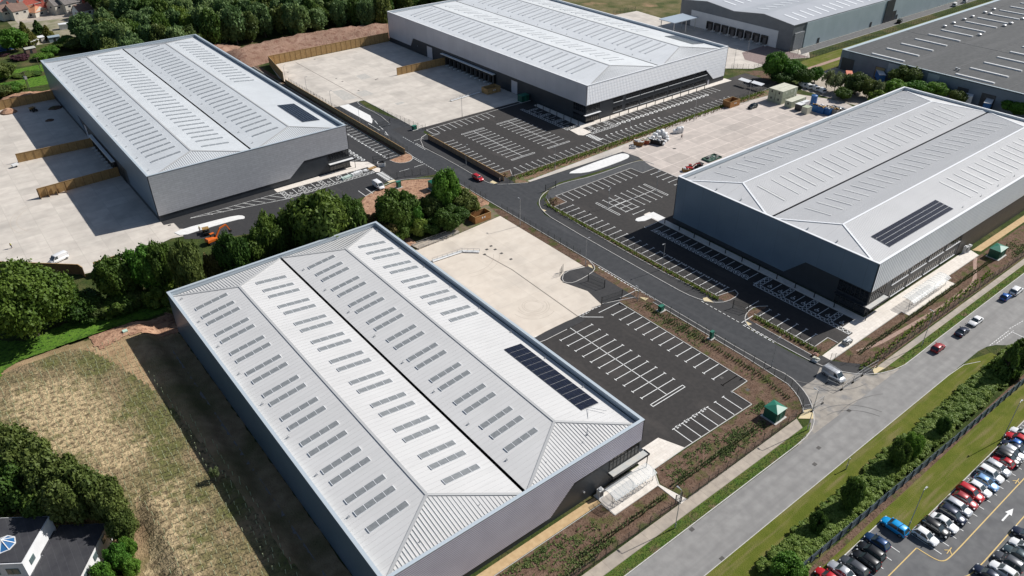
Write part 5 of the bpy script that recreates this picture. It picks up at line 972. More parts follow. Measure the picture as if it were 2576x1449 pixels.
# east hedge and its trees
k = 0
x = 78.0
while x < 172:
    y = 33.9+rr.uniform(-.4, .4); plant(x+.5, 35.7+rr.uniform(-.4, .4), rr.uniform(1.7, 2.2), rr.uniform(1.4, 1.9), 'hedge', 'rounded bush of the long hedge along the blue palisade fence', 'bushes of the long roadside hedge', 'hedge_bush', 'bush', False)
    plant(x, y, rr.uniform(1.9, 2.4), rr.uniform(1.6, 2.0), 'hedge', 'rounded bush of the long hedge along the blue palisade fence', 'bushes of the long roadside hedge', 'hedge_bush', 'bush', False); x += 1.0
for px, by, ty, w, k, lb in [(2520, 950, 860, 70, 'conifer_dark', 'dark conifer at the right edge beside the public road'), (2562, 925, 850, 70, 'dark', 'dark tree cut by the right frame edge'), (2250, 1178, 1105, 54, 'dark', 'dark hedge tree halfway up the roadside hedge'), (2285, 1150, 1092, 50, 'bright', 'greener hedge tree beside the dark one'),
   (2132, 1282, 1200, 56, 'dark', 'dark bushy tree lower down the roadside hedge'), (2050, 1340, 1290, 44, 'dark', 'small dark tree near the foot of the roadside hedge'), (1975, 1460, 1405, 92, 'bright', 'bright green tree at the bottom edge by the palisade'), (2362, 1098, 1048, 34, 'dark', 'small dark tree in the upper roadside hedge')]: tree_px(px, by, ty, w, k, lb)
# trees between the east yard and the works
for px, by, ty, w, k, lb in [(1945, 200, 128, 66, 'bright', 'willowy tree left of the green cabins'), (1990, 205, 150, 60, 'bright', 'light tree behind the green cabins'), (2018, 215, 172, 52, 'dark', 'dark tree behind the cabin roofs'), (2048, 208, 168, 40, 'bright', 'small bright tree right of the cabins'), (1965, 212, 182, 60, 'dark', 'dark shrub at the foot of the willowy tree'),
   (2150, 238, 182, 66, 'scrub', 'olive spreading tree before the works loading bay'), (2180, 245, 195, 50, 'scrub', 'olive tree behind the blue tank'), (2268, 222, 163, 76, 'scrub', 'tall tree against the works wall'), (2245, 248, 200, 60, 'bright', 'bright green tree below the tall one'), (2342, 225, 192, 42, 'scrub', 'round tree against the works wall, right of the tall one'),
   (2300, 240, 205, 66, 'bright', 'lime green tree above the roof corner'), (2345, 248, 208, 70, 'bright', 'lime green tree behind the roof parapet'), (2405, 262, 228, 44, 'scrub', 'small tree before the works door'), (2560, 262, 210, 60, 'scrub', 'tree at the right frame edge before the works'), (2550, 290, 255, 70, 'bright', 'bright tree at the right frame edge above the east roof'),
   (2205, 262, 225, 60, 'hedge', 'green shrub behind the blue containers'), (2120, 250, 222, 50, 'dark', 'dark bush left of the blue tank')]: tree_px(px, by, ty, w, k, lb)
for px, by, ty in [(2078, 222, 175), (2098, 232, 185), (2112, 228, 182), (2132, 235, 190), (2200, 250, 200), (2165, 232, 195)]: tree_px(px, by, ty, 36, 'pale', 'slender half-bare tree in front of the parked vans', group='slender half-bare trees by the works car park')
# woodland belt behind the estate, filled with separate trees
placed = []
def fits(x, y, d): return all((x-a)**2+(y-b)**2 > d*d for a, b in placed)
n = 0; tries = 0
while n < 292 and tries < 30000:
    tries += 1; x = rng.uniform(48, 330); y = rng.uniform(355, 660)
    edge = 358 if x < 75 else (368 if x < 105 else (378 if x < 150 else (370 if x < 185 else 364-(x-185)*.45)))
    if y < edge or y > edge+270: continue
    if x > 205 and y < 374-(x-185)*.1: continue
    if x > 285: continue
    if x < 92 and y > 430: continue
    if x < 70 and y < 430: continue
    P_ = project(x, y, 6)
    if not (-40 < P_[0] < 1420 and -70 < P_[1] < 165): continue
    if P_[0] < 240 and P_[1] < 75: continue
    if not fits(x, y, 5.8 if y < edge+45 else 8.8): continue
    placed.append((x, y)); n += 1
    T = plant(x, y, rng.uniform(4.9, 7.4)*(1 if y < edge+45 else 1.3), rng.uniform(12, 18.5), 'far', 'tall leafy tree of the dense woodland belt behind the warehouses', 'trees of the woodland belt', 'woodland_tree', 'tree', y < edge+12)
for px, by, ty, w, k, lb in [(40, 130, 60, 72, 'bright', 'big fresh green tree at the far left before the houses'), (72, 112, 45, 52, 'conifer', 'golden-olive conifer beside the big green tree'), (103, 95, 42, 42, 'conifer_dark', 'dark green conifer behind the golden one'), (124, 100, 55, 36, 'conifer', 'yellowish conifer in front of the orange roof'), (175, 118, 82, 50, 'bright', 'lime green tree before the long shed'), (150, 125, 95, 46, 'dark', 'dark garden tree left of the wood'),
   (200, 125, 85, 60, 'scrub', 'olive tree at the corner of the wood'), (130, 140, 110, 46, 'bright', 'green bush on the lawn edge'), (50, 150, 130, 50, 'purple', 'purple-leaved shrub near the lawn'), (8, 140, 128, 30, 'purple', 'red-leaved shrub at the left edge'), (10, 200, 150, 70, 'scrub', 'grey-green tree at the left edge by the pole'), (30, 235, 200, 60, 'bright', 'green shrub left of the pole'), (8, 245, 205, 60, 'scrub', 'shrub at the left edge above the timber fence'),
   (50, 225, 205, 40, 'hedge', 'green scrub bush below the pole'), (60, 192, 178, 60, 'darkbush', 'clipped dark hedge across the lawn'), (85, 188, 176, 50, 'darkbush', 'clipped dark hedge next to the warehouse wall'), (110, 150, 128, 50, 'bright', 'bright bush between shed and wood'), (25, 172, 155, 40, 'hedge', 'hedge bush by the white van')]: tree_px(px, by, ty, w, k, lb)
# low planting in the beds: leafy ground cover in rows
def tufts(name, spots, m, hgt, wid, nleaf=7, label='', cat='plants'):
    V = []; F = []
    for (x, y) in spots:
        for _ in range(nleaf):
            a = random.uniform(0, 6.28); l = random.uniform(.4, 1)*wid; hx_, hy = math.cos(a)*l, math.sin(a)*l; z = random.uniform(.4, 1)*hgt; w = random.uniform(.25, .5)*wid; i = len(V)
            V += [(x-hy*.3, y+hx_*.3, .02), (x+hy*.3, y-hx_*.3, .02), (x+hx_+hy*w, y+hy-hx_*w, z), (x+hx_-hy*w, y+hy+hx_*w, z*.9)]; F.append((i, i+1, i+2, i+3))
    me = bpy.data.meshes.new(name); me.from_pydata(V, [], F); me.materials.append(m); o = bpy.data.objects.new(name, me); COL.objects.link(o); return tag(o, label, cat, kind='stuff')
def row(a, b, step, jit=.15, rows=1, gap=.6):
    L = math.dist(a, b); n = int(L/step); dx, dy = (b[0]-a[0])/L, (b[1]-a[1])/L
    return [(a[0]+dx*i*step-dy*gap*r_+random.uniform(-jit, jit), a[1]+dy*i*step+dx*gap*r_+random.uniform(-jit, jit)) for i in range(n) for r_ in range(rows)]
hedgeP = row((118.4, 99), (118.4, 66), .7, .1, 2, .5)+row((118.4, 66), (116.5, 56.5), .7, .1, 2, .5)+row((80.8, 56.3), (108, 56.3), .6, .1, 2, .5)+row((58, 55.6), (78.5, 55.7), .6, .1, 2, .5)+row((60, 54.6), (30, 54.4), .6, .1, 2, .5)+row((142, 56.6), (205, 56.6), .6, .1, 2, .5)
tufts('young_hedge', hedgeP, mat('young_leaves', (.11, .15, .05), (.19, .22, .09), 2, .8), .85, .34, 8, 'double row of young hedge plants in the soil beds round the front and east units', 'hedge')
tufts('bed_planting', row((134.7, 90), (134.9, 155), .55, .25, 2, .5)+row((135.6, 63), (135.6, 80), .5, .25, 2, .5)+row((140, 174), (270, 175.3), .6, .5, 3, .6)+row((137, 53.5), (200, 54), .9, .4, 2, .5), LEAF['hedge'], .8, .42, 9, 'low green shrubs planted in the narrow beds beside the car parks', 'shrubs')
tufts('bed_planting', row((150, 173.2), (268, 173.8), .9, .5, 2, .8)+row((137.5, 177.5), (139, 180), .5, .5, 2, .6)+row((136.6, 153), (139.8, 156), .5, .6, 3, .6)+row((141, 175.8), (250, 176.2), 1.1, .4, 1), mat('leaf_rust', (.20, .075, .03), (.13, .11, .04), 2, .8), .55, .36, 8, 'russet-leaved shrubs planted beside the north car park', 'shrubs')
def blobs(x0, y0, x1, y1, n, thr, sc_=.12, seed=0):
    out = []; rr_ = random.Random(seed)
    cs = [(rr_.uniform(x0, x1), rr_.uniform(y0, y1), rr_.uniform(1.5, 5)) for _ in range(thr)]
    for _ in range(n):
        c_ = rr_.choice(cs); a = rr_.uniform(0, 6.28); d = c_[2]*rr_.random()**.7; x, y = c_[0]+d*math.cos(a)*1.6, c_[1]+d*math.sin(a)*.6
        if x0 < x < x1 and y0 < y < y1: out.append((x, y))
    return out
tufts('weeds', blobs(24, 54.5, 67, 61.2, 1500, 16, seed=1)+blobs(82, 54.5, 112, 60.5, 900, 9, seed=2)+blobs(116, 66, 121, 100, 500, 9, seed=3)+blobs(206, 53.5, 260, 60, 700, 12, seed=4), mat('weed_green', (.07, .11, .025), (.12, .15, .04), 1, .9), .35, .35, 5, 'patchy green weeds over the planting soil', 'weeds')
tufts('rough_grass', [(random.uniform(-38, 90), 0) for _ in range(0)]+[(x_, random.uniform(48.95, 50.7)) for x_ in np.linspace(20, 111, 2600)]+[(x_, random.uniform(49, 50.5)) for x_ in np.linspace(146, 230, 1500)], mat('blade_green', (.06, .13, .02), (.12, .17, .03), 1, .9), .22, .22, 4, 'tufty green grass along the kerb verge', 'grass')
# tree shelters of the new planting in the field
gd = MB(); gd.tube((0, 0, 0), (0, 0, .95), .06, .06, 6); gd_o = gd.build('tree_guard', mat('guard_pale_green', (.46, .50, .31), rough=.7)); gme = gd_o.data; bpy.data.objects.remove(gd_o)
fp = [(x, y) for x, y in [(-16+i*1.45+random.uniform(-.3, .3)+.35*math.sin(j*.35), 60+j*1.65+random.uniform(-.4, .4)) for i in range(27) for j in range(66)]]
def in_field(x, y):
    x /= FS; y /= FS
    if y > 167-abs(x-3)*.25 or x > 21.5-max(0, (y-110))*.11: return False
    if y < 96: lo = .0+(96-y)*.1
    elif y < 112: lo = 5
    elif y < 138: lo = 4-(y-112)*.55
    else: lo = -15
    return x > lo
fp = [(x, y) for x, y in fp if in_field(x, y) and -20 < project(x, y)[0] < 2600 and project(x, y)[1] < 1470]
fp.sort(key=lambda p: math.hypot(*p))
for i, (x, y) in enumerate(fp[:295]):
    o = bpy.data.objects.new('tree_guard', gme); COL.objects.link(o); o.location = (x, y, mound(x, y)+.05); o.rotation_euler = (random.uniform(-.08, .08), random.uniform(-.08, .08), 0); tag(o, 'slim pale green tube guard round a sapling in the stubble field', 'tree guard', 'sapling guards in the field')
mb = MB()
for (x, y) in fp[295:]: mb.tube((x, y, mound(x, y)), (x+random.uniform(-.06, .06), y, mound(x, y)+.95), .06, .06, 5)
tag(mb.build('tree_guards', mat('guard_pale_green', (0, 0, 0))), 'rows of pale sapling guards across the far part of the stubble field', 'tree guards', 'sapling guards in the field', 'stuff')
plant(at(12, 2200, 560)[0], at(12, 2200, 560)[1], 1.0, 3.0, 'pale', 'lone thin sapling on the edge of the warehouse shadow')

# ================================================================== VEHICLES
def paint(n, c, metal=.35, rough=.28): return mat('paint_body_'+n, c, rough=rough, metal=metal, spec=.6)
PB = {'white': paint('white', (.72, .72, .72), 0), 'silver': paint('silver', (.50, .51, .53), .5), 'black': paint('black', (.012, .013, .015)), 'grey': paint('grey', (.075, .08, .09)), 'red': paint('red', (.45, .012, .02), .1), 'redd': paint('dark_red', (.30, .03, .035), .2),
      'blue': paint('blue', (.03, .12, .38)), 'dblue': paint('dark_blue', (.012, .045, .12)), 'cyan': paint('bright_blue', (.0, .28, .62), .1), 'navy': paint('navy', (.015, .022, .045)), 'lblue': paint('light_blue', (.20, .36, .60), .3), 'green': paint('slate', (.05, .075, .085), .3)}
def car_proto(L=4.3, Wd=1.8, H=1.5, kind='hatch'):
    T = thing('parked_car', 'x', 'car'); h = L/2; w = Wd/2; body = PB['white']
    bz = {'hatch': .92, 'suv': 1.02, 'saloon': .90, 'van': 1.15}[kind]
    hood = bz-.06
    if kind == 'van': st = [(-h, .35, 1.0, .93), (-h+.1, .25, bz, 1), (h-1.35, .22, bz, 1), (h-.7, .22, bz-.08, .98), (h-.15, .25, bz-.30, .92), (h, .35, .60, .80)]
    else: st = [(-h, .42, bz-.18, .84), (-h+.12, .28, bz-.04, .95), (-h+.6, .22, bz, 1), (0, .2, bz, 1), (h-1.1, .2, hood+.02, 1), (h-.45, .22, hood-.08, .96), (h-.12, .28, hood-.22, .86), (h, .40, .58, .72)]
    rings = []
    for x, zb, zt, k in st:
        ww = w*k; zs = zb+(zt-zb)*.55; rings.append([(x, -ww*.86, zb), (x, -ww*.98, zb+.12), (x, -ww, zs), (x, -ww*.95, zt-.06), (x, -ww*.80, zt), (x, 0, zt+.035), (x, ww*.80, zt), (x, ww*.95, zt-.06), (x, ww, zs), (x, ww*.98, zb+.12), (x, ww*.86, zb)])
    mb = MB(); mb.loft(rings); mb.build('body', body, T, smooth=True)
    c = {'hatch': (-h+.12, h-1.15, -h+.62, h-1.95), 'suv': (-h+.08, h-1.12, -h+.45, h-1.85), 'saloon': (-h+.62, h-1.25, -h+1.35, h-2.05), 'van': (-h+.04, h-.75, -h+.12, h-1.5)}[kind]
    b0, b1, t0, t1 = c; wb, wt = w*.92, w*.74 if kind != 'van' else w*.84; zt = H-.05
    g = MB(); g.loft([[(b0, -wb, bz-.02), (b1, -wb*.93, bz-.05), (b1, wb*.93, bz-.05), (b0, wb, bz-.02)], [(t0, -wt, zt), (t1, -wt, zt), (t1, wt, zt), (t0, wt, zt)]]); g.build('windows', cglass, T)
    r_ = MB(); xs = [t0-.06, t0+.15, (t0+t1)/2, t1-.12, t1+.08]; zz = [zt-.03, zt+.035, zt+.05, zt+.035, zt-.02]
    r_.loft([[(x, -wt-.03, z-.04), (x, -wt*.9, z+.01), (x, 0, z+.03), (x, wt*.9, z+.01), (x, wt+.03, z-.04), (x, 0, z-.05)] for x, z in zip(xs, zz)]); r_.build('roof', body, T, smooth=True)
    p = MB()
    for sg in (-1, 1):
        p.bar((b1, sg*wb*.93, bz-.05), (t1, sg*wt, zt), .07, .06); p.bar((b0, sg*wb, bz-.03), (t0, sg*wt, zt), .16 if kind != 'saloon' else .1, .08)
        if kind == 'van': p.hexa([(b0, sg*wb-.01, bz-.05), (h-2.0, sg*wb-.01, bz-.05), (h-2.0, sg*(wb+.02), bz-.05), (b0, sg*(wb+.02), bz-.05)], [(t0, sg*wt-.01, zt), (h-2.1, sg*wt-.01, zt), (h-2.1, sg*(wt+.02), zt), (t0, sg*(wt+.02), zt)])
        else: xm = (t0+t1)/2; p.bar((xm-.05, sg*(wb-.02), bz-.02), (xm, sg*wt, zt), .09, .06)
    p.build('pillars', body, T)
    for sx, x in ((1, h-.82), (-1, -h+.78)):
        for sg in (-1, 1):
            R_ = .33 if kind != 'suv' else .36; mb = MB(); mb.tube((x, sg*(w-.20), R_), (x, sg*(w+.01), R_), R_, R_, 14); wh = mb.build('wheel', rubber, T); mb = MB(); mb.tube((x, sg*(w+.005), R_), (x, sg*(w+.025), R_), R_*.66, R_*.6, 10); mb.build('rim', rimm, wh)
    for sg in (-1, 1):
        mb = MB(); mb.hexa([(h-.32, sg*w*.86-.10, bz-.40), (h-.10, sg*w*.74-.16, bz-.40), (h-.10, sg*w*.74+.10, bz-.40), (h-.32, sg*w*.86+.08, bz-.40)], [(h-.36, sg*w*.86-.12, bz-.22), (h-.18, sg*w*.74-.16, bz-.24), (h-.18, sg*w*.74+.10, bz-.24), (h-.36, sg*w*.86+.05, bz-.22)]); mb.build('headlight', lampw, T)
        mb = MB(); mb.box(-h-.015, sg*w*.72-.13, bz-.38, -h+.12, sg*w*.72+.13, bz-.14); mb.build('tail_light', lampr, T)
        mb = MB(); mb.box(b1-.25, sg*(w+.10)-.09, bz-.02, b1-.08, sg*(w+.10)+.09, bz+.15); mb.build('mirror', body, T)
    mb = MB(); mb.box(h-.06, -w*.5, .38, h+.02, w*.5, .52); mb.build('grille', black, T)
    return T
CP = {k: car_proto(*a) for k, a in {'hatch': (4.1, 1.76, 1.48, 'hatch'), 'small': (3.7, 1.66, 1.5, 'hatch'), 'suv': (4.5, 1.86, 1.66, 'suv'), 'estate': (4.55, 1.82, 1.5, 'suv'), 'saloon': (4.55, 1.80, 1.42, 'saloon'), 'mpv': (4.3, 1.8, 1.66, 'hatch'), 'van': (4.9, 1.95, 2.0, 'van')}.items()}
reg()
def car(kind, col, x, y, rz, label, group=None, name=None):
    o = dup(CP[kind], (x, y, 0.03), rz, label, group, paint=PB[col]); 
    if name: o.name = name; o['category'] = 'van' if 'van' in name else 'car'
    return o
UP, DN = R(90), R(-90)
def cat_(u, v, t_=15, z=.8): return at(t_, u, v, z)
rowA = [('small', 'red', 590, 1445, UP, 'red hatchback cut by the bottom edge'), ('saloon', 'silver', 745, 1395, UP, 'silver car between the red one and a dark saloon, nearest row'), ('estate', 'grey', 865, 1345, UP, 'dark grey estate, third from the bottom of the palisade row'),
 ('suv', 'black', 985, 1285, UP, 'black off-roader in the palisade row'), ('suv', 'black', 1035, 1200, UP, 'black crossover next to the dark blue car'), ('hatch', 'dblue', 1098, 1095, UP, 'dark blue hatchback beside the bright blue car'), ('suv', 'cyan', 1275, 945, UP, 'bright sky-blue crossover beside the lamp post'),
 ('hatch', 'white', 1590, 1040, DN, 'white hatchback at the lower end of the long row'), ('estate', 'black', 1692, 955, DN, 'black estate with roof bars between two white cars'), ('saloon', 'white', 1778, 905, DN, 'white car above the black estate with roof bars'), ('suv', 'navy', 1862, 828, DN, 'dark navy crossover between white and silver cars'),
 ('estate', 'silver', 1918, 748, DN, 'silver estate below the first red car'), ('hatch', 'redd', 1992, 682, DN, 'raspberry red hatchback, lower of the two reds'), ('suv', 'red', 2040, 605, DN, 'bright red crossover, upper of the two reds'), ('hatch', 'white', 2128, 565, DN, 'white hatchback between the red crossover and the pale blue car'),
 ('hatch', 'lblue', 2202, 502, DN, 'pale blue hatchback in the long row'), ('suv', 'white', 2240, 420, DN, 'white crossover above the pale blue hatchback'), ('estate', 'silver', 2312, 355, DN, 'silver grey estate above the white crossover'), ('small', 'red', 2370, 292, UP, 'small red hatchback parked nose to the grass'),
 ('suv', 'grey', 2432, 228, DN, 'charcoal car above the small red hatchback'), ('saloon', 'navy', 2478, 145, UP, 'dark soft-top car near the right edge'), ('mpv', 'red', 2515, 65, UP, 'large red people carrier near the right edge')]
for k, c, u, v, rz, lb in rowA:
    p = cat_(u, v); y = 27.0 if p[0] < 102.5 else 22.4; nx = round((p[0]-(99.2-1.26 if p[0] < 102.5 else 104.2+1.23))/2.5)
    car(k, c, p[0], p[1], rz, lb, 'cars parked along the palisade fence')
for k, c, u, v, rz, lb in [('hatch', 'white', 2556, 12+0, UP, 'white hatchback above the red people carrier at the right edge')]: p = cat_(u, v); car(k, c, p[0], p[1], rz, lb, 'cars parked along the palisade fence')
for i, (k, c, lb) in enumerate([('suv', 'black', 'black crossover at the right edge above the white car'), ('hatch', 'silver', 'silver hatchback high on the right edge'), ('small', 'blue', 'blue small car high on the right edge')]): car(k, c, 134.0+2.47*i, 22.4, DN, lb, 'cars parked along the palisade fence')
for k, c, u, v, lb in [('hatch', 'navy', 2210, 1425, 'navy hatchback at the bottom of the corner row'), ('hatch', 'white', 2375, 1388, 'white hatchback second in the corner row'), ('suv', 'grey', 2425, 1300, 'dark grey crossover in the corner row'), ('hatch', 'green', 2505, 1222, 'slate hatchback above the dark grey crossover'), ('hatch', 'white', 2572, 1150, 'white car cut by the right edge in the corner row'), ('saloon', 'navy', 2610, 1040, 'dark car at the right edge of the corner row')]:
    p = cat_(u, v); car(k, c, p[0], p[1], UP, lb, 'cars in the corner row')
for k, c, t_, u, v, rz, lb in [('hatch', 'redd', 11, 1715, 592, 0, 'faded red hatchback parked alone by the public road kerb'), ('saloon', 'navy', 11, 1957, 430, 0, 'dark navy saloon on the public road behind the white coupe'), ('saloon', 'white', 11, 2092, 325, R(180), 'white coupe with dark roof parked on the public road'), ('small', 'blue', 11, 2395, 82, 0, 'blue hatchback near the right edge of the public road'), ('suv', 'white', 11, 2500, 20, 0, 'white crossover ahead of the blue hatchback'),
    ('estate', 'red', 5, 2232, 335, DN, 'red estate with roof rails driving on the internal road'), ('suv', 'black', 2, 2422, 1068, R(180), 'black crossover on the concrete by the site cabins')]: p = at(t_, u, v, .8); car(k, c, p[0], p[1], rz, lb)
for k, c, t_, u, v, rz, lb in [('van', 'white', 4, 585, 1148, R(200), 'white panel van behind the round oak on the west yard'), ('van', 'white', 5, 1232, 412, DN, 'white van parked behind the great round tree'), ('van', 'black', 3, 1325, 212, R(15), 'black van on the lane by the far depot'), ('van', 'white', 3, 1882, 45, R(10), 'white pickup van on the lane, nearer'), ('van', 'white', 3, 1985, 10, R(10), 'white pickup van on the lane, farther'), ('van', 'white', 0, 75, 685, R(10), 'white van at the far left beside the lawn')]: p = at(t_, u, v, .9); car(k, c, p[0], p[1], rz, lb, name='parked_van')
for i, (u, v) in enumerate(((400, 860), (470, 880), (540, 905), (350, 845))): p = at(3, u, v, 1); car('van', 'white', p[0], p[1], R(60), ['white van seen through the bare trees', 'second white van through the bare trees', 'white van nearest the works yard gap', 'white van behind the dark shrub'][i], name='parked_van')
p = at(0, 340, 35, .8); car('hatch', 'white', p[0], p[1], R(100), 'white car on the drive between the far houses')
p = at(0, 500, 90, .8); car('hatch', 'navy', p[0], p[1], R(20), 'dark car parked before the white garage')
# tipper pickup waiting at the junction
pv1 = at(11, 665, 865, 1.0)
T = car('van', 'silver', pv1[0], pv1[1], DN+R(-4), 'silver-grey works van with roof rack at the site entrance', name='parked_van')
mb = MB()
for k in range(5): mb.bar((-2.2+k*.8, -.8, 2.12), (-2.2+k*.8, .8, 2.12), .05)
for s_ in (-.8, .8): mb.bar((-2.3, s_, 2.12), (1.1, s_, 2.12), .05)
mb.build('roof_rack', galv, T)
for o in list(CP.values()):
    for ch in CHILD.get(o.name, []):
        for c2 in CHILD.get(ch.name, []): bpy.data.objects.remove(c2)
        bpy.data.objects.remove(ch)
    bpy.data.objects.remove(o)
# orange excavator by the hedgerow
org = mat('machine_orange', (.62, .13, .015), rough=.45); redm = mat('machine_red', (.40, .02, .02), rough=.45); yelm = mat('machine_ochre', (.35, .20, .04), (.20, .13, .06), 2, .7)
def digger(x, y, rz, m, sc_, label, arm=1.0):
    T = thing('excavator', label, 'excavator', (x, y, .03), rz); T.scale = (sc_,)*3
    for sg in (-1, 1): mb = MB(); mb.loft([[(-1.7, sg*1.0-.25, .1), (1.7, sg*1.0-.25, .1), (2.0, sg*1.0-.25, .45), (1.7, sg*1.0-.25, .85), (-1.7, sg*1.0-.25, .85), (-2.0, sg*1.0-.25, .45)], [(-1.7, sg*1.0+.25, .1), (1.7, sg*1.0+.25, .1), (2.0, sg*1.0+.25, .45), (1.7, sg*1.0+.25, .85), (-1.7, sg*1.0+.25, .85), (-2.0, sg*1.0+.25, .45)]]); mb.build('track', rubber, T)
    mb = MB(); mb.box(-.7, -.8, .3, .7, .8, 1.0); mb.build('undercarriage', black, T)
    mb = MB(); mb.loft([[(-2.3, -1.2, 1.05), (1.5, -1.2, 1.05), (1.5, 1.2, 1.05), (-2.3, 1.2, 1.05)], [(-2.35, -1.2, 1.9), (1.4, -1.2, 1.6), (1.4, 1.2, 1.6), (-2.35, 1.2, 1.9)], [(-2.1, -1.05, 2.15), (-.4, -1.05, 2.1), (-.4, 1.05, 2.1), (-2.1, 1.05, 2.15)]]); mb.build('house', m, T)
    mb = MB(); mb.loft([[(-.2, .25, 1.6), (1.5, .25, 1.6), (1.5, 1.2, 1.6), (-.2, 1.2, 1.6)], [(-.2, .3, 3.0), (1.1, .3, 3.0), (1.1, 1.15, 3.0), (-.2, 1.15, 3.0)]]); cb = mb.build('cab', cglass, T); mb = MB(); mb.box(-.25, .25, 3.0, 1.15, 1.2, 3.1); mb.build('cab_roof', m, cb)
    b = MB(); b.bar((1.2, -.1, 1.7), (3.2, -.1, 4.2*arm), .42, .5); b.bar((3.2, -.1, 4.2*arm), (5.6, -.1, 4.6*arm), .38, .45); b.build('boom', m, T)
    b = MB(); b.bar((5.6, -.1, 4.6*arm), (6.6, -.1, 2.2), .30, .36); b.build('stick', m, T)
    b = MB(); b.loft([[(6.3, -.6, 2.3), (6.9, -.6, 2.2), (7.0, -.6, 1.5), (6.3, -.6, 1.3)], [(6.3, .4, 2.3), (6.9, .4, 2.2), (7.0, .4, 1.5), (6.3, .4, 1.3)]]); b.build('bucket', black, T)
    return T
p = at(4, 2140, 955, 1.2); digger(p[0], p[1], R(12), org, .82, 'orange tracked excavator reaching over the hedgerow trees')
p = at(6, 1790, 235, 1.0); digger(p[0], p[1], R(-20), redm, .6, 'small red digger by the corner of the east warehouse', .75)
def dumper(x, y, rz, m, label, L=2.6):
    T = thing('dumper', label, 'dumper', (x, y, .03), rz)
    mb = MB(); mb.loft([[(.1, -.7, .8), (1.3, -.7, .8), (1.3, .7, .8), (.1, .7, .8)], [(-.2, -.9, 1.5), (1.8, -.9, 1.4), (1.8, .9, 1.4), (-.2, .9, 1.5)]]); mb.build('skip', m, T)
    mb = MB(); mb.box(-1.5, -.6, .5, .3, .6, 1.0); mb.build('chassis', black, T); mb = MB(); mb.box(-.9, -.3, 1.0, -.3, .3, 1.5); mb.build('seat', black, T); mb = MB(); mb.bar((-1.2, -.5, 1), (-1.2, -.5, 2.2), .06); mb.bar((-1.2, .5, 1), (-1.2, .5, 2.2), .06); mb.bar((-1.2, -.5, 2.2), (-1.2, .5, 2.2), .06); mb.build('roll_bar', m, T)
    for sx in (-1, 1):
        for sg in (-1, 1): mb = MB(); mb.tube((sx*.9, sg*.6, .45), (sx*.9, sg*.9, .45), .45, .45, 12); mb.build('wheel', rubber, T)
p = at(4, 2075, 880, .8); dumper(p[0], p[1], R(80), yelm, 'mud-brown dumper beside the orange excavator'); p = at(6, 1880, 225, .6); dumper(p[0], p[1], R(10), gutter, 'black dumper next to the small red digger'); p = at(0, 335, 1100, .8); dumper(p[0], p[1], R(110), yelm, 'rusty dumper in the shade of the west warehouse')

# ================================================================== FENCES
def posts(T, spots, h, m=dgreen, w=.07):
    me = None
    for (x, y) in spots[:99]:
        if me is None: mb = MB(); mb.box(-w/2, -w/2, 0, w/2, w/2, h); o = mb.build('post', m, T); me = o.data
        else: o = bpy.data.objects.new('post', me); COL.objects.link(o); o.parent = T
        o.location = (x, y, 0)
def along(pts, step):
    out = []; 
    for a, b in zip(pts, pts[1:]):
        L = math.dist(a, b); n = max(1, round(L/step)); out += [(a[0]+(b[0]-a[0])*i/n, a[1]+(b[1]-a[1])*i/n) for i in range(n)]
    return out+[pts[-1]]
def mesh_fence(name, label, pts, h=2.2, step=2.6, m=wmesh, pm=dgreen, wire=.012, vs=.20):
    T = thing(name, label, 'fence'); mb = MB()
    for a, b in zip(pts, pts[1:]):
        for k in range(9): z = .08+k*(h-.12)/8; mb.bar((a[0], a[1], z), (b[0], b[1], z), wire, wire)
        L = math.dist(a, b); n = int(L/vs)
        for i in range(n): x, y = a[0]+(b[0]-a[0])*i/n, a[1]+(b[1]-a[1])*i/n; mb.bar((x, y, .05), (x, y, h-.05), wire*.8, wire*.8)
    mb.build('mesh_panel', m, T); posts(T, along(pts, step), h+.05, pm); return T
mesh_fence('mesh_fence', 'dark mesh fence beside the internal road along the front yard', [(122.1, 160), (122.1, 126)]); 
mesh_fence('mesh_fence', 'dark mesh fence curving from the front car park to the site entrance', [(111.5, 122.0), (113.6, 123.2)], step=1.2)
mesh_fence('mesh_fence', 'dark mesh fence following the footway beside the front planting bed', [(117.0, 105.2), (120.9, 101), (121.0, 61.4), (119.4, 57.3), (117.1, 54.6), (115.5, 53.6)])
mesh_fence('mesh_fence', 'dark mesh fence along the footpath before the nearest warehouse', [(20, 53.4), (79, 53.2)]); mesh_fence('mesh_fence', 'dark mesh fence along the footpath before the green kiosk', [(80.8, 53.0), (113, 53.3)])
mesh_fence('mesh_fence', 'dark mesh fence of the east unit beside the verge', [(134.6, 59.4), (135.2, 58.8), (139.4, 54.4), (141.5, 52.6), (290, 52.4)])
mesh_fence('mesh_fence', 'dark mesh fence through the bed of the east car park', [(134.9, 62.2), (135.2, 78)]); mesh_fence('mesh_fence', 'long dark mesh fence west of the east car park', [(137.2, 157), (135.3, 152), (135.1, 90.5)])
mesh_fence('mesh_fence', 'grey mesh fence between the north car park and the pale concrete yard', [(135.2, 172.9), (139.2, 176.0), (270, 176.2), (284, 177.4)]); 
mesh_fence('mesh_fence', 'dark mesh fence round the corner of the north yard', [(134.6, 256), (138, 228), (139.2, 227.8)]); mesh_fence('mesh_fence', 'low mesh fence with tan backing along the west lane', [(123.2, 214.5), (122.9, 309)])
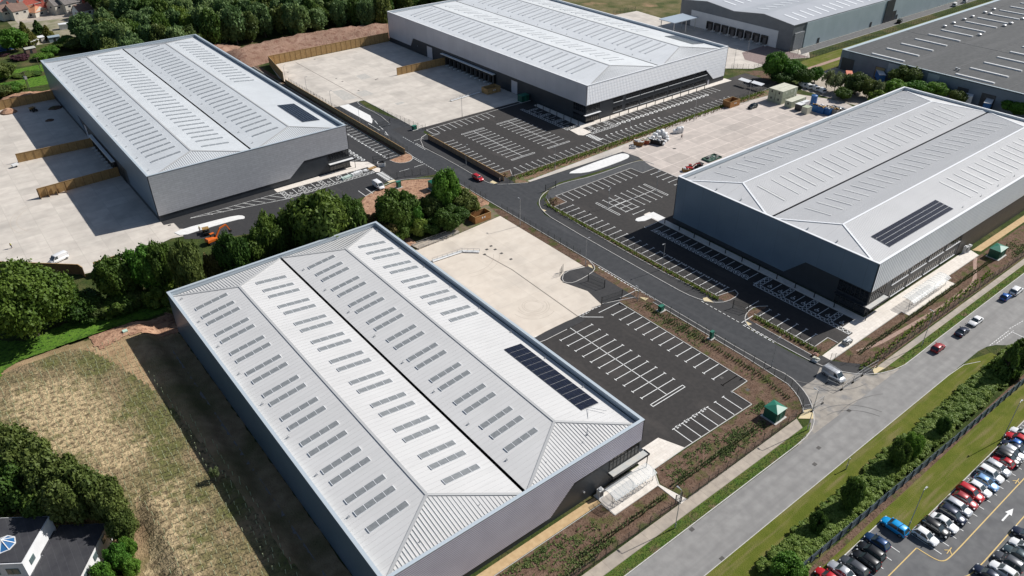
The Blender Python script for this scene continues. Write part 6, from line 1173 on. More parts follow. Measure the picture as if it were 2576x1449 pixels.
mesh_fence('mesh_fence', 'mesh fence behind the hedgerow kiosk', [(107, 198.6), (112, 198.3), (119, 195), (122, 190), (122.2, 168)]); mesh_fence('mesh_fence', 'mesh fence beside the lane of the far depot', [(322, 190.9), (560, 191.2)]); mesh_fence('mesh_fence', 'mesh fence at the edge of the far pale yard', [(284.5, 203.8), (292, 197.3), (300, 197), (313, 197.9), (322, 192)], 2.2); mesh_fence('mesh_fence', 'mesh fence round the scrub land', [(268, 262), (312, 306), (328, 304.5)])
mesh_fence('mesh_fence', 'thin mesh fence behind the red soil strip', [(30, 170.5), (88, 166.5), (105, 165), (121, 168)])
def gate(name, label, a, b, h=2.2): 
    T = thing(name, label, 'gate'); mb = MB(); n = int(math.dist(a, b)/.22)
    for z in (.15, h*.5, h): mb.bar((*a, z), (*b, z), .05)
    for i in range(n+1): x, y = a[0]+(b[0]-a[0])*i/n, a[1]+(b[1]-a[1])*i/n; mb.bar((x, y, .15), (x, y, h), .025)
    mb.build('gate_leaf', dgreen, T); posts(T, [a, b], h+.2, black, .14)
gate('gate', 'open dark gate leaf beside the pale junction corner of the east lot', at(6, 335, 480), at(6, 440, 440)); gate('gate', 'dark gate leaf at the front yard entrance by the rounded kerb', at(6, 765, 1380), at(6, 930, 1449)); gate('gate', 'dark gate leaf closing the front car park', at(10, 900, 170), at(10, 1105, 100)); gate('gate', 'dark gate leaf at the east car park mouth', at(10, 2220, 200), at(10, 2370, 245))
gate('gate', 'dark gate by the red soil bed of the west unit', at(5, 1180, 190), at(5, 1340, 160)); gate('gate', 'dark gate at the lane entrance of the north yard', at(1, 1140, 1320), at(1, 1350, 1260)); gate('gate', 'dark gate leaf at the brick paving of the far depot', at(3, 215, 530), at(3, 300, 545)); gate('gate', 'pedestrian gate where the paved path meets the footpath', at(14, 1640, 730), at(14, 1700, 700))
def timber_fence(name, label, pts, h=3.0, step=2.6, side=1, m=wood, shadowp=True):
    T = thing(name, label, 'fence'); mb = MB()
    for a, b in zip(pts, pts[1:]): mb.bar((a[0], a[1], h/2), (b[0], b[1], h/2), .06, h)
    mb.build('boards', m, T); mb = MB()
    for a, b in zip(pts, pts[1:]): mb.bar((a[0], a[1], h+.04), (b[0], b[1], h+.04), .18, .06)
    mb.build('capping', wood, T); posts(T, along(pts, step), h, woodd, .16); return T
timber_fence('timber_fence', 'tall timber fence at the back of the north yard before the earth bank', [(126.6, 337.5), (188.8, 337.9)], 4.2)
timber_fence('timber_fence', 'timber fence running down the west side of the north yard', [(126.6, 337.3), (121.8, 311.5)], 4.2); timber_fence('timber_fence', 'short timber screen between the dock area and the north yard', [(164.0, 288.8), (188.9, 288.5)], 3.3)
timber_fence('timber_fence', 'tall timber fence at the back of the west yard', [(-30, 349), (20.5, 349.2), (40.5, 349.9)], 3.6); timber_fence('timber_fence', 'upper timber screen across the west yard', [(16.7, 288.6), (40.4, 287.6)], 3.1); 
T = timber_fence('timber_fence', 'lower timber screen with braces across the west yard', [(16.6, 254.9), (40.4, 256.3)], 3.1)
for k in range(4): mb = MB(); mb.hexa([(16.8+k*2.35, 254.9, 0), (16.95+k*2.35, 254.9, 0), (16.95+k*2.35, 253.6, 0), (16.8+k*2.35, 253.6, 0)], [(16.8+k*2.35, 254.9, 3.0), (16.95+k*2.35, 254.9, 3.0), (16.95+k*2.35, 254.6, 3.0), (16.8+k*2.35, 254.6, 3.0)]); mb.build('brace', woodd, T)
timber_fence('timber_fence', 'dark timber fence behind the round oak at the yard edge', [(-40, 227), (-.5, 214.5), (15.7, 199.6), (16.2, 197.4)], 3.0, m=mat('timber_dark', (.16, .085, .04), (.20, .11, .05), 1, .9)); timber_fence('timber_fence', 'timber screen with vertical boards at the yard corner', [(19.8, 195.2), (19.0, 198.2), (25.4, 198.3)], 3.0)
timber_fence('timber_fence', 'low brown fence between the west car park and the internal road', [(121.6, 213.5), (121.4, 309)], 1.9, 2.4, m=mat('timber_grey', (.22, .17, .10), (.28, .22, .13), .8, .9)); timber_fence('timber_fence', 'brown boarded fence west of the north car park', [(135.0, 219.5), (134.8, 175.5)], 1.9, 2.4, m=mat('timber_pinkish', (.25, .175, .12), (.30, .21, .145), .8, .9))
# blue palisade fence
T = thing('palisade_fence', 'long blue-grey palisade fence between the hedge and the grass', 'fence'); mb = MB(); pp = [(60, 32.25), (82.8, 32.0), (135, 30.6), (175, 29.6)]
for a, b in zip(pp, pp[1:]):
    for z in (.5, 1.9): mb.bar((*a, z), (*b, z), .05, .06)
    n = int(math.dist(a, b)/.155)
    for i in range(n): x, y = a[0]+(b[0]-a[0])*i/n, a[1]+(b[1]-a[1])*i/n; mb.box(x-.05, y-.012, .05, x+.05, y+.012, 2.35)
mb.build('pales', pal, T); posts(T, [(x, y-.08) for x, y in along(pp, 2.75)], 2.3, pald, .13)
# temporary site fence panels
def heras(label, a, b):
    T = thing('site_fence_panel', label, 'fence panel'); mb = MB(); z0, z1 = .15, 2.1
    for p, q in (((*a, z0), (*b, z0)), ((*a, z1), (*b, z1)), ((*a, 0.05), (*a, z1)), ((*b, .05), (*b, z1)), ((*a, 1.1), (*b, 1.1))): mb.bar(p, q, .045)
    mb.build('frame', galv, T); mb = MB(); n = 14
    for i in range(1, n): x, y = a[0]+(b[0]-a[0])*i/n, a[1]+(b[1]-a[1])*i/n; mb.bar((x, y, z0), (x, y, z1), .012)
    mb.build('wires', galv, T)
    for p in (a, b): mb = MB(); mb.box(p[0]-.4, p[1]-.14, .03, p[0]+.4, p[1]+.14, .18); mb.build('foot', rubber, T)
hp = [at(11, 1050, 745, 0), at(11, 945, 885), at(11, 850, 955), at(11, 740, 1025)]
heras('site fence panel at the east side of the junction', at(11, 1090, 800), hp[1]); heras('site fence panel in front of the works van', hp[1], hp[2]); heras('site fence panel at the middle of the junction', hp[2], hp[3]); heras('site fence panel lying towards the fresh asphalt', hp[3], at(11, 590, 960)); heras('site fence panel by the green kiosk corner', at(11, 440, 1245), at(11, 545, 1165)); heras('site fence panel beside the tactile corner', at(11, 345, 1260), at(11, 440, 1245))

# ================================================================== LAMP POSTS
def lamp(label, bx, by, tx, ty, arm=1.2, rz=0.0, double=False, r_=.075, name='lamp_post'):
    g_ = ground(bx, by); h = rise(bx, by, ty); T = thing(name, label, 'lamp post', (g_[0], g_[1], 0), rz)
    mb = MB(); mb.tube((0, 0, 0), (0, 0, 1.2), r_*1.5, r_*1.5, 8); mb.tube((0, 0, 1.2), (0, 0, h), r_, r_*.7, 8); mb.build('pole', galv, T)
    for s_ in ((-1, 1) if double else (1,)):
        mb = MB(); mb.bar((0, 0, h-.03), (s_*arm*.5, 0, h+.03), .06); a_ = mb.build('arm', galv, T); mb = MB(); mb.loft([[(s_*arm*.4, -.1, h), (s_*arm*.4, .1, h), (s_*arm*.4, .1, h+.1), (s_*arm*.4, -.1, h+.1)], [(s_*arm, -.16, h), (s_*arm, .16, h), (s_*arm, .14, h+.08), (s_*arm, -.14, h+.08)]]); mb.build('lamp_head', mat('lamp_head', (.30, .31, .32), rough=.4), T)
def D(t, u, v): return 644*(t % 4)+u/4, 362.25*(t//4)+v/4
for lb, t0, u0, v0, t1, v1, rz, db in [('slim lamp post at the corner of the timber fence in the north yard', 1, 300, 822, 1, 648, 0, 0), ('lamp post second from the back along the north yard edge', 1, 517, 950, 1, 768, 0, 0), ('lamp post before the pale entry island', 1, 762, 1087, 1, 908, 0, 0), ('lamp post at the tip of the pale entry island', 1, 1047, 1258, 1, 1070, 0, 0), ('lamp post beside the gate of the north yard', 1, 1345, 1449, 1, 1250, 0, 0), ('lamp post standing on the bright concrete of the north yard', 1, 2075, 1180, 1, 970, 90, 0),
   ('lamp post in the shrub bed before the north car park, nearer to the cabins', 2, 1830, 1220, 2, 1010, 90, 0), ('lamp post in the shrub bed near the rubbish pile', 2, 1178, 1412, 2, 1235, 90, 0), ('lamp post in the shrub bed by the timber bin store', 2, 2378, 1020, 2, 820, 90, 0), ('lamp post at the corner of the north car park', 6, 432, 260, 6, 38, 90, 0), ('lamp post at the kerb of the brown boarded fence', 5, 2115, 215, 5, 10, 0, 0),
   ('tall lamp post at the timber bin store junction by the front yard', 6, 82, 825, 6, 553, 90, 0), ('tall lamp post at the edge of the front yard by the rounded kerb', 6, 740, 1222, 6, 955, 0, 0), ('lamp post in the shade of the east car park', 6, 1510, 1265, 6, 1008, 180, 0), ('twin-headed lamp post near the west end of the east car park', 6, 970, 640, 6, 460, 30, 1), ('twin-headed lamp post between the bays of the east car park', 6, 1452, 492, 6, 275, 30, 1),
   ('tall lamp post on the verge by the faded red hatchback', 11, 1545, 582, 11, 255, 90, 0), ('tall lamp post at the site entrance footway', 11, 395, 1430, 11, 1045, 90, 0), ('tall lamp post on the grass verge before the nearest warehouse', 14, 1640, 968, 14, 590, 90, 0), ('lamp post between the bright blue crossover and the white hatchback', 15, 1415, 950, 15, 598, 0, 0), ('lamp post on the grass above the long car row', 15, 2362, 65, 11, 1170, 0, 0), ('slim lamp post by the fence of the site entrance', 11, 32, 800, 11, 520, 0, 0),
   ('lamp post beside the brick paving of the far depot', 2, 2370, 535, 2, 400, 0, 0), ('lamp post at the pale far yard behind the north warehouse', 2, 2225, 695, 2, 505, 0, 0), ('slim lamp post on the lane side of the far depot', 3, 793, 335, 3, 222, 0, 0), ('lamp post at the end of the east car park drive', 10, 1262, 130, 10, 0, 90, 0)]:
    a = D(t0, u0, v0); b = D(t1, u0, v1); lamp(lb, a[0], a[1], b[0], b[1], 1.0, R(rz), bool(db))
a = D(15, 785, 375); b = D(15, 805, 288); lamp('short post with a small sign head on the verge grass', a[0], a[1], b[0], b[1], .3, name='marker_post')
# bollard lights
def bollard(x, y, lb, grp): T = thing('bollard', lb, 'bollard', (x, y, .09), 0, grp); mb = MB(); mb.tube((0, 0, 0), (0, 0, 1.45), .13, .13, 8); mb.build('post', black, T); mb = MB(); mb.tube((0, 0, 1.45), (0, 0, 1.6), .17, .17, 8); mb.build('cap', black, T)
for i in range(13): bollard(194.3+i*4.95, 193.4, 'black bollard light on the pale pavement along the silver-quilted front', 'bollards along the north warehouse')
for i in range(11): bollard(153.6, 124.5-i*5.4, 'black bollard light on the shaded pavement beside the charging bays', 'bollards along the east warehouse')
for i in range(7): bollard(185.5, 220+i*-4.0, 'black bollard light by the shaded disabled bays', 'bollards at the north disabled bays')
# utility poles
for lb, u0, v0, v1, t_ in (('double wooden power pole with transformer at the left', 295, 900, 700, 0), ('wooden pole on the lawn edge', 400, 695, 560, 0), ('white-topped pole among the far houses', 750, 285, 80, 0)):
    a = D(t_, u0, v0); b = D(t_, u0, v1); g_ = ground(*a); h = rise(a[0], a[1], b[1]); T = thing('power_pole', lb, 'pole', (g_[0], g_[1], 0), R(20)); mb = MB(); mb.tube((0, -.6, 0), (0, -.2, h), .16, .11, 7); mb.build('pole', bark, T)
    if 'double' in lb: mb = MB(); mb.tube((0, .8, 0), (0, .2, h), .16, .11, 7); mb.build('pole', bark, T); mb = MB(); mb.box(-.5, -.5, h-3.2, .5, .5, h-2.0); mb.build('transformer', galv, T)
    mb = MB(); mb.bar((-1.2, 0, h-.3), (1.2, 0, h-.3), .14); mb.build('crossarm', bark, T)

# ================================================================== KIOSKS, CABINS, SHELTERS AND SITE THINGS
def kiosk(label, x, y, L, Wd, H, rz=0, hip=True, plinth=True):
    T = thing('utility_kiosk', label, 'kiosk', (x, y, .03), rz); mb = MB(); mb.box(-L/2, -Wd/2, .1, L/2, Wd/2, H)
    for k in range(int(L/.35)): mb.box(-L/2+k*.35+.1, -Wd/2-.02, .2, -L/2+k*.35+.14, -Wd/2, H-.1)
    mb.build('cabinet', kgreen, T)
    mb = MB(); o = .15
    if hip: mb.loft([[(-L/2-o, -Wd/2-o, H), (L/2+o, -Wd/2-o, H), (L/2+o, Wd/2+o, H), (-L/2-o, Wd/2+o, H)], [(-.15, -.15, H+.65), (.15, -.15, H+.65), (.15, .15, H+.65), (-.15, .15, H+.65)]])
    else: mb.box(-L/2-.05, -Wd/2-.05, H, L/2+.05, Wd/2+.05, H+.1)
    mb.build('roof', kgreenr, T)
    if plinth: mb = MB(); mb.box(-L/2-.35, -Wd/2-.35, 0, L/2+.35, Wd/2+.35, .12); mb.build('plinth', kerbm, T)
    mb = MB(); mb.box(-.45, -Wd/2-.05, .2, .45, -Wd/2-.021, H-.2); mb.build('door', kgreenr, T); return T
kiosk('large green kiosk with hipped roof near the site entrance', 110.2, 56.4, 3.0, 2.9, 2.5); kiosk('green kiosk with hipped roof in the grass by the east warehouse path', 208.8, 57.3, 4.2, 2.7, 2.5)
kiosk('small green cabinet at the top of the front planting bed', 120.2, 95.4, 1.3, .9, 1.4, hip=False); kiosk('narrow green cabinet midway down the front planting bed', 120.9, 80.8, .9, .6, 1.9, hip=False)
kiosk('green kiosk half hidden behind the pale upright tree', 115, 184.6, 3.6, 3.0, 2.6); kiosk('small green cabinet before the round dark tree', 106.4, 192.5, 1.4, .9, 2.0, hip=False); kiosk('green cabinet against the shaded north warehouse wall', 186.4, 229.3, 3.8, 2.6, 2.5, hip=False)
kiosk('small dark cabinet at the corner of the north yard', at(1, 1595, 1305)[0], at(1, 1595, 1305)[1], 1.6, 1.1, 1.5, hip=False)
def binstore(label, x0, y0, x1, y1, h, m=woodo):
    T = thing('bin_store', label, 'timber enclosure', ((x0+x1)/2, (y0+y1)/2, .03)); a, b = (x1-x0)/2, (y1-y0)/2
    for nm, p, q in (('front_wall', (-a, -b), (a, -b)), ('back_wall', (-a, b), (a, b)), ('side_wall', (-a, -b), (-a, b)), ('side_wall', (a, -b), (a, b))):
        mb = MB(); mb.bar((*p, h/2), (*q, h/2), .08, h); L = math.dist(p, q); n = int(L/.55)
        for i in range(1, n): x, y = p[0]+(q[0]-p[0])*i/n, p[1]+(q[1]-p[1])*i/n; mb.box(x-.05, y-.05, 0, x+.05, y+.05, h-.02)
        w = mb.build(nm, m, T); mb = MB(); mb.bar((*p, h+.03), (*q, h+.03), .16, .06); mb.build('capping', wood, w)
    for s_ in (-.45, .35): mb = MB(); mb.box(s_, -b-.07, h*.5, s_+.4, -b-.045, h*.5+.5); mb.build('sign', whitem, T)
binstore('orange timber bin store at the top corner of the front yard', 110.9, 157.9, 116.5, 161.0, 2.2); binstore('timber bin store in the shade of the north dock', 179.6, 244.0, 186.2, 248.1, 2.2, wood); binstore('orange timber bin store by the bed of the north car park', 243.6, 172.4, 249.5, 176.0, 2.4)
def shelter(label, x0, x1, y0, y1, rot=False, bays=1, z0=2.1):       # arched clear roof on curved legs with hoops below
    for b in range(bays):
        a0 = x0+(x1-x0)*b/bays+.05; a1 = x0+(x1-x0)*(b+1)/bays-.05
        T = thing('cycle_shelter', label[b], 'cycle shelter', ((a0+a1)/2, (y0+y1)/2, .09)); cx, cy = (a0+a1)/2, (y0+y1)/2
        Pp = lambda t: (y0+(y1-y0)*t-cy, z0+.75*math.sin(math.pi*(t*.62+.12)))
        mb = MB(); n = 8
        for i in range(n):
            (ya, za), (yb, zb_) = Pp(i/n), Pp((i+1)/n); mb.hexa([(a0-cx, ya, za), (a1-cx, ya, za), (a1-cx, yb, zb_), (a0-cx, yb, zb_)], [(a0-cx, ya, za+.02), (a1-cx, ya, za+.02), (a1-cx, yb, zb_+.02), (a0-cx, yb, zb_+.02)])
        mb.build('clear_roof', clear, T)
        for k in range(6):
            x = a0-cx+(a1-a0)*k/5; mb = MB()
            for i in range(n): (ya, za), (yb, zb_) = Pp(i/n), Pp((i+1)/n); mb.bar((x, ya, za-.03), (x, yb, zb_-.03), .05)
            mb.build('roof_rib', galv, T)
        for x in (a0-cx, a1-cx): 
            mb = MB(); (yb, zb_) = Pp(.35); (yc, zc) = Pp(.05); mb.bar((x, yb-.3, 0), (x, yb, zb_), .08); mb.bar((x, yb-.3, .9), (x, yc, zc), .05); mb.build('leg', galv, T)
        for k in range(7):
            x = a0-cx+.4+(a1-a0-.8)*k/6; mb = MB(); pts_ = [(x, -.9, 0), (x, -.9, .7), (x, -.6, .85), (x, -.2, .85), (x, 0, .7), (x, 0, 0)]
            for p, q in zip(pts_, pts_[1:]): mb.bar(p, q, .045)
            mb.build('bike_hoop', galv, T)
shelter(['clear arched cycle shelter at the heat-pump end by the nearest warehouse door', 'clear arched cycle shelter at the pavement end by the nearest warehouse canopy'], 68.9, 79.2, 59.1, 62.0, bays=2)
shelter(['clear arched cycle shelter nearest the glazed corner of the east warehouse', 'middle clear arched cycle shelter of the east warehouse', 'clear arched cycle shelter farthest along the east pavement'], 166.2, 184.2, 57.9, 61.0, bays=3)
def flat_shelter(label, x0, y0, x1, y1):
    T = thing('cycle_shelter', label, 'cycle shelter', ((x0+x1)/2, (y0+y1)/2, .05)); a, b = (x1-x0)/2, (y1-y0)/2; mb = MB(); mb.hexa([(-a, -b, 2.2), (a, -b, 2.6), (a, b, 2.6), (-a, b, 2.2)], [(-a, -b, 2.28), (a, -b, 2.68), (a, b, 2.68), (-a, b, 2.28)]); mb.build('roof', trimw, T)
    for y in (-b+.2, 0, b-.2): mb = MB(); mb.bar((a-.2, y, 0), (a-.2, y, 2.55), .08); mb.build('leg', galv, T)
    for k in range(6): mb = MB(); y = -b+.5+k*(2*b-1)/5; mb.bar((-a+.3, y, 0), (-a+.3, y, .8), .05); mb.bar((a-.8, y, 0), (a-.8, y, .8), .05); mb.bar((-a+.3, y, .8), (a-.8, y, .8), .05); mb.build('bike_hoop', galv, T)
flat_shelter('flat-roofed cycle shelter at the far end of the north car park, nearer the warehouse', 268.6, 183.0, 270.8, 188.3); flat_shelter('flat-roofed cycle shelter at the far end of the north car park, nearer the bed', 269.4, 177.2, 271.6, 182.6)
def airunit(label, x, y, z=.09):
    T = thing('heat_pump', label, 'heat pump', (x, y, z)); mb = MB(); mb.box(-.5, -.4, .15, .5, .4, 1.9); mb.box(-.55, -.45, 0, .55, .45, .15); mb.build('casing', whitem, T); mb = MB(); mb.tube((0, 0, 1.9), (0, 0, 2.05), .38, .36, 12); mb.build('fan_grille', galv, T)
    mb = MB(); mb.box(-.42, -.425, .4, .42, -.402, 1.6); mb.build('louvre', frame, T)
airunit('white heat pump unit on the slab end by the nearest warehouse', 69.0, 63.0); airunit('white heat pump beside the ochre path of the east warehouse', 205.3, 63.0); airunit('second heat pump against the east warehouse wall', 203.8, 63.3)
def cabin_t(label, x, y, L, Wd, H, rz, z=.03, m=cabin, rm=cabinr, win=True):
    T = thing('site_cabin', label, 'cabin', (x, y, z), rz); mb = MB(); mb.box(-L/2, -Wd/2, 0, L/2, Wd/2, H-.1); 
    mb.build('wall', m, T); mb = MB(); mb.box(-L/2-.04, -Wd/2-.04, H-.1, L/2+.04, Wd/2+.04, H); mb.build('roof', rm, T)
    if win:
        for x_ in (-L*.3, L*.05): mb = MB(); mb.box(x_, -Wd/2-.04, 1.1, x_+1.1, -Wd/2, 2.0); mb.build('window', mat('cabin_shutter', (.50, .52, .42), rough=.6), T)
        mb = MB(); mb.box(L*.3, -Wd/2-.05, .15, L*.3+.9, -Wd/2, 2.15); mb.build('door', mat('cabin_door', (.55, .58, .48), rough=.6), T)
        mb = MB(); mb.box(-L/2-.04, -.3, 1.2, -L/2, .3, 2.0); mb.build('window', frame, T)
    return T
for z, t in ((.03, 'lower'), (2.63, 'upper')):
    cabin_t(t+' green cabin of the stack, on the lawn side', 267.3, 167.3, 9.8, 3.1, 2.6, R(0), z); cabin_t(t+' green cabin of the stack, on the yard side', 267.3, 164.0, 9.8, 3.1, 2.6, R(0), z)
cabin_t('single pale green cabin standing before the stacked cabins', 266.6, 159.0, 9.6, 3.0, 2.6, R(0)); cabin_t('small dark-fronted store with white roof in front of the single cabin', 263.2, 154.6, 2.8, 2.6, 2.5, 0, m=frame, rm=whitem, win=False); cabin_t('small beige container nearest the yard', 262.2, 151.0, 3.0, 2.4, 2.6, 0, m=cabinr, rm=cabin, win=False)
cabin_t('white tank box behind the small containers', 266.6, 154.8, 4.0, 1.6, 2.6, 0, m=whitem, rm=whitem, win=False)
bluec = mat('container_blue', (.015, .10, .30), (.02, .13, .36), 2, .55); greyc = mat('container_grey', (.30, .30, .28), (.22, .21, .20), 2, .7)
def skip(label, x, y, L, Wd, H, rz, m, fill=None, z=.03, taper=.0, name='skip', cat='skip'):
    T = thing(name, label, cat, (x, y, z), rz); t = .08; mb = MB(); k = taper
    o = lambda s_, zz: [(-L/2*s_, -Wd/2, zz), (L/2*s_, -Wd/2, zz), (L/2*s_, Wd/2, zz), (-L/2*s_, Wd/2, zz)]; i_ = lambda s_, zz: [(-L/2*s_+t, -Wd/2+t, zz), (L/2*s_-t, -Wd/2+t, zz), (L/2*s_-t, Wd/2-t, zz), (-L/2*s_+t, Wd/2-t, zz)]
    A, B_, C_ = o(1-k, 0), o(1, H), i_(1, H); D_ = i_(1-k, .12); vs = A+B_+C_+D_; fs = [(3, 2, 1, 0)]
    for a, b in ((0, 4), (4, 8), (8, 12)): fs += [(a+j, a+(j+1) % 4, b+(j+1) % 4, b+j) for j in range(4)]
    fs.append((12, 13, 14, 15)); mb.add(vs, fs)
    if taper == 0:
        for j in range(int(L/.5)): x_ = -L/2+.25+j*.5; mb.box(x_, -Wd/2-.05, .1, x_+.1, -Wd/2, H-.1); mb.box(x_, Wd/2, .1, x_+.1, Wd/2+.05, H-.1)
    mb.build('body', m, T)
    if fill:
        rr_ = random.Random(int(abs(x*10))); mb = MB()
        for _ in range(26):
            a, b, c_ = rr_.uniform(-L/2+.4, L/2-.4), rr_.uniform(-Wd/2+.3, Wd/2-.3), H-rr_.uniform(-.25, .5); s_ = rr_.uniform(.15, .45); mb.bar((a-s_, b-rr_.uniform(-.3, .3), c_), (a+s_, b+rr_.uniform(-.3, .3), c_+rr_.uniform(-.2, .25)), s_*1.1, s_*.7)
        mb.build('load', fill, T)
    return T
def N(u, v, ox, oy, z=0): return ground((ox+u/6.44)*.63889, (oy+v/6.44)*.63889, z)
p = N(1430, 700, 3000, 320, 1.2); skip('blue open container, nearer to the red pipes', p[0], p[1], 5.5, 2.4, 2.4, R(90), bluec, yelm); p = N(1600, 730, 3000, 320, 1.2); skip('blue open container beside the grey ones', p[0], p[1], 5.5, 2.4, 2.4, R(90), bluec, whitem); p = N(1760, 740, 3000, 320, 1.2); skip('grey open container full of timber', p[0], p[1], 6, 2.4, 2.3, R(90), greyc, yelm); p = N(1930, 740, 3000, 320, 1.2); skip('grey open container at the warehouse corner', p[0], p[1], 6, 2.4, 2.3, R(90), greyc, galv)
def tank(label, x, y, r_, h, m): T = thing('tank', label, 'tank', (x, y, .03)); mb = MB(); mb.tube((0, 0, 0), (0, 0, h), r_, r_, 12); mb.build('tank_body', m, T); mb = MB(); mb.tube((0, 0, h), (0, 0, h+.3), r_*.9, r_*.3, 12); mb.build('lid', m, T)
p = N(1300, 560, 3000, 320); tank('tall blue water tank behind the stacked red barriers', p[0], p[1], 1.2, 3.2, bluec)
def barrier_pile(label, x, y): 
    T = thing('barrier_stack', label, 'barriers', (x, y, .03)); 
    for k in range(6): mb = MB(); mb.hexa([(-1.2+k*.1, -.8+k*.3, 0), (.9+k*.1, -.7+k*.3, 0), (.9+k*.1, -.5+k*.3, 0), (-1.2+k*.1, -.6+k*.3, 0)], [(-1.2+k*.1, -.75+k*.3, 1.0+.1*(k % 3)), (.9+k*.1, -.65+k*.3, 1.0), (.9+k*.1, -.55+k*.3, 1.0), (-1.2+k*.1, -.65+k*.3, 1.0+.1*(k % 3))]); mb.build('barrier', redm if k % 3 else whitem, T)
p = N(1270, 690, 3000, 320, .5); barrier_pile('stack of red and white plastic barriers by the blue tank', p[0], p[1])
# bagged materials and waste by the bed of the north car park
def bag(label, x, y, s_, h, m=whitem, grp=None):
    rr_ = random.Random(int(x*31+y*17)); T = thing('bulk_bag', label, 'bulk bag', (x, y, .03), rr_.uniform(0, 1), grp); mb = MB(); n = 8
    for zz, k in ((0, .82), (.15*h, 1), (.6*h, 1.03), (.9*h, .95), (h, .6)): pass
    mb.loft([[(s_/2*k*(1+rr_.uniform(-.08, .08))*math.copysign(abs(math.cos(a))**.5, math.cos(a)), s_/2*k*math.copysign(abs(math.sin(a))**.5, math.sin(a)), zz) for a in [2*math.pi*(i+.5)/n for i in range(n)]] for zz, k in ((0, .85), (.15*h, 1), (.6*h, 1.04), (.9*h, .93), (h, .55))]); mb.build('sack', m, T)
    for c_ in (-.3, .3): mb = MB(); mb.bar((c_*s_, -.2, h*.95), (c_*s_*.5, 0, h+.18), .05); mb.bar((c_*s_*.5, 0, h+.18), (c_*s_, .2, h*.95), .05); mb.build('loop', whitem, T)
for u, v, s_, h, lb in [(1340, 430, 1.6, 1.4, 'low white bag at the left of the trio by the bed'), (1430, 400, 1.6, 2.2, 'tall white wrapped bale in the middle of the trio'), (1500, 385, 1.6, 2.2, 'tall white wrapped bale at the right of the trio'), (840, 530, 1.8, 1.8, 'white and blue bag at the back of the rubbish pile'), (910, 490, 1.6, 2.4, 'tall white wrapped pallet in the rubbish pile'), (1010, 470, 1.6, 2.6, 'tallest white wrapped pallet in the rubbish pile'), (1085, 520, 1.7, 1.9, 'bulging white bag at the right of the pile'), (945, 600, 1.4, 1.3, 'red-topped white bag in the middle of the pile'), (1025, 750, 1.4, .9, 'white sack at the near corner of the pile'), (1080, 690, 1.2, .8, 'crumpled white sack beside the near corner'), (1150, 640, 1.2, .8, 'crumpled white sack at the outer right of the pile'), (1140, 580, 1.3, 1.0, 'crumpled white sack behind the outer right one'), (770, 600, 1.3, 1.5, 'white sack between the black bales and the red skip')]:
    p = N(u, v, 2450, 450, h/2); bag(lb, p[0], p[1], s_, h)
p = N(830, 690, 2450, 450, .8); skip('long black-sided waste container with white sheets on top', p[0], p[1], 6.0, 1.7, 1.6, R(-72), gutter, whitem)
p = N(420, 740, 2450, 450, .7); skip('rust-brown skip heaped with white packaging', p[0], p[1], 3.8, 1.9, 1.5, R(-60), mat('skip_rust', (.30, .13, .03), (.20, .10, .04), 2, .8), whitem, taper=.25); p = N(580, 690, 2450, 450, .7); skip('red skip with pale boards on top', p[0], p[1], 3.6, 1.9, 1.4, R(-60), mat('skip_red', (.35, .07, .03), (.28, .08, .04), 2, .8), cabinr, taper=.2)
p = N(275, 845, 2450, 450, .2); skip('small white pallet crate beside the rust-brown skip', p[0], p[1], 1.8, 1.4, .6, R(-40), whitem, galv, name='pallet', cat='pallet')
p = at(6, 2010, 140, .3); skip('low stack of green panels lying on the concrete by the east roof', p[0], p[1], 6.5, 3.4, .5, 0, mat('panel_green', (.04, .10, .07), rough=.6), greyc, name='panel_stack', cat='panels')
p = at(6, 1755, 262, .4); skip('white-covered brown load beside the small red digger', p[0], p[1], 2.6, 1.6, .9, R(-30), yelm, whitem)
p = at(5, 1262, 208, .5); skip('grey-white waste container on the asphalt beside the red soil bed', p[0], p[1], 2.6, 1.5, 1.3, R(-35), whitem, black, taper=.12)
p = at(11, 795, 545, .4); skip('pallet of pale blocks on the light path near the entrance', p[0], p[1], 2.4, 1.3, .9, R(0), greyc, whitem, name='pallet', cat='pallet'); p = at(11, 483, 725, .3); skip('white bagged pallet on the footway above the works van', p[0], p[1], 1.2, 1.2, .6, 0, whitem, cabinr, name='pallet', cat='pallet'); p = at(11, 478, 676, .3); skip('brown pallet of bricks beside the white bagged pallet', p[0], p[1], 1.4, 1.1, .4, 0, wood, mat('brick_pink', (.38, .22, .17), rough=.9), name='pallet', cat='pallet')
def pack(label, u, v, L, Wd, H, m, rz=0): p = at(5, u, v, .2); T = thing('material_pack', label, 'material pack', (p[0], p[1], .05), rz); 
pk = [('pack of pale green boards across a disabled bay', 918, 335, 4.2, 1.3, .6, mat('board_green', (.45, .55, .50), rough=.6)), ('bright white wrapped pack next to the green boards', 1015, 300, 4.0, 1.2, .8, whitem), ('small white pack beside the hatched bay', 1105, 268, 1.8, 1.2, .5, whitem), ('long buff plank stack on the pale pavement tip', 1160, 248, 3.6, .9, .5, wood)]
for lb, u, v, L, Wd, H, m in pk:
    p = at(5, u, v, .2); T = thing('material_pack', lb, 'material pack', (p[0], p[1], .06), R(8)); mb = MB()
    for k in range(3): mb.box(-L/2+.02*k, -Wd/2, k*H/3, L/2-.03*k, Wd/2, (k+1)*H/3-.03)
    mb.build('boards', m, T); mb = MB(); [mb.box(x_-.03, -Wd/2-.02, 0, x_+.03, Wd/2+.02, H+.01) for x_ in (-L*.3, L*.3)]; mb.build('straps', black, T)
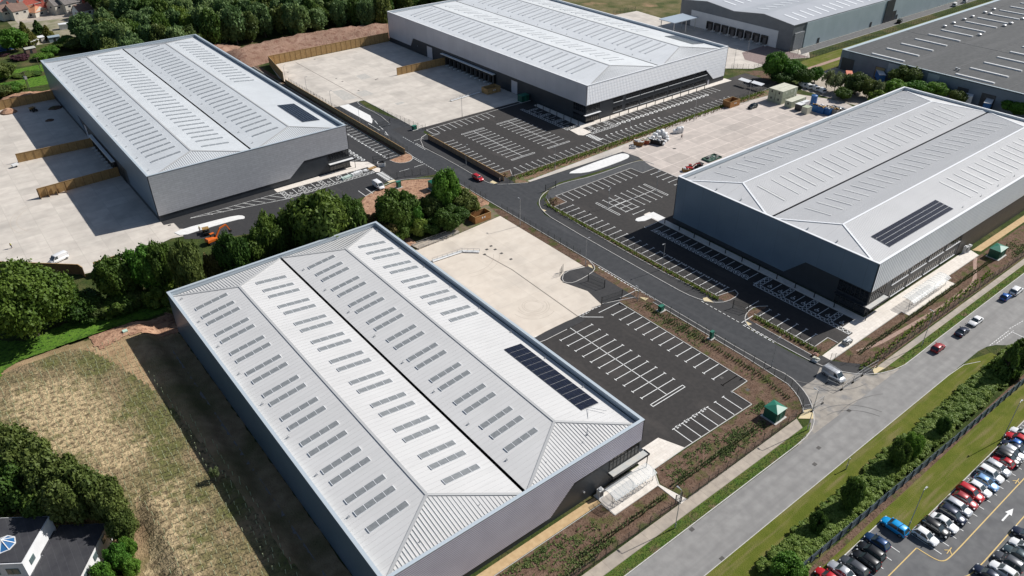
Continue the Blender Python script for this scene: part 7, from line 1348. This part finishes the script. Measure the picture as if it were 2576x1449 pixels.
# heaps
def heap(label, x, y, r_, h, m):
    rr_ = random.Random(int(x*7)); mb = MB(); rings = []
    for k, (q, z) in enumerate(((1, 0), (.82, .25), (.55, .62), (.28, .9), (.08, 1))): rings.append([(x+r_*q*math.cos(a)*(1+rr_.uniform(-.12, .12)), y+r_*q*math.sin(a)*(1+rr_.uniform(-.12, .12)), .03+h*z) for a in [2*math.pi*i/14 for i in range(14)]])
    mb.loft(rings); tag(mb.build('soil_heap', m, smooth=True), label, 'heap')
p = at(0, 85, 1130); heap('small heap of sandy soil at the sunny corner of the west yard', p[0], p[1], 3.2, 1.6, soilr); p = at(0, 500, 1212); heap('brown rubble heap in the west yard shade', p[0], p[1], 1.6, .6, soil); p = at(0, 560, 1085); heap('dark rubble heap near the back of the west yard', p[0], p[1], 2.6, .6, soil)
p = at(4, 157, 222, .3); T = thing('mixer_trailer', 'small white trailer parked near the upper timber screen', 'trailer', (p[0], p[1], .03), R(15)); mb = MB(); mb.loft([[(-1, -.6, .5), (1, -.6, .5), (1, .6, .5), (-1, .6, .5)], [(-1, -.5, 1.1), (.9, -.5, 1.1), (.9, .5, 1.1), (-1, .5, 1.1)]]); mb.build('body', whitem, T)
for s_ in (-.6, .6): mb = MB(); mb.tube((0, s_-.08, .3), (0, s_+.08, .3), .3, .3, 10); mb.build('wheel', rubber, T)
# galvanised handrails and ramp kerb in the yards
def rail(label, pts, h=1.1, deck=None, z=0.0):
    T = thing('guard_rail', label, 'guard rail'); mb = MB()
    for a, b in zip(pts, pts[1:]):
        for zz in (.55, 1.1): mb.bar((a[0], a[1], z+zz), (b[0], b[1], z+zz), .06)
    mb.build('rails', galv, T); posts(T, along(pts, 1.6), z+h, galv, .07)
    if deck: mb = MB(); [mb.bar((a[0], a[1], deck), (b[0], b[1], deck), 1.1, .12) for a, b in zip(pts, pts[1:])]; mb.build('deck', whitem, T)
rail('galvanised walkway rail across the front yard', [at(5, 1775, 1185), at(5, 2075, 1085), at(5, 2250, 1090)], deck=.25); rail('white walkway rail in the north yard by the timber bin store', [at(1, 1960, 1020), at(1, 2110, 975), at(1, 2265, 930)], deck=.25); rail('galvanised rails beside the ramp at the red soil strip, outer', [at(5, 1575, 1035), at(5, 2005, 880)]); rail('galvanised rails beside the ramp at the red soil strip, inner', [at(5, 1640, 1062), at(5, 2035, 912)])
mb = MB(); mb.prism([at(5, 1560, 1025), at(5, 2000, 865), at(5, 2050, 890), at(5, 1640, 1065)], .0, .3); struct('ramp', mb, foot); rail('guard rail on the pale north island', [at(6, 915, 160), at(6, 1005, 128)], z=.1)
# reclining sapling stakes, manhole chamber
p = at(8, 1262, 443); mb = MB(); mb.box(p[0]*FS-.5, p[1]*FS-.5, mound(p[0]*FS, p[1]*FS), p[0]*FS+.5, p[1]*FS+.5, mound(p[0]*FS, p[1]*FS)+.45); tag(mb.build('inspection_cover', mat('cover_mint', (.45, .62, .52), rough=.7)), 'small mint-green inspection cover on the bare soil', 'cover')

# ================================================================== PEOPLE
def person(x, y, rz, label, top, legs, hat=None, stride=.28, z=.04, arms=((.25, .95), (-.1, 1.0))):
    T = thing('person', label, 'person', (x, y, z), rz)
    V = [(0, 0, .93), (0, 0, 1.2), (0, 0, 1.42), (0, 0, 1.52), (.02, 0, 1.62), (.02, 0, 1.74), (.02, .1, .9), (stride*.5, .1, .48), (stride, .1, .08), (stride+.16, .1, .04), (.0, -.1, .9), (-stride*.25, -.1, .48), (-stride, -.1, .10), (-stride+.15, -.1, .04), (0, .2, 1.40), (-.06, .27, 1.14), (arms[0][0], .26, arms[0][1]), (arms[0][0]+.08, .25, arms[0][1]-.06), (0, -.2, 1.40), (.05, -.27, 1.14), (arms[1][0], -.27, arms[1][1]-.05), (arms[1][0]+.05, -.26, arms[1][1]-.14)]
    Ed = [(0, 1), (1, 2), (2, 3), (3, 4), (4, 5), (0, 6), (6, 7), (7, 8), (8, 9), (0, 10), (10, 11), (11, 12), (12, 13), (2, 14), (14, 15), (15, 16), (16, 17), (2, 18), (18, 19), (19, 20), (20, 21)]
    Rd = [.15, .14, .15, .06, .095, .09, .09, .065, .045, .04, .09, .065, .045, .04, .06, .048, .036, .04, .06, .048, .036, .04]
    def skinned(name, vs, es, rs, m, root, par):
        me = bpy.data.meshes.new(name); me.from_pydata(vs, es, []); me.materials.append(m); o = bpy.data.objects.new(name, me); COL.objects.link(o); o.parent = par
        md = o.modifiers.new('s', 'SKIN')
        if not me.skin_vertices: me.attributes  # layer appears with the modifier
        lay = me.skin_vertices[0].data if len(me.skin_vertices) else None
        if lay:
            for i, r__ in enumerate(rs): lay[i].radius = (r__, r__*.85)
            lay[root].use_root = True
        o.modifiers.new('d', 'SUBSURF').levels = 1; return o
    import bmesh
    def mk_(name, ids, grow, m):
        mp_ = {i: k for k, i in enumerate(ids)}; vs = [V[i] for i in ids]; es = [(mp_[a], mp_[b]) for a, b in Ed if a in mp_ and b in mp_]
        me = bpy.data.meshes.new(name); bm = bmesh.new(); lay = bm.verts.layers.skin.verify(); bv = []
        for i in ids: v = bm.verts.new(V[i]); v[lay].radius = (Rd[i]+grow, (Rd[i]+grow)*.85); v[lay].use_root = (i == ids[0]); bv.append(v)
        for a, b in es: bm.edges.new((bv[a], bv[b]))
        bm.to_mesh(me); bm.free(); me.materials.append(m); o = bpy.data.objects.new(name, me); COL.objects.link(o); o.parent = T; o.modifiers.new('s', 'SKIN'); ss = o.modifiers.new('d', 'SUBSURF'); ss.levels = 1; ss.render_levels = 2
    mk_('body', list(range(22)), 0, skin); mk_('jacket', [1, 2, 14, 15, 18, 19], .022, top); mk_('trousers', [0, 6, 7, 8, 10, 11, 12], .018, legs)
    mb = MB(); mb.loft([[(.02+r__*math.cos(a), r__*.9*math.sin(a), zz) for a in [i*math.pi/4 for i in range(8)]] for r__, zz in ((.12, 1.72), (.125, 1.76), (.10, 1.83), (.04, 1.87))]); mb.build('hard_hat' if hat else 'hair', hat or mat('hair_dark', (.03, .02, .015), rough=.8), T)
    return T
p = at(4, 120, 1050); person(p[0], p[1], R(30), 'person in a hi-vis jacket walking alone across the west yard', hiviz, navy, whitem)
p = at(2, 1705, 1397); person(p[0], p[1], R(-100), 'person in grey top and dark trousers walking on the grey slabs', greyc, navy, None)
p = at(4, 2015, 885); person(p[0], p[1], R(80), 'person in a hi-vis jacket standing beside the dumper', hiviz, navy, hiviz, .08)
p = at(5, 2452, 398); person(p[0], p[1], R(10), 'person in dark clothes at the fence corner by the pale kerb', navy, navy, whitem, .1, z=.1)

# trailers and containers on the works side
def trailer(label, u, v, rz, L, m, rm, name='trailer'):
    p = at(3, u, v, 1.5); T = cabin_t(label, p[0], p[1], L, 2.5, 2.9, rz, .9 if name == 'trailer' else .05, m, rm, False); T.name = name; T['category'] = name
    if name == 'trailer':
        for sx in (-L*.3, -L*.2, L*.3):
            for sg in (-1, 1): mb = MB(); mb.tube((sx, sg*.9, -.4), (sx, sg*1.2, -.4), .5, .5, 10); mb.build('wheel', rubber, T)
trailer('faded red container beside the works loading bay', 812, 765, R(35), 6, mat('container_red', (.42, .10, .06), (.34, .08, .05), 2, .7), mat('container_red_top', (.55, .17, .10), rough=.7), 'container')
trailer('blue-sided white-topped trailer behind the trees at the works', 1120, 775, R(40), 9, bluec, whitem)
trailer('white trailer backed onto the works door behind the east roof', 2020, 985, R(20), 11, whitem, whitem); trailer('blue trailer with white roof backed onto the right works door', 2215, 1055, R(15), 11, bluec, whitem)
